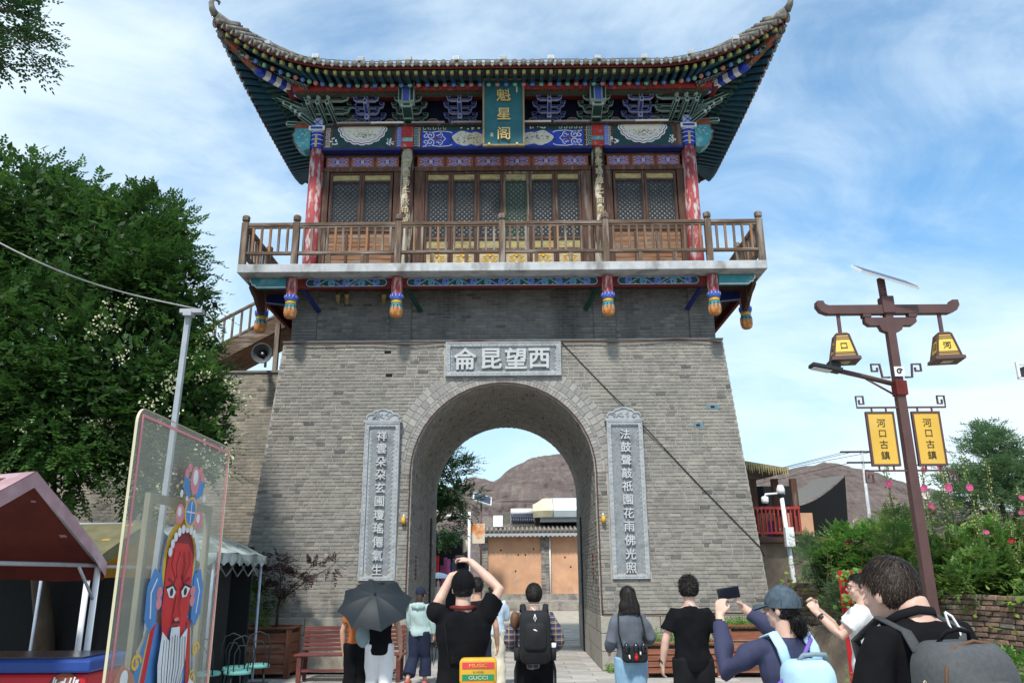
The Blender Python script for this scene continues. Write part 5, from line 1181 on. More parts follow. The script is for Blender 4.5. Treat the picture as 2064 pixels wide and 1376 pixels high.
# ================================================================== BENCH, PLANTERS, STOOLS
mat('bench_red', (.13, .04, .034), .7, .4, 14, .3, 50, stretch=(.12, 1, 1), col2=(.2, .12, .1), thr=.62, s2=8)
mat('planter_red', (.2, .07, .038), .65, .4, 14, .3, 50, stretch=(.12, 1, 1), col2=(.27, .17, .12), thr=.62, s2=8)
mat('planter_red_v', (.19, .066, .036), .65, .4, 14, .3, 50, stretch=(1, 1, .12), col2=(.27, .17, .12), thr=.62, s2=8)
BN = thing('park_bench', 'dark red slatted wooden bench against the tower plinth', 'bench', (-2.75, 14.6, 0))
x0, x1 = -3.5, -1.7
for k in range(6): q = MB(); q.bar((x0, 14.85 + .04*k*.4, .5 + k*.068), (x1, 14.85 + .04*k*.4, .5 + k*.068), .028, .055); q.build('back_slat', 'bench_red', BN, bevel=.006)
for k in range(5): q = MB(); q.bar((x0-.03, 14.42 + k*.088, .43), (x1+.03, 14.42 + k*.088, .43), .075, .028); q.build('seat_slat', 'bench_red', BN, bevel=.006)
for x in (x0+.06, (x0+x1)/2+.02, x1-.06):
    q = MB(); q.bb(x-.035, x+.035, 14.4, 14.47, .002, .414); q.build('leg', 'bench_red', BN); q = MB(); q.bar((x, 14.82, .002), (x, 14.95, .88), .06, .05); q.build('leg', 'bench_red', BN)
    q = MB(); q.bb(x-.03, x+.03, 14.475, 14.83, .35, .41); q.build('bearer', 'bench_red', BN)
q = MB(); q.bb(x0+.1, x1-.1, 14.41, 14.45, .17, .21); q.build('stretcher', 'bench_red', BN)
mat('soil', (.05, .035, .025), .95, .3, 10, .6, 30)
def planter(x0, x1, y0, y1, h, label, nb_=4):
    p = thing('wooden_planter', label, 'planter', ((x0+x1)/2, (y0+y1)/2, 0), group='red-brown wooden planters')
    for xx in (x0, x1 - .09):
        for yy in (y0, y1 - .09): q = MB(); q.bb(xx, xx+.09, yy, yy+.09, .002, h); q.build('leg', 'planter_red_v', p, bevel=.006)
    for k in range(nb_):
        za, zb = .08 + (h-.14)*k/nb_, .08 + (h-.14)*(k+1)/nb_ - .012
        for yy, dd in ((y0+.012, .03), (y1-.05, .03)):
            q = MB(); q.add([(x0+.092, yy, za), (x1-.092, yy, za), (x1-.092, yy+dd, za), (x0+.092, yy+dd, za), (x0+.092, yy+.018, zb), (x1-.092, yy+.018, zb), (x1-.092, yy+dd+.012, zb), (x0+.092, yy+dd+.012, zb)], [(0, 3, 2, 1), (4, 5, 6, 7), (0, 1, 5, 4), (1, 2, 6, 5), (2, 3, 7, 6), (3, 0, 4, 7)]); q.build('board', 'planter_red', p)
        for xx in (x0+.015, x1-.045): q = MB(); q.bb(xx, xx+.03, y0+.092, y1-.092, za, zb); q.build('board', 'planter_red_v', p)
    q = MB()
    for a, b, c, d in ((x0-.02, x1+.02, y0-.025, y0+.06), (x0-.02, x1+.02, y1-.06, y1+.025), (x0-.02, x0+.06, y0+.06, y1-.06), (x1-.06, x1+.02, y0+.06, y1-.06)): q.bb(a, b, c, d, h, h+.035)
    q.build('rim', 'planter_red', p, bevel=.006)
    q = MB(); q.bb(x0+.05, x1-.05, y0+.05, y1-.05, .1, h-.03); q.build('soil', 'soil', p); return p
planter(2.42, 3.78, 14.75, 15.5, .54, 'low wooden planter with weeds behind the man in black'); planter(3.88, 4.72, 14.7, 15.5, .82, 'tall wooden planter with weeds near the right corner of the tower')
planter(-4.75, -3.75, 14.95, 15.65, .82, 'wooden planter holding the purple tree, left of the bench')
planter(3.45, 4.6, 7.9, 8.6, .62, 'wooden planter behind the foreground man, beside the mud bank')
mat('seat_mint', (.16, .42, .37), .55, .15, 9, .08)
mat('chair_iron', (.02, .028, .032), .5, .1, 9, .05)
def chair():
    p = thing('cafe_chair', 'round mint-topped iron chair with a looped back', 'chair', (0, 0, 0), group='mint-topped iron chairs by the tent')
    q = MB(); q.lathe([(.185, .445), (.19, .455), (.19, .48), (.17, .492)], n=22); q.build('seat', 'seat_mint', p, local=True)
    for a in (45, 135, 225, 315): q = MB(); c, s = math.cos(rad(a)), math.sin(rad(a)); q.tube([(.14*c, .14*s, .445), (.2*c, .2*s, .003)], .011, 8); q.build('leg', 'chair_iron', p, local=True)
    q = MB(); q.tube([(.19*math.cos(a), .19*math.sin(a), .22) for a in [2*PI*i/20 for i in range(21)]], .007, 6, cap=False); q.build('ring', 'chair_iron', p, local=True)
    q = MB(); q.tube([(-.16, .12, .46), (-.17, .17, .75), (-.12, .2, .9), (0, .21, .95), (.12, .2, .9), (.17, .17, .75), (.16, .12, .46)], .01, 8); q.tube([(-.09, .14, .46), (-.1, .18, .72), (-.05, .2, .82), (.05, .2, .82), (.1, .18, .72), (.09, .14, .46)], .008, 6); q.build('back_loop', 'chair_iron', p, local=True)
    return p
ch0 = chair()
for i, (x, y, rz, lb) in enumerate(((-4.02, 12.15, 200, 'mint-topped iron chair farthest right in the row by the tent leg'), (-4.22, 11.85, 180, 'mint-topped iron chair second from the right in the row'), (-4.02, 11.35, 210, 'mint-topped iron chair in the middle of the row, nearest the bench side'), (-4.4, 11.2, 170, 'mint-topped iron chair left in the row, beside the canopy leg'), (-4.75, 10.9, 190, 'mint-topped iron chair half hidden behind the clear panel'))):
    c = ch0 if i == 0 else dup(ch0); c.location = (x + .45, y + .35, 0); c.rotation_euler[2] = rad(rz); c['label'] = lb

# ================================================================== TENTS, FREEZER
mat('tent_pink', (.36, .225, .25), .8, .2, 4, .1, 30, col2=(.45, .34, .35), thr=.58, s2=3)
mat('tent_under', (.11, .02, .014), .85, .2, 4, .1, 30)
mat('tent_olive', (.125, .115, .06), .85, .25, 4, .1, 30)
mat('tent_yellow', (.42, .24, .03), .85, .2, 4, .1, 30)
mat('tarp_green', (.15, .2, .185), .5, .3, 5, .2, 14, col2=(.42, .46, .46), thr=.52, s2=4)
mat('mesh_black', (.012, .014, .016), .9, .2, 20, .1)
def gable_tent(x0, x1, y0, y1, ze, zr, mtop, mund, label, name='gable_tent', drop=.22):
    p = thing(name, label, 'tent', (-y0, (x0+x1)/2, 0)); TB = lambda q, *a: (setattr(q, 'v', [(-v[1], v[0], v[2]) for v in q.v]), q.build(*a)); xc = (x0+x1)/2
    # ridge runs along X? gable faces the camera: ridge along Y at xc
    q = MB(); n = 10; NY = 8
    def roofpt(i, j, dz=0):
        t = i/n; x = lerp(x0, x1, t); s = 1 - abs(2*t - 1); z = ze + (zr - ze)*s**.9 - .05*math.sin(PI*j/NY)*s; return (x, lerp(y0, y1, j/NY), z + dz + .012*math.sin(i*3.1 + j*1.7))
    vs = [roofpt(i, j) for j in range(NY+1) for i in range(n+1)]; q.add(vs, [(j*(n+1)+i, j*(n+1)+i+1, (j+1)*(n+1)+i+1, (j+1)*(n+1)+i) for j in range(NY) for i in range(n)], 0, sm=True)
    q.add([Vector(v) - Vector((0, 0, .012)) for v in vs], [((j+1)*(n+1)+i, (j+1)*(n+1)+i+1, j*(n+1)+i+1, j*(n+1)+i) for j in range(NY) for i in range(n)], 1, sm=True); TB(q, 'roof_sheet', [mtop, mund], p)
    q = MB()
    for yy, mm in ((y0, 0), (y1, 1)):
        vs = []
        for i in range(n+1):
            a = Vector(roofpt(i, 0 if yy == y0 else NY)); a.y = yy; b = a - Vector((0, 0, drop + (.0))); a.y -= .01; b.y -= .012; vs += [a, b]
        q.add(vs, [(2*i, 2*i+1, 2*i+3, 2*i+2) for i in range(n)], mm)
    for xx, mz in ((x0, 0), (x1, 1)):
        vs = []
        for j in range(NY+1): y = lerp(y0, y1, j/NY); vs += [(xx, y, ze), (xx, y, ze - drop*1.25 - .015*math.sin(j*2.1))]
        q.add(vs, [(2*j, 2*j+1, 2*j+3, 2*j+2) for j in range(NY)], mz)
    TB(q, 'valance', [mtop, mund], p)
    for xx in (x0+.04, x1-.04):
        for yy in (y0+.05, y1-.05): q = MB(); q.tube([(xx, yy, 0), (xx, yy, ze)], .028, 10); TB(q, 'leg', 'white_metal', p)
    q = MB(); 
    for yy in (y0+.05, y1-.05): q.tube([(x0+.04, yy, ze-.03), (x1-.04, yy, ze-.03)], .018, 8); q.tube([(x0+.04, yy, ze-.02), (xc, yy, zr-.04)], .018, 8); q.tube([(x1-.04, yy, ze-.02), (xc, yy, zr-.04)], .018, 8); q.tube([(x1-.04, yy, ze-.35), (x1-.4, yy, ze-.03)], .014, 8)
    q.tube([(xc, y0+.05, zr-.04), (xc, y1-.05, zr-.04)], .018, 8); TB(q, 'frame', 'grey_metal', p); return p
gable_tent(5.15, 7.85, 3.66, 7.2, 1.86, 2.55, 'tent_pink', 'tent_under', 'faded pink gable tent with a dark red lining at far left', drop=.13)
gable_tent(8.3, 10.8, 4.02, 7.4, 1.86, 2.36, 'tent_olive', 'tent_yellow', 'olive tent with a yellow valance behind the pink tent', drop=.12)
# green canopy at the tower corner
GC = thing('folding_canopy', 'torn green folding canopy at the left foot of the tower', 'canopy', (-4.6, 12.6, 0))
q = MB(); n = 8; vs = []
for j in range(n+1):
    for i in range(n+1):
        x, y = lerp(-6.5, -3.97, i/n), lerp(11.6, 13.9, j/n); s = min(min(i, n-i), min(j, n-j))/(n/2); vs.append((x, y, 2.05 + .5*s**.8 + .02*math.sin(i*2.7+j*1.9)))
q.add(vs, [(j*(n+1)+i, j*(n+1)+i+1, (j+1)*(n+1)+i+1, (j+1)*(n+1)+i) for j in range(n) for i in range(n)], sm=True); q.build('roof_sheet', 'tarp_green', GC)
q = MB(); vs = []
for k in range(25):
    t = k/24; x = lerp(-6.5, -3.97, t); vs += [(x, 11.59, 2.05), (x, 11.585, 1.9 + .03*math.sin(k*1.3) + (.06 if k > 19 and k % 3 == 0 else 0))]
for k in range(25): t = k/24; y = lerp(11.6, 13.9, t); vs += [(-3.965, y, 2.05), (-3.96, y, 1.9 + .03*math.sin(k*1.7))]
q.add(vs, [(2*i, 2*i+1, 2*i+3, 2*i+2) for i in list(range(24)) + list(range(25, 49))]); q.build('valance', 'tarp_green', GC)
for x, y in ((-4.03, 11.66), (-4.03, 13.84), (-6.44, 11.66)): q = MB(); q.tube([(x, y, 0), (x, y, 2.04)], .022, 8); q.build('leg', 'canopy_blue' if 'canopy_blue' in MATS else mat('canopy_blue', (.36, .42, .52), .45, .15, 6, .05), GC)
q = MB()
for k in range(4): x = -4.05 - k*.3; q.tube([(x, 11.67, 1.98), (x-.3, 11.67, 1.76)], .011, 6); q.tube([(x, 11.67, 1.76), (x-.3, 11.67, 1.98)], .011, 6)
q.tube([(-4.03, 11.68, 1.7), (-4.03, 12.2, 2.0)], .011, 6)
for k in range(4): y_ = 11.7 + k*.5; q.tube([(-4.03, y_, 1.98), (-4.03, y_+.5, 1.72)], .011, 6); q.tube([(-4.03, y_, 1.72), (-4.03, y_+.5, 1.98)], .011, 6); q.build('scissor_frame', 'grey_metal', GC)
q = MB(); q.bb(-6.3, -4.35, 13.2, 13.24, .02, 2.0, 0); q.bb(-4.35, -4.31, 12.3, 13.24, .02, 2.0); q.build('mesh_screen', 'mesh_black', GC)
FZ = thing('chest_freezer', 'red ice cream chest freezer with a blue rim under the pink tent', 'freezer', (-3.8, 7.0, 0))
mat('freezer_red', (.48, .02, .03), .4, .1, 3, .02); mat('freezer_blue', (.02, .06, .26), .4, .1, 3, .02)
q = MB(); q.bb(-4.75, -3.25, 6.95, 7.65, .08, .975); q.build('body', 'freezer_red', FZ, bevel=.03)
q = MB(); q.bb(-4.79, -3.21, 6.91, 7.69, .98, 1.08); q.build('rim', 'freezer_blue', FZ, bevel=.02)
q = MB(); q.bb(-4.68, -3.32, 7.0, 7.6, 1.082, 1.095); q.build('glass_lid', 'solar_cell', FZ)
q = MB(); rr = random.Random(8)
q.ball((-3.42, 6.948, .88), (.13, .006, .1), 12, 1); q.ball((-4.2, 6.948, .86), (.0, .0, .0), 4, 0)
for k in range(14): q.ribbon([(-3.52 + k*.015, .84 + rr.uniform(-.02, .06)), (-3.5 + k*.015, .92 + rr.uniform(-.03, .03))], .012, 6.938, 0)
q.build('logo', ['white_paint', 'rust_panel'], FZ)
for k in range(8): q = MB(); q.bb(-4.75 + k*.12, -4.68 + k*.12, 6.938, 6.947, .81, .86); q.build('lettering', 'white_paint', FZ)
# dim clutter at the back of the stall
q = MB(); q.bb(-8.5, -4.2, 13.9, 13.96, 0, 2.2); single(q, 'stall_screen', 'mesh_black', 'black shade cloth closing the back of the stall', 'screen')
q = MB(); q.bb(-12, -3.9, 16.4, 16.9, 0, .95); single(q, 'garden_kerb', 'granite', 'low pale stone kerb wall behind the stalls', 'low wall')

# ================================================================== CLEAR PANEL WITH PAINTED OPERA FIGURE
mat('acrylic', (.55, .56, .47), .12, .1, 3, .0, alpha=.24, spec=.5)
mat('acrylic_edge', (.5, .47, .32), .3, .1, 3, 0)
mat('op_red', (.55, .025, .03), .4, .12, 9, .02); mat('op_blue', (.07, .22, .5), .4, .12, 9, .02); mat('op_white', (.66, .68, .7), .5, .08, 9, .02); mat('op_pink', (.62, .22, .25), .4, .1, 9, .02); mat('op_yellow', (.66, .42, .06), .4, .1, 9, .02); mat('op_black', (.02, .02, .025), .5, .1, 9, .02); mat('op_grey', (.3, .31, .34), .5, .1, 9, .02); mat('op_dred', (.2, .02, .03), .5, .1, 9, .02); mat('skin_tan', (.42, .2, .13), .5, .1, 9, .02)
AP = thing('display_panel', 'tall clear acrylic panel painted with a red-faced opera performer', 'sign', (-1.41, 4.0, 0))
# built in a local frame: X along the panel (0 = near edge), Z up; then turned so that it faces right
PM = Matrix.Translation((-1.40, 3.42, 0)) @ Matrix.Rotation(rad(90.8), 4, 'Z')
def pbuild(q, nm, m, **k): q.v = [tuple(PM @ Vector(v)) for v in q.v]; return q.build(nm, m, AP, **k)
r = .07; W2 = 1.2; zt = 2.44
outl = [(0, .3)] + [(r - r*math.cos(rad(a)), zt - r + r*math.sin(rad(a))) for a in range(0, 91, 15)] + [(W2 - r + r*math.sin(rad(a)), zt - r + r*math.cos(rad(a))) for a in range(0, 91, 15)] + [(W2, .3)]
q = MB(); q.prism(outl, -.006, .006, 0, m_side=1); pbuild(q, 'sheet', ['acrylic', 'acrylic_edge'])
q = MB(); ins = [(max(.035, min(W2-.035, x)) , min(zt-.035, z)) for x, z in outl]; q.ribbon(ins, .012, -.012, 0); pbuild(q, 'border_line', 'op_pink')
OP = MB(); ops = ['op_red', 'op_blue', 'op_white', 'op_pink', 'op_yellow', 'op_black', 'op_grey', 'op_dred', 'skin_tan']
yl = [-.010]
def shape(poly, m): yl[0] -= .0005; OP.prism(poly, yl[0], yl[0] + .0004, m)
def ell(cx, cz, rx, rz, m, n=24): shape([(cx + rx*math.cos(2*PI*i/n), cz + rz*math.sin(2*PI*i/n)) for i in range(n)], m)
def stroke(pts, w, m): yl[0] -= .0005; OP.ribbon(pts, w, yl[0], m, .0004)
cx = .72
shape([(.28, .3), (.3, .8), (.42, 1.12), (.5, 1.28), (.62, 1.22), (.82, 1.22), (.95, 1.28), (1.02, 1.1), (1.1, .75), (1.12, .3)], 1)            # robe
for s in (-1, 1):
    stroke([(cx + s*.2, 1.25), (cx + s*.26, .9), (cx + s*.28, .3)], .045, 0); stroke([(cx + s*.24, 1.2), (cx + s*.3, .9), (cx + s*.33, .3)], .012, 4)
    for k in range(4): stroke([(x, z) for x, z in spiral(cx + s*(.34 - .01*k), 1.05 - .17*k, .05, .01, 90*k, 1.3, 12)], .018, 4)
for k in range(7): stroke(spiral(cx + (k % 3 - 1)*.1, .86 - .085*k, .06, .012, 70*k, 1.4*(-1)**k, 12), .02, 4)
ell(cx, 1.56, .215, .3, 1); ell(cx, 1.6, .2, .26, 4)                                    # headdress back
for s in (-1, 1):
    shape([(cx + s*.2, 1.52), (cx + s*.28, 1.56), (cx + s*.335, 1.45), (cx + s*.33, 1.28), (cx + s*.27, 1.2), (cx + s*.21, 1.25)], 1); stroke([(cx + s*.24, 1.5), (cx + s*.29, 1.42), (cx + s*.27, 1.28)], .012, 2)
    for z in (1.42, 1.36): ell(cx + s*.2, z, .032, .034, 3, 14)
ell(cx, 1.6, .165, .2, 7); 
shape([(cx - .165, 1.55), (cx - .14, 1.65), (cx - .07, 1.71), (cx + .07, 1.71), (cx + .14, 1.65), (cx + .165, 1.55), (cx + .16, 1.3), (cx + .13, 1.17), (cx + .07, 1.15), (cx + .05, 1.22), (cx - .05, 1.22), (cx - .07, 1.15), (cx - .13, 1.17), (cx - .16, 1.3)], 0)   # face
for s in (-1, 1):
    stroke([(cx + s*.03, 1.52), (cx + s*.06, 1.47), (cx + s*.13, 1.5)], .02, 7); stroke([(cx + s*.02, 1.66), (cx + s*.05, 1.58), (cx + s*.03, 1.5)], .008, 7); stroke([(cx + s*.09, 1.67), (cx + s*.11, 1.58), (cx + s*.05, 1.5)], .006, 7)
    shape([(cx + s*.03, 1.42), (cx + s*.07, 1.455), (cx + s*.14, 1.44), (cx + s*.1, 1.39), (cx + s*.05, 1.385)], 2); ell(cx + s*.08, 1.42, .02, .024, 5, 10); stroke([(cx + s*.025, 1.43), (cx + s*.07, 1.463), (cx + s*.145, 1.445)], .012, 5); stroke([(cx + s*.02, 1.4), (cx + s*.03, 1.32), (cx + s*.045, 1.27)], .008, 7)
stroke([(cx - .045, 1.235), (cx, 1.25), (cx + .045, 1.235)], .012, 5); ell(cx, 1.26, .03, .012, 3, 10)
shape([(cx - .15, 1.2), (cx - .06, 1.14), (cx - .05, 1.215), (cx + .05, 1.215), (cx + .06, 1.14), (cx + .15, 1.2), (cx + .16, 1.02), (cx + .13, .82), (cx + .04, .74), (cx - .05, .74), (cx - .13, .84), (cx - .165, 1.02)], 2)  # beard
for k in range(9): t = (k - 4)/4; stroke([(cx + t*.12, 1.17 - .02*abs(t)), (cx + t*.13 + .015, .98), (cx + t*.08, .8)], .006, 6 if k % 2 else 5)
for k in range(11): a = rad(15 + 15*k); ell(cx + .19*math.cos(a), 1.6 + .2*math.sin(a), .022, .028, 2, 12)
for s, x, z, w, h in ((-1, .12, 1.88, .05, .06), (1, .12, 1.86, .05, .06), (-1, .05, 1.97, .03, .035), (1, .05, 1.97, .03, .035)): ell(cx + s*x, z, w, h, 3, 18); ell(cx + s*x - .01, z + .012, w*.45, h*.5, 2, 10)
ell(cx, 1.9, .075, .095, 4); ell(cx, 1.9, .06, .08, 1); stroke([(cx - .055, 1.9), (cx + .055, 1.9)], .008, 2); stroke([(cx, 1.83), (cx, 1.97)], .008, 2)
for s in (-1, 1): shape([(cx + s*.03, 1.98), (cx + s*.12, 2.02), (cx + s*.13, 2.12), (cx + s*.09, 2.14), (cx + s*.05, 2.05)], 1); ell(cx + s*.1, 2.13, .025, .03, 3, 12); ell(cx + s*.07, 2.17, .022, .028, 3, 12); ell(cx + s*.145, 2.0, .018, .024, 2, 10)
ell(cx, 2.1, .055, .09, 3); ell(cx, 2.12, .03, .05, 2)
shape([(.12, .62), (.2, .95), (.3, .92), (.24, .58)], 5); stroke([(.1, .95), (.16, 1.05), (.24, 1.0), (.3, .9)], .05, 8); ell(.18, 1.0, .035, .045, 2); ell(.2, .72, .05, .06, 2); shape([(.05, .3), (.13, .64), (.25, .58), (.3, .3)], 2)
shape([(.85, .3), (.84, .82), (.9, .9), (.98, .85), (1.0, .3)], 2); stroke([(.85, .5), (.86, .8)], .01, 6)
OP.v = [(x - .13, y, 2.26 - (2.2 - z)*.78) for x, y, z in OP.v]
pbuild(OP, 'painted_figure', ops)
# wooden frame behind the panel that carries it
mat('raw_wood', (.2, .185, .13), .75, .3, 14, .2, 50, stretch=(1, 1, .12))
q = MB()
for x in (.36, 1.14): q.bb(x-.022, x+.022, .05, .075, .0, 2.1)
q.bb(.382, 1.118, .05, .075, 2.06, 2.1); q.bar((.6, .08, 1.5), (.5, .6, .02), .03, .03); q.bar((1.12, .08, 1.3), (1.12, .6, .02), .03, .03)
pbuild(q, 'support_frame', 'raw_wood')

# ================================================================== BEYOND THE ARCH
mat('plaster_orange', (.58, .33, .2), .9, .15, 1.2, .2, 20, col2=(.44, .28, .19), thr=.62, s2=1.6)
mat('stone_grey', (.3, .275, .24), .9, .3, 3, .4, 18, col2=(.16, .15, .14), thr=.55, s2=2)
mat('roof_brown', (.15, .125, .105), .9, .3, 4, .3, 20)
OB = thing('courtyard_building', 'orange plastered building with tiled eave beyond the arch', 'building', (3, 46, 0))
q = MB(); q.bb(-1.62, 10, 45, 52, 0, 4.0); q.build('wall', 'plaster_orange', OB)
for x0, x1 in ((-1.78, -1.3), (1.6, 2.02), (6.0, 6.4)):
    q = MB(); q.bb(x0, x1, 44.9, 45.1, .72, 3.9); q.build('pilaster', 'mortar_dark', OB)
    w = MB(); z = .74; r_ = 0
    while z < 3.85:
        c = x0 + (x1-x0)*(.6 if r_ % 2 else .4); w.bb(x0+.004, c-.004, 44.885, 44.9, z, z+.062, 0, R.random()); w.bb(c+.004, x1-.004, 44.885, 44.9, z, z+.062, 0, R.random()); z += .072; r_ += 1
    w.build('brick_courses', 'brick_grey', OB, kind='stuff')
for x, z in ((-.6, 3.0), (.35, 2.75), (.75, 2.75), (1.2, 3.05), (.2, 1.9), (2.9, 2.6), (3.2, 2.1), (-1.0, 1.6)): q = MB(); q.ball((x, 44.995, z), (.045, .02, .05), 8); q.build('wall_hole_dot', 'dark_hole', OB)  # near-black discs instead of cut holes, the shade inside painted as colour
q = MB(); q.bb(-1.8, 10, 44.7, 45.0, .0, .72); q.build('plinth', 'stone_grey', OB)
q = MB(); q.bb(.1+2, 2.06, 44.85, 44.9, .7, 3.9) if 0 else q.tube([(2.08, 44.86, .1), (2.08, 44.86, 3.9)], .04, 8); q.build('downpipe', 'white_metal', OB)
q = MB(); q.add([(-1.9, 44.35, 3.95), (10, 44.35, 3.95), (10, 48.5, 5.0), (-1.9, 48.5, 5.0), (-1.9, 44.35, 3.87), (10, 44.35, 3.87), (10, 48.5, 4.9), (-1.9, 48.5, 4.9)], [(0, 1, 2, 3), (7, 6, 5, 4), (0, 4, 5, 1), (3, 7, 4, 0)]); q.build('roof', 'roof_brown', OB)
q = MB(); q.tube([(0, 0, 0), (0, 1.0, .25)], .08, 8); t0 = None
for i in range(44):
    if t0 is None: t0 = o = q.build('roof_tile', 'tile', OB, local=True)
    else: o = inst(t0, OB)
    o.location = Vector((-1.8 + i*.24, 44.3, 3.98)) - ORG[OB.name]
q = MB(); vs = []
for i in range(89): x = -1.85 + i*.12; vs += [(x, 44.36, 3.9), (x, 44.34, 3.75 if i % 2 else 3.66)]
q.add(vs, [(2*i, 2*i+1, 2*i+3, 2*i+2) for i in range(88)]); q.build('fascia', 'white_paint' if 0 else 'grey_metal', OB)
q = MB(); q.bb(-.6, 3, 46.5, 47, 4.5, 5.1); q.build('parapet', 'brick_tan', OB)
q = MB(); q.bb(-1.6, 12, 41.6, 44.7, 0, .42); q.build('front_step', 'stone_grey', OB)
PW = thing('polytunnel', 'pale greenhouse of yellowed and white sheeting on the roof beyond the arch', 'greenhouse', (3.5, 48, 5))
mat('poly_yellow', (.6, .56, .38), .5, .15, 2, .05); mat('poly_white', (.62, .7, .75), .5, .1, 2, .05)
for xa, xb, m in ((1.2, 2.3, 'poly_yellow'), (2.3, 9, 'poly_white')):
    q = MB(); pf = [(44.9, 4.75), (44.7, 5.1), (45.0, 5.55), (45.8, 5.85), (47, 5.9), (48.2, 5.6), (48.6, 4.8)]; k = len(pf)
    rows = [xa + (xb-xa)*j/6 for j in range(7)]
    vs = [(x, y + (.5*(1 - min(1, (x-1.2)/.5)) if xa < 1.3 else 0)*(1 if y < 46 else -1), z - (.35*(1 - min(1, (x-1.2)/.6))*(1 if z > 5.3 else 0) if xa < 1.3 else 0)) for x in rows for y, z in pf]; q.add(vs, [(j*k+i, j*k+i+1, (j+1)*k+i+1, (j+1)*k+i) for j in range(6) for i in range(k-1)]); q.build('sheet', m, PW)
q = MB()
for x in (2.3, 4.6, 6.9): q.tube([(x, y-.02, z+.02) for y, z in pf], .025, 6)
q.bb(1.6, 9, 45.2, 48, 4.5, 4.85); q.build('frame', 'grey_metal', PW)
SW = thing('solar_water_heater', 'white solar water heater tank on the roof beyond the arch', 'water heater', (.7, 46, 5))
q = MB(); q.tube([(-.05, 46.1, 5.12), (1.3, 46.1, 5.12)], .2, 14); q.build('tank', 'white_metal', SW)
for k in range(13): q = MB(); q.tube([(.0 + k*.1, 45.85, 5.0), (.0 + k*.1, 45.2, 4.55)], .033, 6); q.build('tube', 'solar_cell', SW)
q = MB(); q.bar((-.05, 46.1, 4.5), (-.05, 46.1, 5.0), .05); q.bar((1.3, 46.1, 4.5), (1.3, 46.1, 5.0), .05); q.build('stand', 'grey_metal', SW)
q = MB(); rot = Matrix.Rotation(rad(55), 3, 'X'); q.box((-.75, 45.0, 4.55), (.5, .75, .05), 0, .5, rot); q.box(Vector((-.75, 45.0, 4.55)) + rot @ Vector((0, 0, .03)), (.4, .65, .01), 1, .5, rot); single(q, 'roof_solar_unit', ['white_metal', 'poly_white'], 'small pale solar panel leaning on the tiled roof beyond the arch', 'solar panel')
SL = thing('solar_street_light', 'thin street light topped by a tilted solar panel beyond the arch', 'street light', (-1.5, 42, 0))
q = MB(); q.tube([(-1.55, 42, 0), (-1.55, 42, 5.3)], .05, 8); q.build('post', 'lamp_brown', SL)
q = MB(); rot = Matrix.Rotation(rad(35), 3, 'X') @ Matrix.Rotation(rad(20), 3, 'Y'); q.box((-1.5, 42, 5.5), (1.0, .8, .05), 0, .5, rot); q.box(Vector((-1.5, 42, 5.5)) + rot @ Vector((0, -0, .03)), (.9, .7, .01), 1, .5, rot); q.build('solar_panel', ['white_metal', 'solar_cell'], SL)
CM = thing('security_camera', 'white dome camera on a curved arm beyond the arch', 'camera', (-2.5, 40, 0))
q = MB(); q.tube([(-2.05, 40, 0), (-2.05, 40, 4.7)], .07, 8); q.build('pole', 'white_metal', CM)
q = MB(); q.tube([(-2.05, 40, 4.55), (-3.3, 40, 4.5), (-3.45, 40, 4.75), (-3.7, 40, 4.75), (-3.85, 40, 4.5)], .06, 8); q.build('arm', 'white_metal', CM)
q = MB(); q.lathe([(.06, .5), (.16, .45), (.2, .2), (.2, .0), (.1, -.14)], (-3.87, 40, 4.0), 12); q.build('dome', 'white_metal', CM)
mat('rusty_orange', (.55, .2, .06), .7, .3, 3, .1, col2=(.62, .52, .4), thr=.5, s2=2)
q = MB(); q.bb(-2.15, -1.3, 40.3, 40.36, 3.2, 4.15); single(q, 'shop_sign', 'rusty_orange', 'faded orange shop sign at the corner beyond the arch', 'sign')
q = MB(); q.ball((-2.5, 40.6, 3.1), (.42, .42, .36), 14); single(q, 'round_lantern', 'cream', 'round pale paper lantern under the orange sign beyond the arch', 'lantern')
SHP = thing('market_stall', 'row of dark stalls with hanging clothes beyond the arch', 'stall', (-4.5, 38, 0))
q = MB(); q.bb(-9, -2.35, 39.5, 44, 0, 3.4); q.build('wall', 'mesh_black', SHP)
q = MB(); q.add([(-9, 36.5, 3.1), (-2.4, 36.5, 3.35), (-2.3, 40.5, 3.8), (-9, 40.5, 3.6), (-9, 36.5, 3.0), (-2.4, 36.5, 3.25), (-2.3, 40.5, 3.7), (-9, 40.5, 3.5)], [(0, 1, 2, 3), (7, 6, 5, 4), (0, 4, 5, 1), (1, 5, 6, 2)]); q.build('awning', 'mesh_black', SHP)
for i in range(14):
    m = mat('cloth_%d' % i, R.choice([(.45, .03, .05), (.6, .6, .62), (.08, .12, .4), (.4, .1, .25), (.65, .55, .5), (.05, .05, .06), (.1, .3, .35)]), .9, .2, 6, .1) 
    x = -4.6 + i*.17; q = MB(); z0 = 1.3 + R.uniform(-.3, .5); q.box((x, 38.6 + R.uniform(-.4, .4), z0 + .55), (.16, .1, 1.0 + R.uniform(-.2, .2)), 0, .5, Matrix.Rotation(R.uniform(-.2, .2), 3, 'Z')); q.build('hanging_garment', m, SHP, bevel=.03)

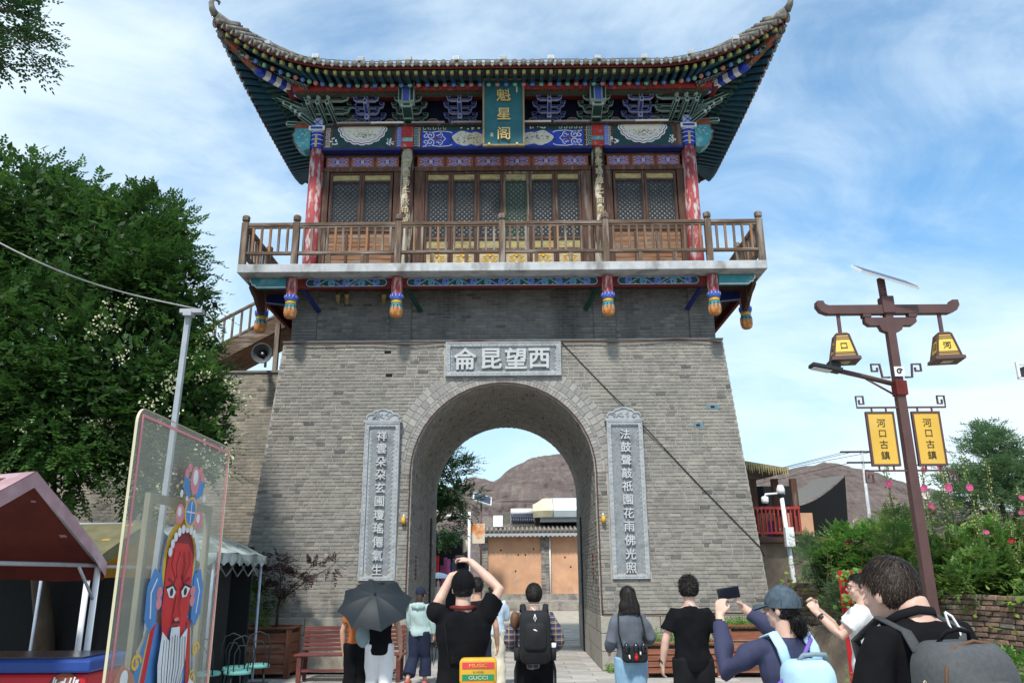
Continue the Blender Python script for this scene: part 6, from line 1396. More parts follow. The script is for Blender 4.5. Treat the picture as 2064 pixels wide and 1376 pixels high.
# ================================================================== RIGHT BACKGROUND
PV = thing('timber_pavilion', 'dark timber pavilion with a red railing beside the tower corner', 'pavilion', (8.5, 25, 0))
q = MB(); q.bb(6.6, 12, 24, 29, 0, 2.55); q.build('base_wall', 'mud', PV)
q = MB(); q.bb(6.5, 9.5, 23.7, 29, 2.56, 2.72); q.build('deck', 'dark_wood_h', PV)
for x in (7.3, 7.95, 8.5): q = MB(); q.bb(x-.09, x+.09, 23.9, 24.08, 2.72, 4.4); q.build('post', 'dark_wood', PV)
q = MB(); q.add([(6.3, 23.2, 4.95), (8.15, 23.2, 4.62), (8.15, 28, 4.9), (6.3, 28, 5.3), (6.3, 23.2, 4.75), (8.15, 23.2, 4.5), (8.15, 28, 4.7), (6.3, 28, 5.1)], [(0, 1, 2, 3), (7, 6, 5, 4), (0, 4, 5, 1), (1, 5, 6, 2)]); q.build('roof', 'roof_brown', PV)
q = MB()
for k in range(26): x = 6.4 + k*.068; z = 4.93 - (x-6.3)*.178; q.add([(x-.03, 23.18, z), (x+.03, 23.18, z), (x+.012, 23.15, z-.12-R.random()*.3), (x-.008, 23.15, z-.12-R.random()*.2)], [(0, 1, 2, 3)])
q.build('thatch_fringe', 'faded_yellow', PV, kind='stuff')
q = MB(); q.bb(6.5, 9.3, 26, 26.1, 2.72, 4.4); q.build('back_wall', 'mesh_black', PV)
q = MB(); q.bb(6.9, 8.55, 23.76, 23.84, 3.5, 3.58); q.bb(6.9, 8.55, 23.76, 23.84, 2.8, 2.86); q.build('rail', 'red_paint', PV)
for k in range(14): q = MB(); x = 6.95 + k*.12; q.bb(x-.022, x+.022, 23.77, 23.83, 2.86, 3.5); q.build('rail_bar', 'red_paint', PV)
q = MB(); q.bb(7.0, 9.2, 24.6, 24.7, 2.75, 3.45); q.build('orange_screen', 'plaster_orange', PV)
for x in (7.35, 7.85): q = MB(); q.bb(x-.1, x+.12, 24.3, 24.4, 2.75, 3.2); q.build('hanging_cloth', 'purple' if 'purple' in MATS else mat('purple', (.2, .08, .3), .9, .2, 8, .1), PV)
SN = MB(); vs = []; n = 8
for j in range(n+1):
    for i in range(n+1): t, s = i/n, j/n; vs.append((lerp(8.7, 10.7, t), 25.5 + 3*s, lerp(3.75, 4.7, t**1.3) - .25*math.sin(PI*t)*.6 + .15*s))
SN.add(vs, [(j*(n+1)+i, j*(n+1)+i+1, (j+1)*(n+1)+i+1, (j+1)*(n+1)+i) for j in range(n) for i in range(n)], sm=True)
vs = []
for i in range(n+1): t = i/n; z = lerp(3.75, 4.7, t**1.3) - .25*math.sin(PI*t)*.6; vs += [(lerp(8.7, 10.7, t), 25.52, z - .06), (lerp(8.7, 10.7, t), 25.8, 2.6)]
SN.add(vs, [(2*i, 2*i+1, 2*i+3, 2*i+2) for i in range(n)], 1)  # black sheet below the front edge, painting the dark interior under the net
mat('shade_net', (.14, .135, .125), .9, .25, 30, .2, 60)
single(SN, 'shade_net', ['shade_net', 'mesh_black'], 'dark shade net stretched over the beds behind the hollyhocks', 'shade net')
WC = thing('camera_pole', 'white pole with two dome security cameras beside the tower corner', 'camera pole', (6.12, 17.6, 0))
q = MB(); q.tube([(6.18, 17.6, 0), (6.02, 17.6, 3.45)], [.055, .045], 10); q.build('pole', 'white_metal', WC)
q = MB(); q.tube([(6.02, 17.6, 3.38), (5.68, 17.6, 3.36), (5.66, 17.6, 3.3)], .022, 8); q.build('arm', 'white_metal', WC)
q = MB(); q.lathe([(.03, .12), (.075, .1), (.08, 0), (.06, -.03)], (5.66, 17.6, 3.2), 12); q.build('camera', 'white_metal', WC)
q = MB(); q.lathe([(.03, .2), (.06, .19), (.09, .1), (.09, 0)], (6.02, 17.6, 3.36), 12, 0); q.ball((6.02, 17.6, 3.34), .075, 10, 1); q.build('camera', ['white_metal', 'black_metal'], WC)
q = MB(); q.bb(5.98, 6.16, 17.42, 17.56, 2.25, 2.65); q.build('junction_box', 'white_metal', WC)
UP = thing('utility_pole', 'distant concrete utility pole with two crossarms above the hollyhocks', 'utility pole', (26.2, 60, 0))
q = MB(); q.tube([(26.2, 60, 0), (26.3, 60, 10.6)], [.15, .1], 8); q.build('pole', 'concrete', UP)
for z, w in ((10.4, 1.6), (9.6, 1.2)): q = MB(); q.bb(26.3-w/1, 26.3+w*.6, 59.9, 60.1, z-.06, z+.06); q.build('crossarm', 'black_metal', UP)
q = MB()
for dx in (-1.5, -.9, .6): q.tube([(26.3+dx, 60, 10.35), (12, 75, 8.5 + dx*.3), (-2, 90, 9.5)], .02, 4)
q.tube([(25.2, 60, 9.55), (11, 76, 7.2), (-4, 92, 8.2)], .02, 4); single(q, 'power_lines', 'cable_black', 'thin power lines running left from the distant utility pole', 'power lines') ; bpy.data.objects['power_lines'].name = 'power_line'
q = MB(); q.bb(8.3, 8.42, 12, 12.1, 4.3, 4.45, 0); q.bb(8.2, 8.3, 12, 12.06, 4.33, 4.42, 1); 
CP = thing('corner_camera', 'white bracket camera at the right edge of the picture', 'camera', (8.3, 12.2, 0))
q = MB(); q.tube([(8.68, 12.2, 0), (8.68, 12.2, 4.9)], .05, 8); q.build('pole', 'white_metal', CP)
q = MB(); q.bb(8.14, 8.66, 12.17, 12.21, 4.84, 4.88); q.bb(8.14, 8.18, 12.17, 12.21, 4.62, 4.84); q.bb(8.14, 8.46, 12.17, 12.21, 4.6, 4.63); q.build('bracket', 'white_metal', CP)
q = MB(); q.bb(8.24, 8.44, 12.1, 12.3, 4.66, 4.8); q.lathe([(.06, 0), (.05, -.08)], (8.31, 12.2, 4.6), 8); q.build('housing', 'grey_dark', CP)

# ================================================================== HILLS
mat('hill_rock', (.3, .235, .205), .95, .25, .05, .0, col2=(.27, .16, .145), thr=.5, soft=.12, s2=.035)
def hill(name, prof, y0, depth, seed, m, base=-2):
    xs = [p[0] for p in prof]; nx, ny = 240, 70; vs = []
    for j in range(ny + 1):
        for i in range(nx + 1):
            x = lerp(xs[0], xs[-1], i/nx); t = j/ny
            for (xa, za), (xb, zb) in zip(prof, prof[1:]):
                if xa <= x <= xb: h = lerp(za, zb, (x-xa)/(xb-xa)); break
            y = y0 + depth*t; s = math.sin(min(1, t*1.15)*PI/2)**.8
            nz = noise.ridged_multi_fractal(Vector((x*.012 + seed, y*.02, seed)), 1, 2.1, 6, 1, 2) 
            n2 = noise.fractal(Vector((x*.05, y*.03, seed)), .8, 2, 6)
            k = (1 - t*.75)
            vs.append((x + 2*n2, y, base + (h - base)*s + ((nz - 1.2)*8*k + n2*4.5*k - 5*k*abs(noise.fractal(Vector((x*.045, y*.006, seed + 7)), .9, 2, 4)))*min(1, t*3)*min(1, h/40)*(1 if t < .8 else .5)))
    q = MB(); q.add(vs, [(j*(nx+1)+i, j*(nx+1)+i+1, (j+1)*(nx+1)+i+1, (j+1)*(nx+1)+i) for j in range(ny) for i in range(nx)], sm=True); return struct(q, name, m)
hill('hill', [(-330, 24), (-120, 36), (-55, 47), (-35, 53), (-26, 58), (-12, 55), (-5, 62), (10, 70), (28, 72), (45, 70), (90, 62), (150, 57), (175, 64), (205, 57), (240, 44), (275, 30), (340, 18), (420, 8)], 330, 190, 3, 'hill_rock')
_m = MATS['hill_rock']; _t = _m.node_tree
_tc = _t.nodes.new('ShaderNodeTexCoord'); _mp = _t.nodes.new('ShaderNodeMapping'); _mp.inputs['Rotation'].default_value = (0, rad(14), 0); _mp.inputs['Scale'].default_value = (.03, .02, .15); _t.links.new(_tc.outputs['Object'], _mp.inputs[0])
_n = _t.nodes.new('ShaderNodeTexNoise'); _n.inputs['Scale'].default_value = 1.6; _n.inputs['Detail'].default_value = 9; _n.inputs['Roughness'].default_value = .68; _n.inputs['Distortion'].default_value = .8; _t.links.new(_mp.outputs[0], _n.inputs['Vector'])
_r = _t.nodes.new('ShaderNodeValToRGB'); _r.color_ramp.elements[0].position = .3; _r.color_ramp.elements[0].color = (.1, .09, .085, 1); _r.color_ramp.elements[1].position = .7; _r.color_ramp.elements[1].color = (.32, .285, .25, 1)
for p, c in ((.42, (.235, .17, .155)), (.5, (.215, .19, .175)), (.58, (.29, .215, .195))): e_ = _r.color_ramp.elements.new(p); e_.color = (*c, 1)
_n3 = _t.nodes.new('ShaderNodeTexNoise'); _n3.inputs['Scale'].default_value = 1; _n3.inputs['Detail'].default_value = 8; _n3.inputs['Roughness'].default_value = .65
_mp3 = _t.nodes.new('ShaderNodeMapping'); _mp3.inputs['Scale'].default_value = (.4, .1, .2); _mp3.inputs['Rotation'].default_value = (0, rad(-20), 0); _t.links.new(_tc.outputs['Object'], _mp3.inputs[0]); _t.links.new(_mp3.outputs[0], _n3.inputs['Vector'])
_ad = _t.nodes.new('ShaderNodeMath'); _ad.operation = 'MULTIPLY_ADD'; _ad.inputs[1].default_value = .75; _ad.inputs[2].default_value = -.37; _t.links.new(_n3.outputs[0], _ad.inputs[0]); _a2 = _t.nodes.new('ShaderNodeMath'); _t.links.new(_n.outputs[0], _a2.inputs[0]); _t.links.new(_ad.outputs[0], _a2.inputs[1])
_t.links.new(_a2.outputs[0], _r.inputs[0]); _b = _t.nodes['Principled BSDF']; _t.links.new(_r.outputs[0], _b.inputs['Base Color']); _b.inputs['Specular IOR Level'].default_value = .05
_n2 = _t.nodes.new('ShaderNodeTexNoise'); _n2.inputs['Scale'].default_value = .18; _n2.inputs['Detail'].default_value = 10; _n2.inputs['Roughness'].default_value = .72; _t.links.new(_tc.outputs['Object'], _n2.inputs['Vector']); _bp = _t.nodes.new('ShaderNodeBump'); _bp.inputs['Strength'].default_value = 1; _bp.inputs['Distance'].default_value = 7; _t.links.new(_n2.outputs[0], _bp.inputs['Height']); _t.links.new(_bp.outputs[0], _b.inputs['Normal'])
# ================================================================== PLANTS
def leafmat(n, dark, mid, light, sub=.3, var=.12): return mat(n, None, .55, var, 3, 0, tone=[(0, dark), (.5, mid), (1, light)], sub=sub, spec=.25)
leafmat('leaf_pagoda', (.022, .055, .014), (.055, .135, .028), (.12, .22, .045), sub=.36)
leafmat('leaf_dark', (.02, .05, .018), (.035, .085, .03), (.06, .13, .045))
leafmat('leaf_willow', (.08, .15, .065), (.14, .24, .11), (.22, .32, .16), sub=.4)
leafmat('leaf_mix', (.05, .12, .03), (.14, .25, .055), (.34, .4, .08), sub=.42)
leafmat('leaf_fresh', (.075, .18, .035), (.15, .31, .06), (.28, .42, .085), sub=.42)
leafmat('leaf_dry', (.12, .1, .045), (.2, .17, .08), (.3, .25, .12))
leafmat('leaf_plum', (.02, .012, .014), (.05, .025, .03), (.1, .05, .055))
mat('bark', (.07, .055, .042), .9, .3, 10, .6, 30, stretch=(1, 1, .2)); mat('stem_green', (.09, .14, .05), .7, .2, 8, 0)
mat('blossom', (.52, .54, .32), .7, .15, 9, 0); mat('petal_pink', (.6, .09, .24), .6, .2, 30, 0, sub=.3); mat('petal_pale', (.66, .42, .46), .6, .15, 30, 0, sub=.3); mat('petal_red', (.33, .01, .02), .6, .15, 30, 0, sub=.2); mat('petal_white', (.7, .66, .62), .6, .1, 30, 0, sub=.3); mat('flower_eye', (.55, .45, .12), .7, .1, 9, 0); mat('bud', (.3, .3, .13), .7, .3, 30, 0)
def rvec(r): 
    while 1:
        v = Vector((r.uniform(-1, 1), r.uniform(-1, 1), r.uniform(-1, 1)))
        if .05 < v.length < 1: return v.normalized()
def leaf(q, p, d, n, l, w, t, fold=.0):
    s = d.cross(n); s = s.normalized() if s.length > 1e-5 else Vector((1, 0, 0))
    q.add([p, p + d*l*.45 + s*w/2, p + d*l, p + d*l*.45 - s*w/2], [(0, 1, 2, 3)], 0, t)
def spray(q, p, d, L, nl, ll, lw, r, t, droop=.5):
    d = d.normalized(); up = Vector((0, 0, 1)); side = d.cross(up)
    side = side.normalized() if side.length > .1 else Vector((1, 0, 0)); nrm_ = side.cross(d)
    for i in range(nl):
        k = (i + .6) / nl; pp = p + d*L*k - up*droop*L*k*k*.5; tt = min(1, max(0, t + r.uniform(-.12, .12)))
        for s in (-1, 1):
            dd = (d*.55 + side*s*.9 + Vector((0, 0, r.uniform(-.35, .1)))).normalized(); leaf(q, pp, dd, nrm_ + rvec(r)*.35, ll*r.uniform(.8, 1.15)*(1 - .25*k), lw, tt)
    leaf(q, p + d*L - up*droop*L*.5, d, nrm_, ll, lw, t)
def crown(lumps, n, r, L, nl, ll, lw, droop=.5, shell=.45, upb=.15):
    q = MB(); vol = [a[1]**2.2 for a in lumps]; tot = sum(vol); clump = {}
    for (c, rad_, *sq), v in zip(lumps, vol):
        c = Vector(c); kz = sq[0] if sq else .85
        sub = [(c + Vector((u.x, u.y, u.z*kz))*rad_*r.uniform(.6, .95), r.uniform(-.25, .25)) for u in [rvec(r) for _ in range(9)]]
        for _ in range(int(n*v/tot)):
            if r.random() < .72:     # clumped on boughs
                b, dt = r.choice(sub); u = rvec(r); p = b + Vector((u.x, u.y, u.z*.6))*rad_*.38*r.random()**.4
            else: u = rvec(r); dt = 0; p = c + Vector((u.x, u.y, u.z*kz))*rad_*r.random()**shell
            d = (p - c); d = d.normalized() if d.length > .01 else rvec(r); d = (d + rvec(r)*.55 + Vector((0, 0, upb))).normalized()
            spray(q, p, d, L*r.uniform(.7, 1.25), nl, ll, lw, r, min(1, max(0, .42 + dt + r.gauss(0, .12))), droop)
    return q
def limbs(base, th, lumps, r, h0, rt):
    q = MB(); b = Vector(base); tops = Vector((sum(l[0][0] for l in lumps)/len(lumps), sum(l[0][1] for l in lumps)/len(lumps), h0))
    mid = b.lerp(tops, .5) + Vector((r.uniform(-.1, .1), 0, 0)); q.tube([b, b.lerp(mid, .5) + Vector((.05, 0, 0)), mid, tops], [rt*1.25, rt, rt*.85, rt*.6], 10)
    for l in lumps:
        c = Vector(l[0]); m = tops.lerp(c, .5) + Vector((r.uniform(-.2, .2), r.uniform(-.2, .2), .15*l[1])); s = mid.lerp(tops, r.uniform(.4, 1)); q.tube([s, s.lerp(m, .5), m, c], [rt*.5, rt*.4, rt*.3, rt*.12], 7)
        for _ in range(4): e = c + rvec(r)*l[1]*.7; q.tube([m.lerp(c, .6), m.lerp(e, .7), e], [rt*.16, rt*.1, rt*.04], 5)
    return q
r = random.Random(21)
TR = thing('pagoda_tree', 'big leafy tree with pale blossom left of the tower', 'tree', (-7.4, 13.6, 0))
lumps = [((-9.3, 13.2, 8.0), 1.75), ((-7.9, 13.2, 7.75), 1.45), ((-6.75, 13, 6.75), 1.5), ((-5.8, 12.9, 6.3), .98), ((-6.1, 12.8, 4.9), 1.45), ((-5.15, 12.8, 4.35), .95), ((-7.8, 12.6, 5.2), 1.8), ((-9.6, 12.7, 5.8), 2.0), ((-8.7, 12.5, 3.8), 1.35), ((-7.0, 12.5, 3.7), 1.15), ((-4.8, 12.7, 3.5), .55), ((-5.6, 12.7, 3.5), .8), ((-6.2, 13.1, 7.6), .8), ((-5.2, 12.9, 5.6), .42), ((-8.2, 12.2, 3.3), 1.1), ((-6.9, 12.3, 4.3), 1.2), ((-9.8, 12.4, 4.2), 1.4)]
q = crown(lumps, 17500, r, .3, 5, .09, .045)
for c, rd in lumps:      # larger inner leaves toned darker, the crown's inner shade put into their colour
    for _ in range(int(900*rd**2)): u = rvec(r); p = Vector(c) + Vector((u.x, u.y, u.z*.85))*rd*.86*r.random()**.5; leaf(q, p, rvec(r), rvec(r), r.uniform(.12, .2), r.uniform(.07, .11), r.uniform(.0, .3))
q.build('crown', 'leaf_pagoda', TR, kind='stuff')
limbs((-7.4, 13.9, 0), .22, [l for l in lumps if l[1] > .9], r, 4.4, .15).build('trunk', 'bark', TR)
q = MB()
for _ in range(120):
    l = r.choice(lumps[4:12]); u = rvec(r); u.y = -abs(u.y); c = Vector(l[0]) + Vector((u.x, u.y, u.z*.8))*l[1]*1.03
    if c.z > 6.2: continue
    for k in range(r.randint(14, 44)): p = c + Vector((r.gauss(0, .075), r.gauss(0, .06), r.gauss(0, .07))); leaf(q, p, rvec(r), rvec(r), .045, .034, .5)
q.build('blossom', 'blossom', TR, kind='stuff')
BRN = thing('overhanging_branch', 'dark leafy branch hanging into the top left corner of the sky', 'branch', (-5.6, 7, 7.6))
q = MB(); bl = [((-5.15, 7, 7.35), .35), ((-4.95, 7, 7.0), .26), ((-4.75, 7, 7.2), .22), ((-4.72, 7, 6.92), .16), ((-5.2, 7.0, 6.95), .22), ((-5.4, 7, 7.5), .5)]
crown(bl, 480, r, .2, 5, .06, .03).build('leaves', 'leaf_dark', BRN, kind='stuff')
q.tube([(-8.5, 7.2, 8.0), (-6.2, 7.05, 7.7), (-5.4, 7, 7.5), (-4.95, 7, 7.15), (-4.7, 7, 6.95)], [.1, .05, .03, .015, .006], 7); q.tube([(-5.4, 7, 7.5), (-5.0, 7, 7.4), (-4.6, 7, 7.2)], [.025, .014, .005], 6); q.build('limb', 'bark', BRN)
AT = thing('street_tree', 'dark green tree beyond the arch, left of the orange wall', 'tree', (-3.6, 32, 0))
lumps = [((-3.4, 32, 6.6), 1.3), ((-2.6, 32, 5.4), 1.2), ((-1.95, 31.8, 4.6), .85), ((-3.6, 32, 4.4), 1.5), ((-2.6, 31.6, 3.7), .9), ((-4.8, 32, 5.6), 1.6)]
crown(lumps, 2600, r, .4, 4, .15, .075).build('crown', 'leaf_dark', AT, kind='stuff'); limbs((-3.7, 32, 0), .2, lumps, r, 3.6, .18).build('trunk', 'bark', AT)
WT = thing('willow_tree', 'feathery pale green tree at the right edge behind the hollyhocks', 'tree', (15, 24, 0))
lumps = [((14.3, 24, 4.7), 1.15), ((15.6, 24, 4.6), 1.2), ((13.6, 24, 3.7), 1.0), ((14.9, 23.7, 3.6), 1.4), ((16.6, 24, 3.8), 1.6), ((13.0, 24, 3.1), .6), ((14.6, 24, 5.5), .55)]
crown(lumps, 5200, r, .5, 6, .14, .032, droop=.9, upb=.5).build('crown', 'leaf_willow', WT, kind='stuff'); limbs((15, 24, 0), .2, lumps, r, 2.6, .16).build('trunk', 'bark', WT)
PT = thing('plum_tree', 'small dark purple-leaved tree in the planter left of the bench', 'tree', (-4.05, 15.2, .7))
lumps = [((-4.3, 15.1, 1.75), .33), ((-3.95, 15.1, 1.6), .3), ((-3.45, 15.1, 1.85), .22), ((-4.1, 15.1, 1.95), .25), ((-3.1, 15.1, 1.9), .16), ((-4.25, 15.1, 1.4), .2)]
crown(lumps, 420, r, .15, 4, .06, .03, shell=.6).build('crown', 'leaf_plum', PT, kind='stuff')
q = MB(); q.tube([(-4.1, 15.25, .72), (-4.08, 15.2, 1.2), (-4.0, 15.15, 1.45)], [.03, .024, .018], 7)
for l in lumps: q.tube([(-4.05, 15.18, 1.3), Vector((-4.0, 15.15, 1.4)).lerp(Vector(l[0]), .5), l[0]], [.014, .01, .004], 5)
q.build('trunk', 'bark', PT)

# hollyhocks: a few grown plants, then copies along the bed
def palm_leaf(q, p, d, n, s, t):
    s1 = d.cross(n).normalized(); vs = [p]; K = 9
    for i in range(K): a = rad(-150 + 300*i/(K-1)); k = s*(1 if i % 2 == 0 else .78)*(.85 + .15*math.cos(a)); vs.append(p + d*(s*.35 + math.cos(a)*k*.6) + s1*math.sin(a)*k*.62 + n*(-.18*s*abs(math.sin(a))))
    c = p + d*s*.35; vs.append(c); q.add(vs, [(K+1, i, i+1) for i in range(1, K)] + [(K+1, 0, 1), (K+1, K, 0)], 0, t)
def flower(q, p, d, s, m):
    d = d.normalized(); a = d.cross(Vector((0, 0, 1))); a = a.normalized() if a.length > .1 else Vector((1, 0, 0)); b = d.cross(a)
    for i in range(5):
        vs = [p]
        for k in (-.62, -.3, 0, .3, .62): t = 2*PI*i/5 + k; rr = s*(1 - .1*abs(k)); vs.append(p + (a*math.cos(t) + b*math.sin(t))*rr + d*s*(.35 + .05*math.cos(8*k)))
        q.add(vs, [(0, j, j+1) for j in range(1, 5)], m)
    q.ball(p + d*s*.18, s*.16, 6, 2)
def hollyhock(h, pm, nf, seed, dry=.0, label='', leafm='leaf_mix'):
    r = random.Random(seed); p = thing('hollyhock', label, 'hollyhock', (0, 0, 0), group='hollyhocks along the garden wall')
    cv = [Vector((.06*math.sin(z*1.3 + seed), .05*math.cos(z*1.1 + seed), z)) for z in [h*i/8 for i in range(9)]]
    at_ = lambda t: cv[min(7, int(t*8))].lerp(cv[min(7, int(t*8)) + 1], t*8 - min(7, int(t*8)))
    q = MB(); q.tube(cv, [.014 - .010*i/8 for i in range(9)], 6); q.build('stem', 'stem_green', p, local=True)
    q = MB(); 
    for i in range(int(17*h)):
        t = r.random()**1.25*.93; a = r.uniform(0, 6.28); d = Vector((math.cos(a), math.sin(a), r.uniform(-.1, .5))).normalized(); s = lerp(.19, .045, t**.7)*r.uniform(.7, 1.2); st = at_(t)
        palm_leaf(q, st + d*s*.7, d, (Vector((0, 0, 1)) + rvec(r)*.4).normalized(), s, min(1, max(0, r.gauss(.5, .25))))
    q.build('leaves', leafm, p, local=True, kind='stuff')
    q = MB(); n = int(h*15)
    for i in range(n): t = .42 + .57*i/n; a = r.uniform(0, 6.28); d = Vector((math.cos(a), math.sin(a), .5)); q.ball(at_(t) + d*.028, (.013, .013, .018), 5, 0)
    q.build('buds', 'bud', p, local=True, kind='stuff')
    for i in range(nf):
        t = .55 + .4*(i + .5)/nf; a = -PI/2 + r.uniform(-1.1, 1.1); d = Vector((math.cos(a), math.sin(a), .25)); f = MB(); flower(f, at_(t) + d*.03, d, .052*r.uniform(.8, 1.15), 0); f.m = [0 if m == 0 else 1 for m in f.m]; f.build('flower', [pm, 'flower_eye'], p, local=True)
    return p
HS = [hollyhock(2.0, 'petal_pink', 3, 1), hollyhock(1.7, 'petal_pink', 1, 2), hollyhock(1.85, 'petal_pale', 4, 3, leafm='leaf_fresh'), hollyhock(1.5, 'petal_red', 1, 4), hollyhock(1.9, 'petal_white', 2, 5, leafm='leaf_dry'), hollyhock(1.75, 'petal_pale', 0, 6, leafm='leaf_dry')]
DESC = ['three pink flowers', 'one pink flower', 'four pale pink flowers', 'a single dark red flower', 'white flowers and dry leaves', 'only buds and dry leaves']
# (image-measured) x along the bed, distance, kind, height scale
spots = [(6.9, 13.2, 0, 1.1), (6.45, 13.4, 1, 1.36), (7.15, 13.0, 0, 1.32), (7.55, 13.0, 1, 1.28), (7.95, 13.2, 5, 1.22), (8.15, 12.7, 0, .82), (6.75, 14.2, 5, 1.3), (7.3, 13.9, 4, 1.3), (6.2, 14.6, 3, .75), (8.5, 12.5, 1, .8), (8.9, 12.9, 2, .9),
         (9.0, 12.2, 4, 1.0), (9.25, 12.4, 5, .98), (9.5, 12.1, 2, 1.0), (9.65, 12.6, 4, 1.05), (8.7, 11.7, 3, .78), (9.1, 11.6, 5, .9), (9.35, 11.4, 2, .92), (8.45, 11.9, 5, .85), (8.2, 12.0, 2, .7), (7.75, 12.3, 3, .7), (7.3, 12.4, 1, .72), (9.9, 12.3, 5, 1.1), (10.1, 12.8, 2, 1.1), (6.55, 15.0, 2, .75), (8.0, 13.6, 4, .85), (7.0, 12.9, 5, 1.15), (8.75, 13.4, 5, .95), (6.05, 15.3, 1, .7), (9.75, 11.7, 4, .95)]
order = ['nearest the tower', 'beside the camera pole', 'left of the utility pole', 'below the shade net', 'just left of the lamp post', 'just right of the lamp post', 'below the pale tree', 'at the right edge']
seen = {}
for i, (x, y, k, s) in enumerate(spots):
    o = HS[k] if k not in seen else dup(HS[k])
    seen.setdefault(k, []).append(x); o.location = (x, y, 1.36); o.rotation_euler[2] = R.uniform(-.5, .5); o.scale = (1.1, 1.1, s)
    px = 1041 + 1605*(x - .25)/(y*.96 + .5)
    where = order[0] if px < 1600 else order[1] if px < 1650 else order[3] if px < 1700 else order[2] if px < 1740 else 'below the utility pole' if px < 1790 else order[4] if px < 1840 else order[5] if px < 1900 else order[6] if px < 1980 else order[7]
    hgt = 'tall' if s > .97 else 'mid-height' if s > .84 else 'short'
    o['label'] = f'{hgt} hollyhock with {DESC[k]} {where}'; seen.setdefault(o['label'], []).append((x, o))
for k_, v_ in list(seen.items()):
    if isinstance(k_, str) and len(v_) > 1:
        v_.sort(key=lambda t: t[0])
        for (x, o), w in zip(v_, ('left', 'right') if len(v_) == 2 else ('left', 'middle', 'right', 'far right')): o['label'] = w + ' one of alike: ' + k_
lab_seen = {}
# bushes that fill the bed
r = random.Random(5)
BU = [(5.95, 15.4, 1.75, .45, 'leaf_willow', 'airy grey-green bush hiding the foot of the camera pole'), (6.3, 14.4, 1.85, .5, 'leaf_fresh', 'bright green feathery bush below the shade net'), (6.75, 13.7, 1.95, .55, 'leaf_mix', 'tall bright green bush in the middle of the bed, left of the lamp post'), (7.2, 13.3, 1.65, .5, 'leaf_mix', 'mixed green bush behind the red board'), (7.7, 13.0, 1.55, .5, 'leaf_mix', 'broad bush with yellowing leaves behind the lamp post'), (8.2, 12.6, 1.7, .55, 'leaf_mix', 'yellow-green bush just right of the lamp post'), (8.75, 12.2, 1.6, .6, 'leaf_fresh', 'round leafy bush on the wall under the pale tree'), (9.3, 12.0, 1.7, .6, 'leaf_mix', 'dense bush at the right edge of the bed'), (7.2, 12.3, 1.4, .4, 'leaf_mix', 'low dark bush spilling over the wall behind the lamp post'), (8.3, 11.6, 1.35, .42, 'leaf_fresh', 'low fresh green bush on the wall top at right'), (6.5, 15.2, 1.4, .5, 'leaf_dark', 'dark bush against the brick wall near the tower'), (8.0, 13.8, 1.8, .6, 'leaf_fresh', 'light bush at the back of the bed behind the lamp post'), (9.0, 13.2, 1.9, .7, 'leaf_mix', 'tall tangled bush in front of the pale green tree'), (7.0, 14.9, 2.05, .55, 'leaf_fresh', 'tall light green bush in front of the dark shade net'), (6.0, 14.3, 1.25, .3, 'leaf_willow', 'thin grey-green bush overhanging the dark brick wall'), (6.75, 12.85, 1.3, .36, 'leaf_mix', 'low bush overhanging the wall behind the couple')]
for x, y, z, s, m, lab in BU:
    p = thing('bush', lab, 'bush', (x, y, 1.3), group='bushes in the raised flower bed')
    lm = [((x + r.gauss(0, s*.6), y + r.gauss(0, s*.4), z + r.uniform(-.1, .35)*1.2), s*r.uniform(.55, .8)) for _ in range(5)]
    nar = m in ('leaf_willow',) or s == .55
    crown(lm, 620, r, .2, 4 if not nar else 6, .075 if not nar else .06, .045 if not nar else .018, upb=.5, shell=.6).build('foliage', m, p, kind='stuff')
    q = MB(); [q.tube([(x + r.gauss(0, .08), y, 1.2), Vector(l[0]) + Vector((0, 0, -.1)), Vector(l[0]) + Vector((r.gauss(0, .1), 0, l[1]*.8))], [.014, .01, .004], 5) for l in lm]; q.build('stems', 'stem_green', p)
q = MB()
for _ in range(420):     # loose stalks and grasses between the bushes
    t = r.random(); x = lerp(5.9, 9.9, t) + r.gauss(0, .25); y = lerp(15.2, 11.8, t) + r.gauss(0, .6); h = r.uniform(.4, 1.3); d = Vector((r.gauss(0, .18), r.gauss(0, .1), 1)); a = Vector((x, y, 1.35)); b = a + d*h
    s = Vector((.007, 0, 0)); tt = r.random(); q.add([a - s, a + s, b], [(0, 1, 2)], 0, tt)
    for k in range(5): leaf(q, a.lerp(b, .3 + .14*k), (rvec(r) + Vector((0, 0, .4))).normalized(), rvec(r), r.uniform(.05, .12), .02, r.random())
q.build('wild_stalks', 'leaf_dry', None, kind='stuff'); tag(bpy.data.objects['wild_stalks'], 'thin dry stalks and grasses between the bushes of the bed', 'grass')
q = MB()
for _ in range(2600):    # leaves carpeting the bed and hanging over the wall
    t = r.random()*1.25; p = wall_pt(t); d = r.uniform(-.15, 1.6); c = p - nrm*d + Vector((0, 0, 1.42 + r.gauss(0, .12) + .15*min(1, d) - (.25*r.random() if d < .05 else 0)))
    palm_leaf(q, c, (rvec(r) + Vector((0, -.2, .2))).normalized(), (Vector((0, -.3, 1)) + rvec(r)*.6).normalized(), r.uniform(.05, .13), min(1, max(0, r.gauss(.5, .25))))
q.build('bed_leaves', 'leaf_mix', None, kind='stuff'); tag(bpy.data.objects['bed_leaves'], 'carpet of broad leaves covering the raised bed and its edge', 'ground cover')
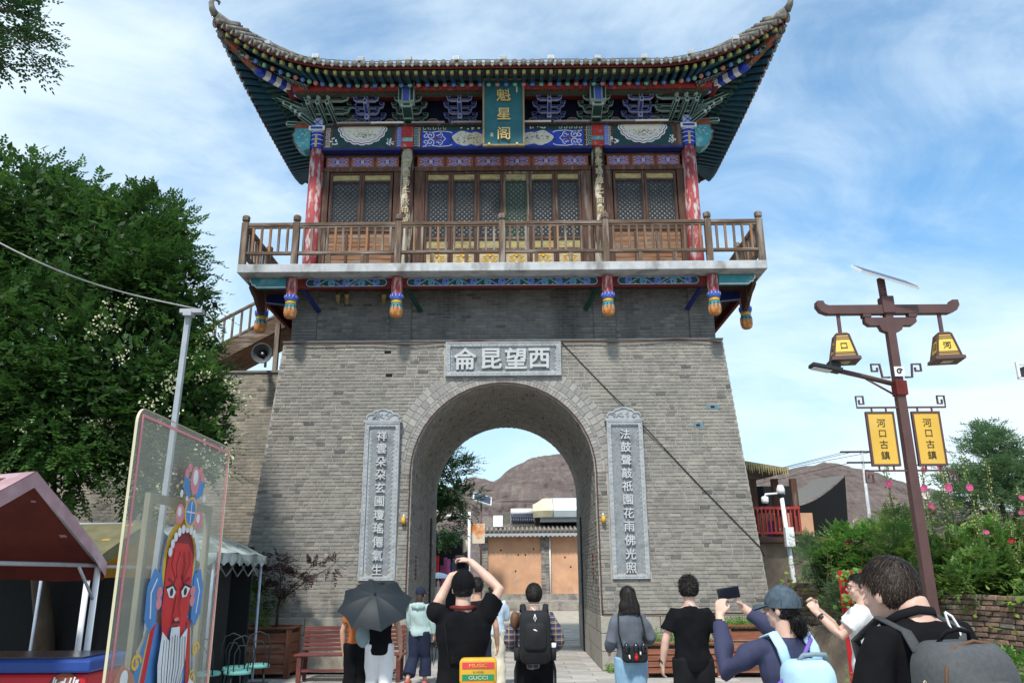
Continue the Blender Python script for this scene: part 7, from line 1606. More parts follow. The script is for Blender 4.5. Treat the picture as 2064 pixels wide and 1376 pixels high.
def weeds(name, x0, x1, y0, y1, z, n, h, lab):
    q = MB()
    for _ in range(n):
        a = Vector((r.uniform(x0, x1), r.uniform(y0, y1), z)); hh = h*r.uniform(.4, 1.2); b = a + Vector((r.gauss(0, .2)*hh, r.gauss(0, .2)*hh, hh)); s = Vector((.004, 0, 0)); q.add([a - s, a + s, b], [(0, 1, 2)], 0, .4)
        for k in range(9): leaf(q, a.lerp(b, .2 + .09*k), (rvec(r) + Vector((0, 0, .4))).normalized(), rvec(r), r.uniform(.02, .05), .018, min(1, max(0, r.gauss(.55, .25))))
    o = q.build(name, 'leaf_fresh', None, kind='stuff'); tag(o, lab, 'weeds')
weeds('planter_weeds', 2.5, 3.7, 14.8, 15.4, .5, 170, .3, 'green weeds growing in the low planter'); weeds('planter_weeds', 3.95, 4.66, 14.75, 15.4, .78, 130, .2, 'green weeds growing in the tall planter'); weeds('planter_weeds', 3.5, 4.5, 8.0, 8.5, .58, 80, .22, 'green weeds in the planter beside the foreground man'); weeds('wall_foot_weeds', 1.9, 2.3, 15.4, 15.8, 0, 50, .14, 'tuft of weeds at the foot of the right arch jamb')
for x, y, s, lab in ((6.35, 7.6, .42, 'leafy green bush at the foot of the brick wall, lower right corner'), (5.85, 9.2, .3, 'small bush at the wall foot beside the lamp post')):
    p = thing('bush', lab, 'bush', (x, y, 0)); lm = [((x + r.gauss(0, s*.6), y + r.gauss(0, s*.6), .35 + r.random()*s*1.2), s*r.uniform(.6, .9)) for _ in range(6)]
    crown(lm, 900, r, .17, 4, .055, .03, upb=.4, shell=.6).build('foliage', 'leaf_fresh', p, kind='stuff'); q = MB(); [q.tube([(x, y, 0), l[0]], [.012, .004], 5) for l in lm]; q.build('stems', 'stem_green', p)
p = thing('climbing_plant', 'leafy vine trailing over the red board and the wall behind the couple', 'vine', (4.0, 9.25, 0))
q = MB()
for _ in range(120): c = Vector((3.98 + r.gauss(0, .08), 9.24 + r.uniform(-.05, .03), r.uniform(1.2, 1.75))); palm_leaf(q, c, rvec(r), Vector((r.gauss(0, .4), -1, .3)).normalized(), r.uniform(.03, .06), r.random())
q.build('leaves', 'leaf_fresh', p, kind='stuff'); q = MB(); q.tube([(4.05, 9.24, .3), (3.98, 9.23, 1.2), (4.02, 9.23, 1.75)], .006, 5); q.build('stem', 'stem_green', p)
p = thing('bush', 'green hedge seen under the pink tent at the back of the stall', 'bush', (-6.9, 15.6, 0))
lm = [((-7.2 + .5*k, 15.5, .7 + .25*(k % 3)), .45) for k in range(6)]; crown(lm, 900, r, .2, 4, .07, .04, upb=.4).build('foliage', 'leaf_fresh', p, kind='stuff'); q = MB(); [q.tube([(l[0][0], 15.5, 0), l[0]], [.02, .006], 5) for l in lm]; q.build('stems', 'bark', p)
# ================================================================== PEOPLE
mat('skin', (.50, .29, .205), .5, .12, 12, .06, 120, sub=0, spec=.35); mat('skin_fair', (.58, .37, .29), .5, .12, 12, .06, 120, spec=.35)
mat('hair_black', None, .55, .3, 60, .2, 160, tone=[(0, (.004, .0035, .0035)), (.6, (.012, .010, .010)), (1, (.045, .036, .032))], spec=.25); mat('hair_brown', None, .55, .3, 60, .2, 160, tone=[(0, (.018, .011, .008)), (.6, (.05, .032, .022)), (1, (.13, .085, .055))], spec=.25); mat('hair_dark_brown', None, .55, .3, 60, .2, 160, tone=[(0, (.007, .0045, .0035)), (.6, (.024, .015, .011)), (1, (.085, .055, .038))], spec=.3)
mat('cloth_black', (.007, .007, .0085), .95, .25, 6, .15, 160, spec=.1); mat('cloth_black2', (.01, .01, .0115), .9, .25, 6, .15, 160, spec=.15); mat('cloth_white', (.7, .71, .73), .9, .06, 6, .12, 160); mat('cloth_mint', (.36, .48, .47), .9, .1, 6, .12, 160); mat('cloth_navy', (.014, .02, .045), .9, .2, 6, .12, 160); mat('cloth_cream', (.6, .55, .43), .9, .08, 6, .12, 160)
mat('cloth_greyblue', (.1, .115, .14), .9, .15, 6, .12, 160); mat('jeans', (.25, .42, .58), .9, .15, 9, .15, 200, stretch=(1, 1, .3)); mat('cloth_paleblue', (.5, .6, .7), .9, .08, 6, .12, 160); mat('cloth_grey', (.26, .28, .3), .9, .2, 60, .12, 160); mat('cloth_indigo', (.035, .04, .085), .8, .15, 6, .1, 160); mat('cloth_rust', (.35, .11, .03), .9, .15, 6, .12, 160)
mat('cap_denim', (.06, .085, .11), .9, .35, 25, .25, 150); mat('pack_blue', (.4, .6, .74), .75, .08, 4, .12, 120); mat('pack_grey', (.075, .08, .085), .85, .15, 60, .2, 220); mat('pack_black', (.014, .015, .017), .8, .2, 10, .15, 160); mat('strap_grey', (.05, .054, .058), .85, .15, 60, .2, 200); mat('leather', (.12, .06, .03), .6, .2, 10, .1); mat('umbrella_cloth', (.012, .018, .023), .55, .12, 4, .05, 60); mat('glass_black', (.01, .012, .02), .12, 0, 5, 0, spec=.6); mat('bag_yellow', (.62, .34, .03), .5, .1, 9, .05); mat('bag_red', (.6, .05, .07), .5, .1, 9, .05); mat('bag_green', (.02, .22, .1), .5, .1, 9, .05); mat('bag_orange', (.62, .22, .03), .5, .1, 9, .05); mat('strap_purple', (.16, .1, .42), .7, .1, 9, .05); mat('bag_slate', (.2, .27, .3), .8, .1, 9, .05)
mat('shoe_red', (.45, .12, .1), .6, .1, 9, .05); mat('lips', (.4, .13, .11), .45, 0, 5, 0); mat('eye_white', (.7, .7, .68), .3, 0, 5, 0); mat('pink_petal_sticker', (.7, .45, .4), .6, .2, 40, 0)
# plaid: crossing coloured bands woven in the object's own space
_m = mat('plaid', (.03, .035, .06), .9, .2, 6, .12, 160); _t = _m.node_tree; _tc = _t.nodes.new('ShaderNodeTexCoord')
def _bands(axis, period, lo, hi):
    sp = _t.nodes.new('ShaderNodeSeparateXYZ'); _t.links.new(_tc.outputs['Object'], sp.inputs[0]); a = _t.nodes.new('ShaderNodeMath'); a.operation = 'MULTIPLY'; a.inputs[1].default_value = 1/period; _t.links.new(sp.outputs[axis], a.inputs[0])
    f = _t.nodes.new('ShaderNodeMath'); f.operation = 'FRACT'; _t.links.new(a.outputs[0], f.inputs[0]); c = _t.nodes.new('ShaderNodeMath'); c.operation = 'COMPARE'; c.inputs[1].default_value = (lo+hi)/2; c.inputs[2].default_value = (hi-lo)/2; _t.links.new(f.outputs[0], c.inputs[0]); return c
_prev = None; _bs = _t.nodes['Principled BSDF']
_base = _bs.inputs['Base Color'].links[0].from_socket
for ax, per, lo, hi, colr, f_ in ((0, .06, .0, .4, (.03, .045, .14), .7), (2, .055, .0, .4, (.05, .055, .11), .6), (0, .06, .5, .7, (.42, .24, .1), .55), (2, .055, .5, .7, (.5, .36, .22), .6), (2, .055, .82, .9, (.5, .5, .5), .4)):
    b_ = _bands(ax, per, lo, hi); sc_ = _t.nodes.new('ShaderNodeMath'); sc_.operation = 'MULTIPLY'; sc_.inputs[1].default_value = f_; _t.links.new(b_.outputs[0], sc_.inputs[0])
    mm_ = _t.nodes.new('ShaderNodeMix'); mm_.data_type = 'RGBA'; _t.links.new(sc_.outputs[0], mm_.inputs[0]); _t.links.new(_prev or _base, mm_.inputs[6]); mm_.inputs[7].default_value = (*colr, 1); _prev = mm_.outputs[2]
_t.links.new(_prev, _bs.inputs['Base Color'])

def skin_mesh(q, name, mats, parent, vox, smooth=4, wr=0, wf=9., seed=0):
    """fuse overlapping volumes into one continuous surface"""
    tmp = bpy.data.meshes.new('tmp'); tmp.from_pydata(q.v, [], q.f); o = bpy.data.objects.new('tmp', tmp); link(o)
    rm = o.modifiers.new('r', 'REMESH'); rm.mode = 'VOXEL'; rm.voxel_size = vox; rm.use_smooth_shade = True
    sm = o.modifiers.new('s', 'SMOOTH'); sm.iterations = smooth; sm.factor = .5
    dg = bpy.context.evaluated_depsgraph_get(); dg.update(); me = bpy.data.meshes.new_from_object(o.evaluated_get(dg)); bpy.data.objects.remove(o); bpy.data.meshes.remove(tmp)
    n = len(me.vertices)
    if wr:
        co = np.empty(n*3); me.vertices.foreach_get('co', co); co = co.reshape(-1, 3); no = np.empty(n*3); me.vertices.foreach_get('normal', no); no = no.reshape(-1, 3)
        d = np.array([noise.noise(Vector((c[0]*wf + seed + c[2]*3, c[1]*wf, c[2]*wf*.75 - c[0]*4))) + .5*noise.noise(Vector((c[0]*wf*2.3, c[1]*wf*2.3 + seed, c[2]*wf*1.3))) for c in co]); d = np.sign(d)*np.abs(d)**.8
        me.vertices.foreach_set('co', (co + no*(d*wr)[:, None]).ravel())
    me.polygons.foreach_set('use_smooth', [True]*len(me.polygons)); me.materials.clear()
    for m in (mats if isinstance(mats, (list, tuple)) else [mats]): me.materials.append(MATS[m])
    me.name = name; me.update(); ob = bpy.data.objects.new(name, me); link(ob); ob.parent = parent; ORG[ob.name] = Vector(); return ob
def hand(q, w, h, n, side, H, curl=.5, grip=False):
    h, n = h.normalized(), n.normalized(); n = (n - h*n.dot(h)).normalized(); s = h.cross(n)*side   # s: towards the thumb
    k = H/1.7; R_ = Matrix((s, h, n)).transposed()
    q.ball(w + h*.045*k, (.040*k, .052*k, .017*k), 10, rot=R_)
    for i, L_ in enumerate((.068, .076, .071, .055)):
        b = w + h*.082*k + s*(.03 - .02*i)*k; a1 = h*math.cos(curl*.6) + n*math.sin(curl*.6); a2 = h*math.cos(curl*1.7) + n*math.sin(curl*1.7); a3 = h*math.cos(curl*2.5) + n*math.sin(curl*2.5)
        p1 = b + a1*L_*.45*k; p2 = p1 + a2*L_*.33*k; p3 = p2 + a3*L_*.26*k; q.tube([b - h*.03*k, b, p1, p2, p3], [.010*k, .0098*k, .0092*k, .0085*k, .0065*k], 7)
    t0 = w + h*.025*k + s*.028*k; t1 = t0 + (s*.7 + h*.75 + n*.25).normalized()*.04*k; t2 = t1 + (h*.9 + n*.5 - s*.1).normalized()*.032*k; q.tube([w + h*.01*k, t0, t1, t2], [.014*k, .0135*k, .011*k, .0085*k], 7)
TZ = [.47, .50, .54, .60, .66, .72, .775, .81, .835]; TX = [.08, .09, .097, .085, .088, .1, .103, .086, .045]; TY = [.05, .062, .068, .058, .062, .068, .062, .05, .036]
def person(label, loc, rz, H, sx=1., pose=None, top=None, bottom=None, hairf=None, skin='skin', vox=.009, shoes='cloth_black2', head_tilt=(0, 0), head_turn=0, lean=(0, 0), head_off=(0, 0, 0), face=False, group=None):
    P = thing('person', label, 'person', loc, rad(rz), group); pose = pose or {}
    V = lambda x, y, z: Vector((x*H, y*H, z*H))
    def LN(z): t = max(0, (z - .5)/.35); return Vector((lean[0]*t*H, lean[1]*t*H, 0))
    def torso(q, grow, z0, z1, gz=0, flare=0):
        zs = [z0] + [z for z in TZ if z0 + .01 < z < z1 - .01] + [z1]; rx, ry = [], []
        for z in zs:
            for i in range(len(TZ) - 1):
                if TZ[i] <= z <= TZ[i+1] or i == len(TZ) - 2 or z < TZ[0]: t = min(1, max(0, (z - TZ[i])/(TZ[i+1] - TZ[i]))); a, b = lerp(TX[i], TX[i+1], t), lerp(TY[i], TY[i+1], t); break
            f = flare*max(0, (.62 - z)/.15); rx.append((a*sx + grow + f)*H); ry.append((b + grow + f*.7)*H)
        q.tube([V(0, 0, z) + LN(z) for z in zs], rx, 18, ry=ry)
    arms = {}
    for s, nm in ((-1, 'L'), (1, 'R')):
        a = pose.get(nm, {}); sh = V(s*.098*sx, 0, .812) + LN(.81) + V(*a.get('sh', (0, 0, 0))); el = V(*a.get('el', (s*.135*sx, -.01, .635))); wr = V(*a.get('wr', (s*.145*sx, .03, .495)))
        arms[nm] = (sh, el, wr, Vector(a.get('hd', (0, .15, -1))), Vector(a.get('hn', (-s, .2, 0))), a.get('curl', .55), s)
    legs = {}
    for s, nm in ((-1, 'l'), (1, 'r')):
        a = pose.get(nm, {}); legs[nm] = (V(s*.05, 0, .5), V(*a.get('kn', (s*.055, .012, .28))), V(*a.get('an', (s*.055, -.012, .045))), s)
    hc = V(0, .006, .932) + LN(.93) + V(*head_off); HR = Matrix.Rotation(rad(head_turn), 3, 'Z') @ Matrix.Rotation(rad(head_tilt[0]), 3, 'X') @ Matrix.Rotation(rad(head_tilt[1]), 3, 'Y')
    HP = lambda x, y, z: hc + HR @ V(x, y, z)            # point in head space (origin = head centre)
    q = MB(); torso(q, 0, .47, .835)
    for sh, el, wr, hd, hn, cu, s in arms.values():
        q.tube([V(s*.05, 0, .79) + LN(.8), sh - V(s*.006, 0, .01), sh.lerp(el, .4), el, el.lerp(wr, .35), wr, wr + hd.normalized()*.01*H], [.03*H, .029*H, .027*H, .024*H, .0245*H, .0165*H, .016*H], 12); hand(q, wr, hd, hn, s, H, cu)
    for hp, kn, an, s in legs.values():
        q.tube([hp + V(0, 0, .03), hp.lerp(kn, .3), kn, kn.lerp(an, .35) + V(0, -.008, 0), an], [.052*H, .05*H, .033*H, .034*H, .02*H], 12); q.tube([an + V(0, -.02, -.022), an + V(0, .04, -.026), an + V(0, .085, -.034)], [.022*H, .025*H, .018*H], 8, ry=[.02*H, .017*H, .01*H])
    q.tube([V(0, -.006, .80) + LN(.8), V(0, -.002, .86) + LN(.86), HP(0, -.004, -.03)], [.042*H, .034*H, .033*H], 14)
    q.ball(HP(0, -.004, .012), (.0435*H, .0545*H, .0565*H), 16, rot=HR); q.ball(HP(0, .014, -.028), (.0355*H, .041*H, .038*H), 14, rot=HR); q.ball(HP(0, .034, -.052), (.018*H, .017*H, .014*H), 10, rot=HR)
    q.tube([HP(0, .052, .014), HP(0, .061, -.004), HP(0, .066, -.014)], [.006*H, .0085*H, .0105*H], 8); q.ball(HP(0, .052, -.034), (.014*H, .008*H, .007*H), 8, rot=HR); q.ball(HP(0, .047, .02), (.034*H, .012*H, .008*H), 10, rot=HR)
    for s in (-1, 1): q.ball(HP(s*.0452, -.006, -.006), (.006*H, .0135*H, .02*H), 8, rot=HR); q.ball(HP(s*.026, .038, -.016), (.014*H, .012*H, .012*H), 8, rot=HR)
    skin_mesh(q, 'body', skin, P, vox, 3)
    if face:
        for s in (-1, 1):
            e = MB(); e.ball(HP(s*.0195, .0515, .006), (.0085*H, .005*H, .0052*H), 8, 0, rot=HR); e.ball(HP(s*.0195, .0558, .006), (.0042*H, .002*H, .0045*H), 8, 1, rot=HR); e.build('eye', ['eye_white', 'hair_black'], P, local=True)
            e = MB(); e.tube([HP(s*.01, .0575, .019), HP(s*.02, .057, .0215), HP(s*.031, .0525, .019)], .0022*H, 6); e.build('eyebrow', 'hair_black', P, local=True)
        e = MB(); e.tube([HP(-.016, .053, -.032), HP(-.008, .0585, -.0355), HP(.008, .0585, -.0355), HP(.016, .053, -.032)], [.002*H, .0034*H, .0034*H, .002*H], 6); e.build('mouth', 'lips', P, local=True)
    if bottom:
        m, grow, zend, fl = bottom; q = MB(); torso(q, .008, .47, .6)
        for hp, kn, an, s in legs.values():
            e = an if zend <= .06 else kn.lerp(an, 1 - (zend - .045)/.235); q.tube([hp + V(0, 0, .05), hp.lerp(kn, .3), kn, kn.lerp(e, .5), e], [(.056 + grow)*H, (.053 + grow)*H, (.037 + grow*1.3)*H, (.036 + grow*1.3 + fl*.5)*H, (.028 + grow*1.3 + fl)*H], 14)
        skin_mesh(q, 'trousers', m, P, vox*1.2, 3, .007*H, 7, loc[0]*3)
    for hp, kn, an, s in legs.values():
        q = MB(); d = V(0, 1, 0); q.tube([an + V(0, -.035, -.024), an + V(0, .0, -.018), an + V(0, .05, -.026), an + V(0, .098, -.036)], [.022*H, .028*H, .03*H, .02*H], 12, ry=[.022*H, .03*H, .02*H, .011*H]); q.build('shoe', shoes, P, local=True)
    if top:
        m, grow, hem, sl, fl = top; q = MB(); torso(q, grow, hem, .828, flare=fl); q.tube([V(0, 0, .8) + LN(.8), V(0, -.004, .838) + LN(.83)], [.06*H, .045*H], 14, ry=[.05*H, .042*H])
        if sl > 0:
            for sh, el, wr, hd, hn, cu, s in arms.values():
                g2 = grow*.75; shl = sh - V(s*.008, 0, .013); pts = [V(s*.045, 0, .785) + LN(.8), shl, sh.lerp(el, .5)]; rs = [.041*H, (.035 + g2*.7)*H, (.034 + g2)*H]
                if sl <= 1: pts.append(sh.lerp(el, sl)); rs.append((.034 + g2*1.3)*H); pts.pop(2) if sl < .55 else None; rs.pop(2) if sl < .55 else None
                else: pts += [el, el.lerp(wr, .5*(sl-1)), el.lerp(wr, sl-1)]; rs += [(.031 + g2)*H, (.03 + g2)*H, (.022 + g2*.7)*H]
                q.tube(pts, rs, 14)
        skin_mesh(q, 'shirt', m, P, vox*1.15, 3, .0085*H, 6.5, loc[0]*7 + 2)
    if hairf: hairf(P, HP, HR, H)
    P['_'] = 0; del P['_']
    return P, HP, HR, V, LN
def scalp(P, HP, HR, H, m, n, L, region, thick=.006, seed=1, down=1.0, jit=.25, wid=.0022, name='hair'):
    """short hair: a cap over the scalp and many tapered locks lying on it"""
    r = random.Random(seed); q = MB(); nu, nv = 40, 24; vs = []; ok = {}
    rx, ry, rz_ = .0445 + thick, .0555 + thick, .0575 + thick
    pt = lambda u, v: (rx*math.sin(v)*math.sin(u), -.004 + ry*math.sin(v)*math.cos(u), .012 + rz_*math.cos(v))
    for j in range(nv + 1):
        for i in range(nu):
            p = pt(2*PI*i/nu, PI*(j + .001)/nv*.8); vs.append(HP(*p)); ok[(i, j)] = region(*p)
    q.add(vs, [(j*nu + i, j*nu + (i+1) % nu, (j+1)*nu + (i+1) % nu, (j+1)*nu + i) for j in range(nv) for i in range(nu) if ok[(i, j)] or ok[((i+1) % nu, j)]], 0, .3, True)
    c = 0
    while c < n:
        u, v = r.uniform(0, 2*PI), math.acos(1 - r.random()*1.75); p = pt(u, v)
        if not region(*p): continue
        c += 1; nr = Vector((p[0]/rx**2, (p[1]+.004)/ry**2, (p[2]-.012)/rz_**2)).normalized(); crown_ = Vector((0, -.45, 1)).normalized(); d = nr*(nr.dot(crown_)) - crown_; d = d.normalized() if d.length > .05 else Vector((r.gauss(0, 1), r.gauss(0, 1), 0)).normalized()
        d = (d*down + rvec(r)*jit + nr*.12).normalized(); s = d.cross(nr).normalized(); l = L*r.uniform(.6, 1.25)*(.4 + .6*min(1, max(0, (p[2] + .03)/.05))); a = Vector(p) + nr*.001; b = a + d*l*.55 + nr*(.0018 - (l*.55)**2*9); e = a + d*l + nr*(-l*l*9 - .001 + r.random()*.003); w = wid*r.uniform(.7, 1.4)
        q.add([HP(*(a - s*w)), HP(*(a + s*w)), HP(*(b + s*w*.8)), HP(*(b - s*w*.8)), HP(*e)], [(0, 1, 2, 3), (3, 2, 4)], 0, r.random()**1.3)
    return q.build(name, m, P, local=True)
reg_short = lambda x, y, z: z > (-.034 if y < -.01 else .018 + (y + .01)*.75 if y < .045 else .052) and not (abs(x) > .034 and -.018 < y < .02 and z < .012)
reg_full = lambda x, y, z: z > (-.05 if y < -.005 else .012 + (y + .005)*.8)
def hair_short(m='hair_black', n=900, L=.03, seed=1, jit=.3, thick=.006): return lambda P, HP, HR, H: scalp(P, HP, HR, H, m, n, L, reg_short, thick, seed, jit=jit)
def hair_long(m, drop, seed=2, width=.06, n=700, top=1):
    def f(P, HP, HR, H):
        scalp(P, HP, HR, H, m, 300, .05, reg_full if top == 1 else (lambda x, y, z: reg_full(x, y, z) and z < .005), .009 if top == 1 else .002, seed, jit=.08)
        r = random.Random(seed); q = MB()
        q.tube([HP(0, -.03, .04*top - (.03 if top < 1 else 0)), HP(0, -.04, -.01), HP(0, -.045, -.05), HP(0, -.05, -.05 - drop*.5), HP(0, -.052, -.05 - drop)], [.045*H*top, .054*H*top, width*H, width*.98*H, width*.7*H], 16, ry=[.03*H, .028*H, .03*H, .026*H, .012*H])
        for _ in range(n):
            a = r.uniform(-1.25, 1.25); p = [(math.sin(a)*lerp(.05*top, width*1.02, min(1, t*1.3)), -.026 - .036*math.cos(a) - .008*t, (.03 if top == 1 else -.005) - t*(.08 + drop*r.uniform(.8, 1.1))) for t in (0, .35, .7, 1)]; w = .003
            j = r.uniform(-.004, .006); vs = []
            for k, (x, y, z) in enumerate(p): ww = w*(1 - .28*k); vs += [HP(x - ww*math.cos(a) + j*k*.4, y - j - .002, z), HP(x + ww*math.cos(a) + j*k*.4, y - j - .002, z)]
            q.add(vs, [(0, 1, 3, 2), (2, 3, 5, 4), (4, 5, 7, 6)], 0, r.random()**1.3)
        q.build('hair', m, P, local=True)
    return f
reg_cap = lambda x, y, z: z < .012 and z > (-.03 if y < -.01 else .0 + (y + .01)*1.2)
def cap_hat(P, HP, HR, H, m, brim=True, name='cap'):
    q = MB(); vs = []; nu, nv = 28, 9
    for j in range(nv + 1):
        for i in range(nu): u, v = 2*PI*i/nu, PI*.5*(j + .01)/nv*1.08; vs.append(HP(.0545*math.sin(v)*math.sin(u), -.004 + .066*math.sin(v)*math.cos(u), .012 + .069*math.cos(v)))
    q.add(vs, [(j*nu + i, j*nu + (i+1) % nu, (j+1)*nu + (i+1) % nu, (j+1)*nu + i) for j in range(nv) for i in range(nu)], sm=True); q.ball(HP(0, -.004, .081), .006*H, 8)
    for k in range(6): u = PI*k/3 + .2; q.tube([HP(.0552*math.sin(v)*math.sin(u), -.004 + .0667*math.sin(v)*math.cos(u), .012 + .0697*math.cos(v)) for v in (.1, .5, .9, 1.3, 1.6)], .0012*H, 4)
    q.build(name, m, P, local=True)
    if brim:
        q = MB(); vs = []; n = 12
        for i in range(n + 1): a = rad(-68 + 136*i/n); vs += [HP(.052*math.sin(a), .058*math.cos(a), .014), HP(.06*math.sin(a)*.95, .058 + .058*math.cos(a)**.6 - .012, .012 - .016*abs(math.sin(a)))]
        vs2 = [v - HR @ Vector((0, 0, .006*H)) for v in vs]; k = len(vs); q.add(vs + vs2, [(2*i, 2*i+1, 2*i+3, 2*i+2) for i in range(n)] + [(k+2*i, k+2*i+2, k+2*i+3, k+2*i+1) for i in range(n)] + [(2*i+1, k+2*i+1, k+2*i+3, 2*i+3) for i in range(n)], sm=True); q.build('visor', m, P, local=True)
def acc(name, label, cat, P, group=None):     # a carried thing placed in the same frame as its carrier
    return thing(name, label, cat, P.location, P.rotation_euler[2], group)
def rbox(q, c, d, r_, m=0, n=4, taper=0, bulge=0):     # box with rounded vertical-plane outline (XZ), depth along Y
    w, dep, h = d; pts = []
    for cx, cz, a0 in ((w/2 - r_, h/2 - r_, 0), (-w/2 + r_, h/2 - r_, 90), (-w/2 + r_, -h/2 + r_, 180), (w/2 - r_, -h/2 + r_, 270)):
        for i in range(n + 1): a = rad(a0 + 90*i/n); pts.append((cx + r_*math.cos(a), cz + r_*math.sin(a)))
    K = len(pts); rings = [(dep/2, .9), (dep*.42, 1), (-dep*.3, 1), (-dep*.46, .93), (-dep/2 - bulge, .8)]; vs = []
    for y, k in rings:
        for x, z in pts: tp = 1 - taper*(z/h + .5); vs.append((c[0] + x*k*tp, c[1] + y, c[2] + z*(k if k < 1 else 1)))
    q.add(vs, [(j*K + i, (j+1)*K + i, (j+1)*K + (i+1) % K, j*K + (i+1) % K) for j in range(4) for i in range(K)] + [tuple(range(K)), tuple(range(5*K - 1, 4*K - 1, -1))], m, sm=True)

# 1 woman under the black umbrella, with a companion
PA = person('woman in a loose black top and white trousers under the black umbrella', (-1.50, 10.8, 0), 4, 1.62, .92, {'L': {'el': (-.14, .1, .7), 'wr': (-.06, .13, .80), 'hd': (.2, .2, 1), 'hn': (1, .2, 0), 'curl': 1.1}, 'R': {'el': (.15, -.02, .645), 'wr': (.165, .0, .5)}, 'l': {'kn': (-.055, .05, .28), 'an': (-.055, .02, .05)}, 'r': {'kn': (.055, 0, .28), 'an': (.06, -.06, .05)}}, ('cloth_black', .012, .47, .22, .012), ('cloth_white', .012, .06, .012), hair_short('hair_black', 300), vox=.012)[0]
PB = person('person in a rust sleeve and long black trousers half hidden under the black umbrella', (-1.80, 11.0, 0), -4, 1.6, .9, {'L': {'el': (-.14, .0, .64), 'wr': (-.13, .02, .49)}, 'R': {'el': (.1, .06, .66), 'wr': (.06, .12, .6)}}, ('cloth_rust', .012, .55, .6, 0), ('cloth_black', .02, .05, .025), hair_short('hair_black', 300), vox=.012)[0]
UM = thing('umbrella', 'open dark slate umbrella tilted back over two walkers, in front of the left stone tablet', 'umbrella', (-1.56, 10.6, 1.35))
ax = Vector((.06, -.66, .75)).normalized(); c0 = Vector((-1.545, 10.62, 1.36)); u_ = Vector((1, 0, 0)); u_ = (u_ - ax*u_.dot(ax)).normalized(); w_ = ax.cross(u_)
def ump(r_, a, sag=0): return c0 + (u_*math.cos(a) + w_*math.sin(a))*r_ + ax*(.17*(1 - (r_/.5)**2) - sag)
for k in range(8):
    q = MB(); vs = []; m_, n_ = 6, 6; a0, a1 = 2*PI*k/8 + .3, 2*PI*(k+1)/8 + .3
    for j in range(m_ + 1):
        for i in range(n_ + 1):
            t = i/n_; b = math.sin(PI*t); rr = .475*j/m_*(1 - .07*b*(j/m_)**2); p0, p1 = ump(.475*j/m_, a0), ump(.475*j/m_, a1); pc = ump(rr, lerp(a0, a1, t)); vs.append(p0.lerp(p1, t).lerp(pc, .35) - ax*.012*b*(j/m_) + (c0 - p0.lerp(p1, t)).normalized()*.03*b*(j/m_)**3)
    q.add(vs, [(j*(n_+1)+i, j*(n_+1)+i+1, (j+1)*(n_+1)+i+1, (j+1)*(n_+1)+i) for j in range(m_) for i in range(n_)], sm=True); q.build('canopy_panel', 'umbrella_cloth', UM)
    q = MB(); q.tube([ump(.475*j/6, a0) - ax*.006 for j in range(7)], .003, 5); q.build('rib', 'black_metal', UM)
q = MB(); q.tube([c0 + ax*.22, c0 - ax*.1, c0 - ax*.62], [.006, .007, .008], 8); q.ball(c0 + ax*.2, .016, 8); q.build('shaft', 'black_metal', UM); q = MB(); q.tube([c0 - ax*.62, c0 - ax*.74], .014, 8); q.build('handle', 'cloth_black2', UM)
b = thing('shoulder_bag', 'grey-blue soft shoulder bag hanging between the two people under the umbrella', 'bag', PB.location); q = MB(); q.ball((-1.70, 10.78, .98), (.115, .07, .14), 14); q.ball((-1.66, 10.78, 1.12), (.07, .05, .12), 12)
skin_mesh(q, 'pouch', 'bag_slate', b, .012, 3, .006, 9); bpy.data.objects[b.children[0].name].location = -Vector(b.location); q = MB(); q.tube([(-1.62, 10.79, 1.2), (-1.68, 10.84, 1.32), (-1.72, 10.95, 1.34)], .018, 7); q.build('strap', 'bag_slate', b)

# 2 woman in a mint hoodie
def mint_hair(P, HP, HR, H): hair_long('hair_brown', .1, 4, .04, 500, .62)(P, HP, HR, H); cap_hat(P, HP, HR, H, 'cloth_navy')
PC, HPc, *_ = person('woman in a mint hoodie, navy cap and navy trousers carrying a camera', (-1.36, 14.0, 0), -12, 1.52, .95, {'R': {'el': (.15, .0, .64), 'wr': (.155, .02, .5), 'curl': .9}, 'L': {'el': (-.13, .03, .64), 'wr': (-.12, .08, .52)}, 'l': {'kn': (-.06, -.02, .27), 'an': (-.075, -.15, .075)}, 'r': {'kn': (.055, .05, .28), 'an': (.055, .04, .045)}}, ('cloth_mint', .02, .5, 1.85, .005), ('cloth_navy', .016, .09, .02), mint_hair, vox=.011, shoes='shoe_red')
q = MB(); q.ball((0, -.08*1.52, .81*1.52), (.085*1.5, .03*1.5, .04*1.5), 12); q.tube([(-.09, -.11, 1.27), (0, -.15, 1.2), (.09, -.11, 1.27)], .03, 8); skin_mesh(q, 'hood', 'cloth_mint', PC, .011, 2, .004, 9)
def dslr(q, c, k=1, fwd=(0, 1, 0)):
    f = Vector(fwd).normalized(); x = f.cross(Vector((0, 0, 1))).normalized(); u = x.cross(f); M = Matrix((x, f, u)).transposed()
    q.box(c, (.135*k, .06*k, .09*k), 0, .5, M); q.box(Vector(c) + M @ Vector((0, -.0, .058))*k, (.055*k, .055*k, .035*k), 0, .5, M); q.box(Vector(c) + M @ Vector((.052, .02, -.005))*k, (.035*k, .06*k, .08*k), 0, .5, M)
    q.tube([Vector(c) + f*.03*k, Vector(c) + f*.11*k], .035*k, 14); q.tube([Vector(c) + f*.105*k, Vector(c) + f*.125*k], .038*k, 14); q.box(Vector(c) + M @ Vector((0, -.031, 0))*k, (.075*k, .003, .055*k), 1, .5, M)
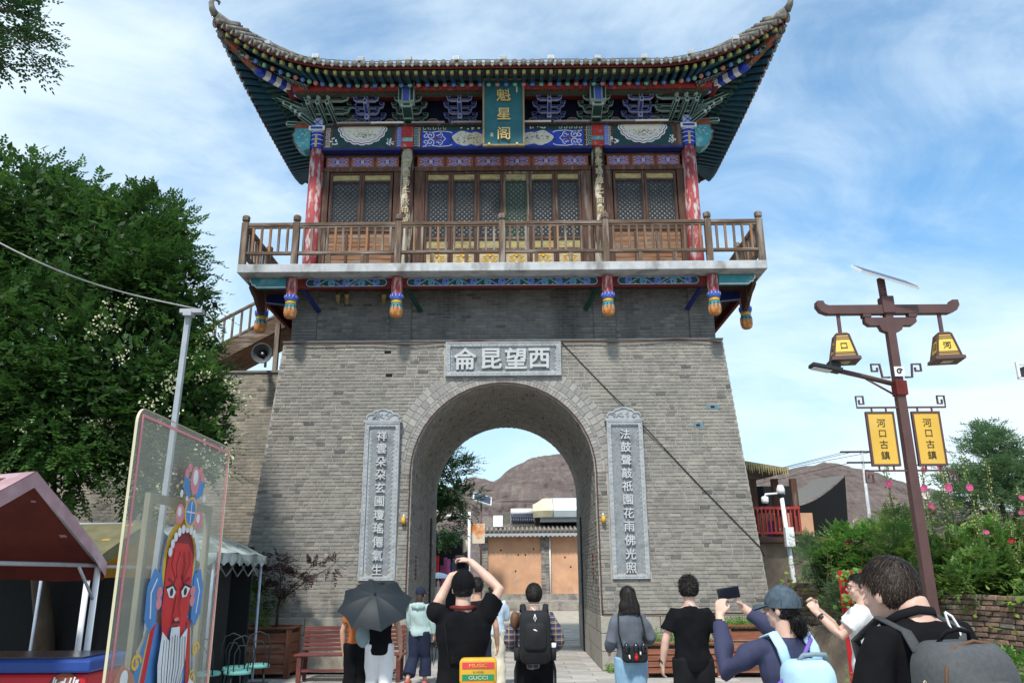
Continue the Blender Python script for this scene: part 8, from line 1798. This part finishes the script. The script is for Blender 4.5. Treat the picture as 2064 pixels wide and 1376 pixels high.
b = acc('camera', 'black camera hanging from the hand of the woman in mint', 'camera', PC); q = MB(); dslr(q, (.25, .05, .62), 1, (.3, 1, -.3)); q.build('camera_body', ['black_metal', 'glass_black'], b, local=True, bevel=.006); q = MB(); q.tube([(.2, .04, .66), (.21, .05, .4), (.23, .06, .3), (.26, .05, .42), (.28, .05, .64)], .008, 6); q.build('strap', 'cloth_black2', b, local=True)

# 3 man in black with raised arms
def blackcap(P, HP, HR, H): scalp(P, HP, HR, H, 'hair_black', 300, .012, reg_cap, .002, 5, jit=.1); cap_hat(P, HP, HR, H, 'cloth_black')
PD, HPd, HRd, Vd, LNd = person('man in black T-shirt and cap raising a camera overhead, yellow bag on hip', (-.16, 6.4, 0), 2, 1.74, 1.06, {'R': {'sh': (.004, .0, .02), 'el': (.16, .03, .925), 'wr': (.032, .115, 1.045), 'hd': (-.75, .3, .3), 'hn': (-.3, .2, -1), 'curl': .75}, 'L': {'sh': (-.002, .0, .02), 'el': (-.135, .12, .83), 'wr': (-.06, .165, .985), 'hd': (.6, .3, .45), 'hn': (.4, .3, -.8), 'curl': .75}}, ('cloth_black', .014, .46, .62, .0), ('cloth_black2', .014, .05, .008), blackcap, vox=.009, head_tilt=(4, 0), skin='skin_fair')
q = MB(); q.tube([(-.1, .02, 1.475), (-.06, -.055, 1.485), (0, -.075, 1.48), (.06, -.055, 1.485), (.1, .02, 1.475)], .006, 6, ry=.019); q.build('neck_strap', 'dark_red', PD, local=True)
glyph('Canon', .024, (0, -.085, 1.481), .003, 'lettering', 'white_paint', PD)
bpy.data.objects[PD.children[-1].name].data.transform(Matrix.Translation(Vector(ORG[PD.name])))
b = acc('camera', 'black camera lifted above the head of the man in black', 'camera', PD); q = MB(); dslr(q, (-.03, .3, 1.80), .95, (0, 1, .25)); q.build('camera_body', ['black_metal', 'glass_black'], b, local=True, bevel=.005)
b = acc('belt_bag', 'yellow bag with red and green bands on the hip of the man in black', 'bag', PD); bx, bz = .12, 1.05
q = MB(); rbox(q, (bx, -.2, bz), (.27, .1, .185), .035); q.build('pouch', 'bag_yellow', b, local=True)
for z, h, m, nm in ((bz + .045, .042, 'bag_red', 'band'), (bz - .035, .04, 'bag_green', 'band')): q = MB(); q.bb(bx - .115, bx + .115, -.2545, -.25, z - h/2, z + h/2); q.build(nm, m, b, local=True)
for tx, z, s, m, w in (('MUSIC', bz + .045, .034, 'op_yellow', .13), ('IS MINE', bz + .005, .016, 'bag_green', .075), ('GUCCI', bz - .036, .034, 'cream', .135)):
    o = glyph(tx, s, (bx, -.2565, z), .003, 'lettering', m, b, w=w); o.data.transform(Matrix.Translation(Vector(ORG[b.name])))
q = MB(); q.bb(bx - .1, bx + .1, -.2545, -.25, bz - .072, bz - .064); q.build('band', 'bag_orange', b, local=True)
q = MB(); q.tube([(bx - .125, -.19, bz - .08), (bx - .125, -.22, bz), (bx - .1, -.225, bz + .085), (bx + .1, -.225, bz + .085), (bx + .125, -.22, bz), (bx + .125, -.19, bz - .08)], .005, 6); q.build('zip', 'black_metal', b, local=True)
q = MB(); q.tube([(bx - .12, -.17, bz + .06), (-.1, -.16, 1.15), (-.13, -.12, 1.36), (-.13, .03, 1.47)], .012, 6, ry=.004); q.build('strap', 'cloth_black2', b, local=True)
# 4, 5 behind him
PE = person('man in a black T-shirt walking just behind the man with raised arms', (-.27, 10.9, 0), -3, 1.68, 1.05, {'R': {'el': (.15, .0, .64), 'wr': (.155, .06, .5)}}, ('cloth_black2', .014, .48, .62, 0), ('cloth_navy', .014, .05, .01), hair_short('hair_black', 500, .022, 8), vox=.012)[0]
PF = person('person in a pale blue shirt and cream trousers entering the arch with a small camera', (-.12, 13.6, 0), 6, 1.58, .95, {'R': {'el': (.13, .05, .67), 'wr': (.13, .15, .66), 'hd': (0, 1, .1), 'curl': .9}}, ('cloth_paleblue', .02, .5, 1.9, .004), ('cloth_cream', .018, .05, .015), hair_long('hair_black', .04, 6, .05, 300), vox=.012, shoes='cloth_white')[0]
b = acc('camera', 'small black camera held out by the person in pale blue', 'camera', PF); q = MB(); dslr(q, (.22, .33, 1.05), .7); q.build('camera_body', ['black_metal', 'glass_black'], b, local=True)
# 6 plaid shirt with backpack
PG, HPg, *_ = person('man in a plaid shirt with a large black backpack walking towards the arch', (.43, 8.7, 0), 0, 1.62, 1.05, {'R': {'el': (.155, -.01, .66), 'wr': (.12, .12, .6), 'hd': (-.4, 1, .2)}, 'L': {'el': (-.155, -.01, .66), 'wr': (-.12, .12, .6), 'hd': (.4, 1, .2)}}, ('plaid', .011, .5, 1.9, 0), ('cloth_black', .016, .05, .01), hair_short('hair_black', 2600, .02, 9, .22), vox=.01)
b = acc('backpack', 'large black backpack worn by the man in plaid', 'backpack', PG)
q = MB(); rbox(q, (0, -.2, 1.12), (.31, .2, .5), .07, bulge=.02); q.build('main_bag', 'pack_black', b, local=True)
q = MB(); rbox(q, (0, -.315, 1.13), (.22, .06, .26), .05, bulge=.01); q.build('front_pocket', 'pack_black', b, local=True)
q = MB(); rbox(q, (0, -.3, .93), (.26, .07, .11), .03); q.build('lower_pocket', 'cloth_black2', b, local=True)
for s in (-1, 1): q = MB(); q.tube([(s*.1, -.1, 1.32), (s*.12, -.05, 1.42), (s*.12, .06, 1.39), (s*.13, .11, 1.25)], .03, 8, ry=.012); q.build('strap', 'pack_black', b, local=True); q = MB(); q.tube([(s*.17, -.12, .92), (s*.2, -.1, .8), (s*.2, -.08, .62), (s*.185, -.08, .45)], .013, 6, ry=.004); q.build('loose_belt', 'pack_black', b, local=True); q = MB(); q.tube([(s*.175, -.18, .9), (s*.18, -.18, 1.02)], .035, 10); q.build('side_pocket', 'pack_black', b, local=True)
q = MB(); q.tube([(.18, -.18, .99), (.185, -.19, 1.06)], .028, 10); q.build('bottle', 'white_metal', b, local=True)
q = MB(); q.tube([(.0, -.315, 1.34), (-.012, -.33, 1.3), (0, -.335, 1.27), (.012, -.33, 1.3), (.0, -.315, 1.34)], .004, 5, cap=False); q.tube([(0, -.16, 1.37), (-.05, -.16, 1.42), (.05, -.16, 1.42), (0, -.16, 1.37)], .008, 6, cap=False); q.build('clip', 'white_metal', b, local=True)
q = MB(); q.ribbon([(-.02, 1.2), (0, 1.195), (.02, 1.185)], [.004, .014, .004], -.362, 0); q.build('logo', 'white_metal', b, local=True)
b2 = acc('shoulder_pouch', 'brown-black pouch on the left shoulder of the man in plaid', 'bag', PG); q = MB(); q.ball((-.2, -.06, 1.27), (.05, .06, .09), 12); q.build('pouch', 'leather', b2, local=True)
# 7 woman in grey-blue
PH, HPh, *_ = person('woman in a slate grey top and light blue jeans with a black bag', (1.47, 9.2, 0), 3, 1.58, .88, {'R': {'el': (.145, -.015, .665), 'wr': (.13, .1, .64), 'hd': (-.5, 1, .3)}, 'L': {'el': (-.128, -.02, .65), 'wr': (-.13, .08, .57), 'hd': (0, 1, -.2)}, 'l': {'kn': (-.05, .03, .28), 'an': (-.04, .0, .05)}, 'r': {'kn': (.045, .0, .28), 'an': (.035, -.08, .06)}}, ('cloth_greyblue', .013, .53, 1.7, .004), ('jeans', .012, .05, .012), hair_long('hair_black', .055, 3, .074, 1100), vox=.01)
b = acc('crossbody_bag', 'small black bag with a red tag on the back of the woman in grey', 'bag', PH); q = MB(); rbox(q, (.02, -.16, .9), (.26, .09, .16), .04); q.build('pouch', 'pack_black', b, local=True)
for x in (-.07, .03, .11): q = MB(); q.ball((x, -.2, .965), (.035, .03, .055), 10); q.build('pocket', 'glass_black', b, local=True)
q = MB(); q.bb(.015, .035, -.225, -.21, .86, .92); q.ball((.025, -.22, .87), (.022, .01, .03), 8); q.build('tag', 'red_board', b, local=True); q = MB(); q.tube([(-.05, -.215, .9), (-.045, -.222, .86)], .008, 6); q.tube([(.07, -.215, .93), (.07, -.222, .9)], .008, 6); q.build('buckle', 'white_metal', b, local=True)
q = MB(); q.tube([(-.1, -.15, .95), (-.14, -.13, 1.12), (-.13, -.09, 1.28), (-.1, .02, 1.33)], .008, 6); q.tube([(.13, -.15, .95), (.145, -.13, 1.12), (.12, -.09, 1.28), (.1, .02, 1.33)], .008, 6); q.build('strap', 'pack_black', b, local=True)
# 8 man in black
PI_, HPi, *_ = person('man in a black T-shirt and black trousers standing with arms at his sides', (1.98, 8.4, 0), 0, 1.68, 1.0, {'R': {'el': (.16, .01, .64), 'wr': (.18, .04, .505), 'hd': (.02, .2, -1), 'curl': .7}, 'L': {'el': (-.155, .0, .645), 'wr': (-.175, .03, .51), 'hd': (-.02, .2, -1), 'curl': .7}}, ('cloth_black', .016, .475, .66, .003), ('cloth_black2', .016, .05, .012), lambda P, HP, HR, H: scalp(P, HP, HR, H, 'hair_black', 2200, .02, lambda x, y, z: reg_full(x, y, z) and z > -.036, .011, 12, .6, .55), vox=.01, skin='skin_fair')
q = MB(); q.tube([(-.03, -.075, 1.43), (-.015, -.085, 1.435), (.0, -.09, 1.42), (.015, -.09, 1.405), (.01, -.085, 1.425), (-.02, -.08, 1.43)], .004, 6, cap=False); q.build('cord', 'white_paint', PI_, local=True)
q = MB(); q.tube([(-.318, .04, .88), (-.306, .045, .885)], .03, 12); q.build('wristwatch', 'black_metal', PI_, local=True)
# 9 woman photographing with a phone
def capwoman(P, HP, HR, H):
    scalp(P, HP, HR, H, 'hair_black', 300, .02, lambda x, y, z: z < .008 and z > (-.045 if y < -.01 else -.02 + (y + .01)), .003, 3, jit=.08); cap_hat(P, HP, HR, H, 'cap_denim')
    q = MB(); q.ball(HP(0, -.055, -.048), (.032*H, .026*H, .03*H), 12); q.ball(HP(.008, -.06, -.07), (.026*H, .02*H, .026*H), 10); q.tube([HP(0, -.05, -.03), HP(0, -.06, -.06), HP(.004, -.062, -.1)], [.024*H, .02*H, .006*H], 8)
    r = random.Random(4)
    for _ in range(160): a = HP(r.gauss(0, .018), -.06 + r.gauss(0, .012), -.035 + r.gauss(0, .012)); q.tube([a, a + Vector((r.gauss(0, .012), -.02, -.03)), a + Vector((r.gauss(0, .02), -.012, -.07*r.random() - .02))], [.002, .002, .0006], 3, cap=False)
    q.build('hair_bun', 'hair_black', P, local=True)
PJ, HPj, HRj, Vj, LNj = person('woman in a navy top and faded cap photographing the tower with a phone', (1.80, 4.9, 0), 14, 1.63, .93, {'L': {'sh': (.0, .01, .005), 'el': (-.195, .08, .72), 'wr': (-.15, .19, .9), 'hd': (.25, .2, 1), 'hn': (.8, .5, -.2), 'curl': .8}, 'R': {'sh': (.0, .01, .01), 'el': (.13, .17, .8), 'wr': (-.005, .27, .925), 'hd': (-.5, .2, .75), 'hn': (-.8, .3, -.2), 'curl': .8}}, ('cloth_indigo', .007, .5, 1.86, 0), ('cloth_navy', .012, .05, .008), capwoman, vox=.008, head_turn=32, skin='skin_fair')
b = acc('smartphone', 'dark phone held sideways by the woman in the faded cap', 'phone', PJ); q = MB(); M = Matrix.Rotation(rad(-8), 3, 'Y') @ Matrix.Rotation(rad(-6), 3, 'Z'); q.box((-.125, .40, 1.60), (.145, .01, .07), 0, .5, M); q.box((-.125, .393, 1.60), (.137, .003, .063), 1, .5, M); q.build('phone_body', ['black_metal', 'glass_black'], b, local=True, bevel=.003)
b = acc('wristwatch', 'dark square watch on the left wrist of the woman with the phone', 'watch', PJ); q = MB(); q.tube([Vj(-.1535, .181, .872), Vj(-.152, .185, .884)], .029, 14); q.box(Vj(-.165, .168, .88), (.035, .02, .04)); q.build('watch_body', 'black_metal', b, local=True)
for k, m in enumerate(('strap_purple', 'leather')): q = MB(); q.tube([Vj(-.157 - .003*k, .172 - .006*k, .853 - .014*k), Vj(-.1565 - .003*k, .174 - .006*k, .858 - .014*k)], .03, 12); q.build('bracelet', m, PJ, local=True)
b = acc('backpack', 'pale blue backpack with a black label on the woman with the phone', 'backpack', PJ)
q = MB(); rbox(q, (.0, -.19, 1.06), (.3, .17, .4), .07, bulge=.02, taper=.18); q.build('main_bag', 'pack_blue', b, local=True)
q = MB(); rbox(q, (.0, -.285, 1.0), (.25, .07, .24), .05, bulge=.01); q.build('front_pocket', 'pack_blue', b, local=True)
q = MB(); q.tube([(-.06, -.2, 1.25), (-.04, -.22, 1.285), (.03, -.225, 1.29), (.1, -.22, 1.285), (.12, -.2, 1.25)], .012, 8); q.build('handle', 'bag_slate', b, local=True)
for s in (-1, 1): q = MB(); q.tube([(.03 + s*.1, -.12, 1.2), (s*.1, -.115, 1.32), (s*.1, -.04, 1.39), (s*.105, .06, 1.36), (s*.12, .1, 1.2)], .033, 8, ry=.011); q.build('strap', 'pack_blue', b, local=True); q = MB(); q.tube([(.03 + s*.16, -.15, .95), (s*.2, -.1, .75), (s*.17, -.02, .6)], .008, 6); q.build('webbing', 'bag_slate', b, local=True)
q = MB(); q.bb(-.05, .1, -.334, -.328, 1.03, 1.062); q.build('label', 'black_metal', b, local=True); o = glyph('COMMENCE', .014, (.025, -.3365, 1.046), .002, 'lettering', 'white_paint', b, w=.12); o.data.transform(Matrix.Translation(Vector(ORG[b.name])))
b = acc('camera_strap', 'purple strap slung across the back of the woman with the phone', 'strap', PJ); q = MB(); q.tube([(.13, .02, 1.4), (.1, -.1, 1.36), (.0, -.16, 1.27), (-.1, -.16, 1.18), (-.2, -.1, 1.08), (-.24, .0, 1.0)], .011, 8, ry=.005); q.build('webbing', 'strap_purple', b, local=True)
# 10, 11 couple at right in profile
def buzz(P, HP, HR, H):
    scalp(P, HP, HR, H, 'hair_black', 900, .018, lambda x, y, z: z > (.0 if y < 0 else .03 + y*.5), .004, 7, jit=.6)
PK, HPk, HRk, Vk, LNk = person('smiling man in a white T-shirt and glasses photographing leftwards beside the red board', (3.42, 7.7, 0), 72, 1.70, 1.0, {'L': {'el': (-.115, .13, .69), 'wr': (-.05, .235, .8), 'hd': (.1, .5, .8), 'hn': (.8, .3, 0), 'curl': .9}, 'R': {'el': (.12, .12, .70), 'wr': (.04, .235, .82), 'hd': (-.1, .5, .8), 'hn': (-.8, .3, 0), 'curl': .9}}, ('cloth_white', .02, .47, .68, .004), ('cloth_black2', .014, .05, .01), buzz, vox=.0085, face=True, head_tilt=(-4, 0), skin='skin_fair')
q = MB()
for s in (-1, 1): q.tube([HPk(s*.0215 + .0165*math.cos(a), .0635 - .002*abs(math.cos(a)), .006 + .0125*math.sin(a)) for a in [2*PI*i/14 for i in range(15)]], .0017, 5, cap=False); q.tube([HPk(s*.038, .061, .01), HPk(s*.047, .03, .008), HPk(s*.049, -.006, .004)], .0016, 5)
q.tube([HPk(-.006, .065, .009), HPk(.006, .065, .009)], .0016, 5); q.build('glasses', 'black_metal', PK, local=True)
b = acc('camera', 'small dark camera held up by the man in white', 'camera', PK); q = MB(); q.box((-.0, .53, 1.46), (.11, .03, .07)); q.tube([(.0, .54, 1.46), (0, .57, 1.46)], .028, 12); q.build('camera_body', 'black_metal', b, local=True, bevel=.005)
b = acc('wristwatch', 'black watch on the raised wrist of the man in white', 'watch', PK); q = MB(); wv = (Vk(-.05, .235, .8) - Vk(-.115, .13, .69)).normalized(); w0 = Vk(-.05, .235, .8) - wv*.05; q.tube([w0, w0 + wv*.02], .032, 14); q.ball(w0 + Vector((-.03, 0, 0)), (.012, .022, .022), 10); q.build('watch_body', 'black_metal', b, local=True)
def bangs(P, HP, HR, H):
    hair_long('hair_black', .09, 8, .05, 500)(P, HP, HR, H)
    q = MB()
    for s in (-1, 1): q.tube([HP(s*.042, .02, .045), HP(s*.052, .012, 0), HP(s*.05, .008, -.06), HP(s*.046, .0, -.12)], [.012*H, .014*H, .012*H, .004*H], 8)
    for i in range(9): x = -.036 + .009*i; q.tube([HP(x*.8, .035, .062), HP(x, .057, .04), HP(x*1.05, .06, .02)], [.005*H, .005*H, .0015*H], 5)
    q.build('fringe', 'hair_black', P, local=True)
PLg = person('smiling woman in a grey T-shirt with black hair, close behind the man in white', (3.44, 7.2, 0), 62, 1.58, .92, {'L': {'el': (-.13, .02, .64), 'wr': (-.1, .1, .55)}, 'R': {'el': (.13, .02, .64), 'wr': (.1, .1, .55)}}, ('cloth_grey', .016, .5, .62, 0), ('cloth_navy', .012, .05, .01), bangs, vox=.0085, face=True, skin='skin_fair', head_tilt=(-3, 0))[0]
# 12 foreground man with the grey backpack
def fghair(P, HP, HR, H):
    reg = lambda x, y, z: z > (-.026 if y < -.018 else -.026 + (y + .018)*2.4 if y < .006 else .03 + (y - .006)*.5) and not (abs(x) > .03 and -.02 < y < .016 and z < .012)
    scalp(P, HP, HR, H, 'hair_dark_brown', 9000, .026, reg, .0045, 15, jit=.14, wid=.0009)
PM_, HPm, HRm, Vm, LNm = person('dark-haired man in black seen from behind, nearest the camera, with a grey backpack', (1.82, 3.2, 0), 17, 1.85, 1.0, {'L': {'el': (-.165, .02, .645), 'wr': (-.14, .09, .53)}, 'R': {'el': (.16, .02, .645), 'wr': (.14, .09, .53)}}, ('cloth_black', .012, .46, .7, 0), ('cloth_navy', .012, .05, .01), fghair, vox=.0075, head_turn=9, lean=(-.015, .03), head_off=(-.01, .03, -.045), skin='skin_fair', head_tilt=(-6, 0))
q = MB(); q.tube([Vm(-.056, .035, .822) + LNm(.83), Vm(-.046, -.01, .845) + LNm(.85), Vm(-.02, -.036, .856) + LNm(.85), Vm(.02, -.036, .852) + LNm(.85), Vm(.046, -.01, .842) + LNm(.85), Vm(.056, .035, .815) + LNm(.82)], .006, 8, ry=.017); q.build('camera_strap', 'cloth_black2', PM_, local=True)
q = MB(); c = Vm(.035, -.052, .835) + LNm(.84); q.tube([c + Vector((-.01, 0, .03)), c + Vector((.008, -.012, .015)), c + Vector((.03, -.02, -.03)), c + Vector((.022, -.024, -.055)), c + Vector((-.004, -.02, -.05)), c + Vector((-.008, -.008, -.01)), c + Vector((-.01, 0, .03))], .0045, 7, cap=False); q.build('earbud_loop', 'white_paint', PM_, local=True)
b = acc('backpack', 'charcoal backpack with a brown leather edge on the nearest man', 'backpack', PM_); b.location.z += .085; b.location.x -= .1
q = MB(); rbox(q, (.02, -.225, 1.14), (.34, .19, .52), .1, n=7, bulge=.02, taper=.1); q.build('main_bag', 'pack_grey', b, local=True)
q = MB(); rbox(q, (.02, -.3, 1.1), (.27, .08, .4), .07, n=6, bulge=.012, taper=.12); q.build('front_panel', 'pack_grey', b, local=True)
q = MB(); q.tube([(-.145, -.3, 1.2), (-.125, -.3, 1.32), (-.075, -.29, 1.385), (.02, -.285, 1.405), (.1, -.285, 1.39), (.165, -.29, 1.33)], .006, 8); q.build('leather_edge', 'leather', b, local=True)
q = MB(); q.tube([(-.05, -.2, 1.395), (-.03, -.22, 1.43), (.02, -.225, 1.44), (.07, -.22, 1.43), (.09, -.2, 1.395)], .009, 8, ry=.006); q.build('handle', 'cloth_black2', b, local=True)
q = MB(); q.tube([(.05, -.268, 1.388), (.1, -.27, 1.38), (.145, -.275, 1.35)], .006, 6); q.build('zip', 'bag_red', b, local=True)
q = MB(); q.tube([(-.14, -.325, 1.22), (-.15, -.32, 1.1), (-.15, -.32, .95)], .005, 6); q.tube([(.17, -.325, 1.22), (.18, -.32, 1.1), (.18, -.32, .95)], .005, 6); q.build('zip', 'black_metal', b, local=True)
for s in (-1, 1): q = MB(); dz = Vector((.1, 0.03, -.085)); q.tube([(s*.1, -.16, 1.36), Vm(s*.07, -.075, .815) + LNm(.8) + dz, Vm(s*.075, -.01, .838) + LNm(.82) + dz, Vm(s*.085, .06, .79) + LNm(.8) + dz, Vm(s*.1, .06, .68) + dz], .025, 8, ry=.009); q.build('strap', 'strap_grey', b, local=True)
q = MB(); q.bb(.02, .05, -.3565, -.353, 1.262, 1.266); q.bb(.02, .05, -.3565, -.353, 1.248, 1.252); q.build('logo', 'black_metal', b, local=True)
q = MB(); q.lathe([(.01, 0), (.03, .015), (.02, .04), (.028, .05), (.0, .075)], (-.02, -.36, 1.12), 10, 0); [q.ball((-.015 + .02*math.cos(a), -.365, 1.19 + .018*math.sin(a)), (.013, .008, .012), 6, 1) for a in [2*PI*i/7 for i in range(7)]]; q.build('charm', ['pink_petal_sticker', 'bag_orange'], b, local=True)
q = MB()
for k in range(6): q.tube([(-.175 - .002*k + .006*math.cos(a), -.25, 1.27 - .025*k + .012*math.sin(a)) for a in [2*PI*i/8 for i in range(9)]], .0025, 5, cap=False)
q.build('carabiner_chain', 'gold_worn', b, local=True)
# 13 far walker with a white parasol
PN = person('distant person in pale clothes under a white parasol beyond the arch', (-2.42, 28.5, 0), 180, 1.6, .95, {'R': {'el': (.12, .1, .68), 'wr': (.03, .12, .8), 'hd': (0, .1, 1)}}, ('cloth_white', .02, .47, .6, 0), ('cloth_grey', .015, .05, 0), hair_long('hair_black', .05, 9, .05, 80), vox=.02)[0]
p = thing('parasol', 'small white parasol far beyond the left side of the arch', 'umbrella', (-2.42, 28.4, 1.7)); q = MB(); q.lathe([(.52, -.16), (.4, -.08), (.2, -.01), (.02, .03)], (-2.42, 28.35, 1.78), 8, sm=False); q.build('canopy', 'cloth_paleblue', p); q = MB(); q.tube([(-2.42, 28.35, 1.15), (-2.42, 28.35, 1.8)], .012, 6); q.build('shaft', 'white_metal', p)
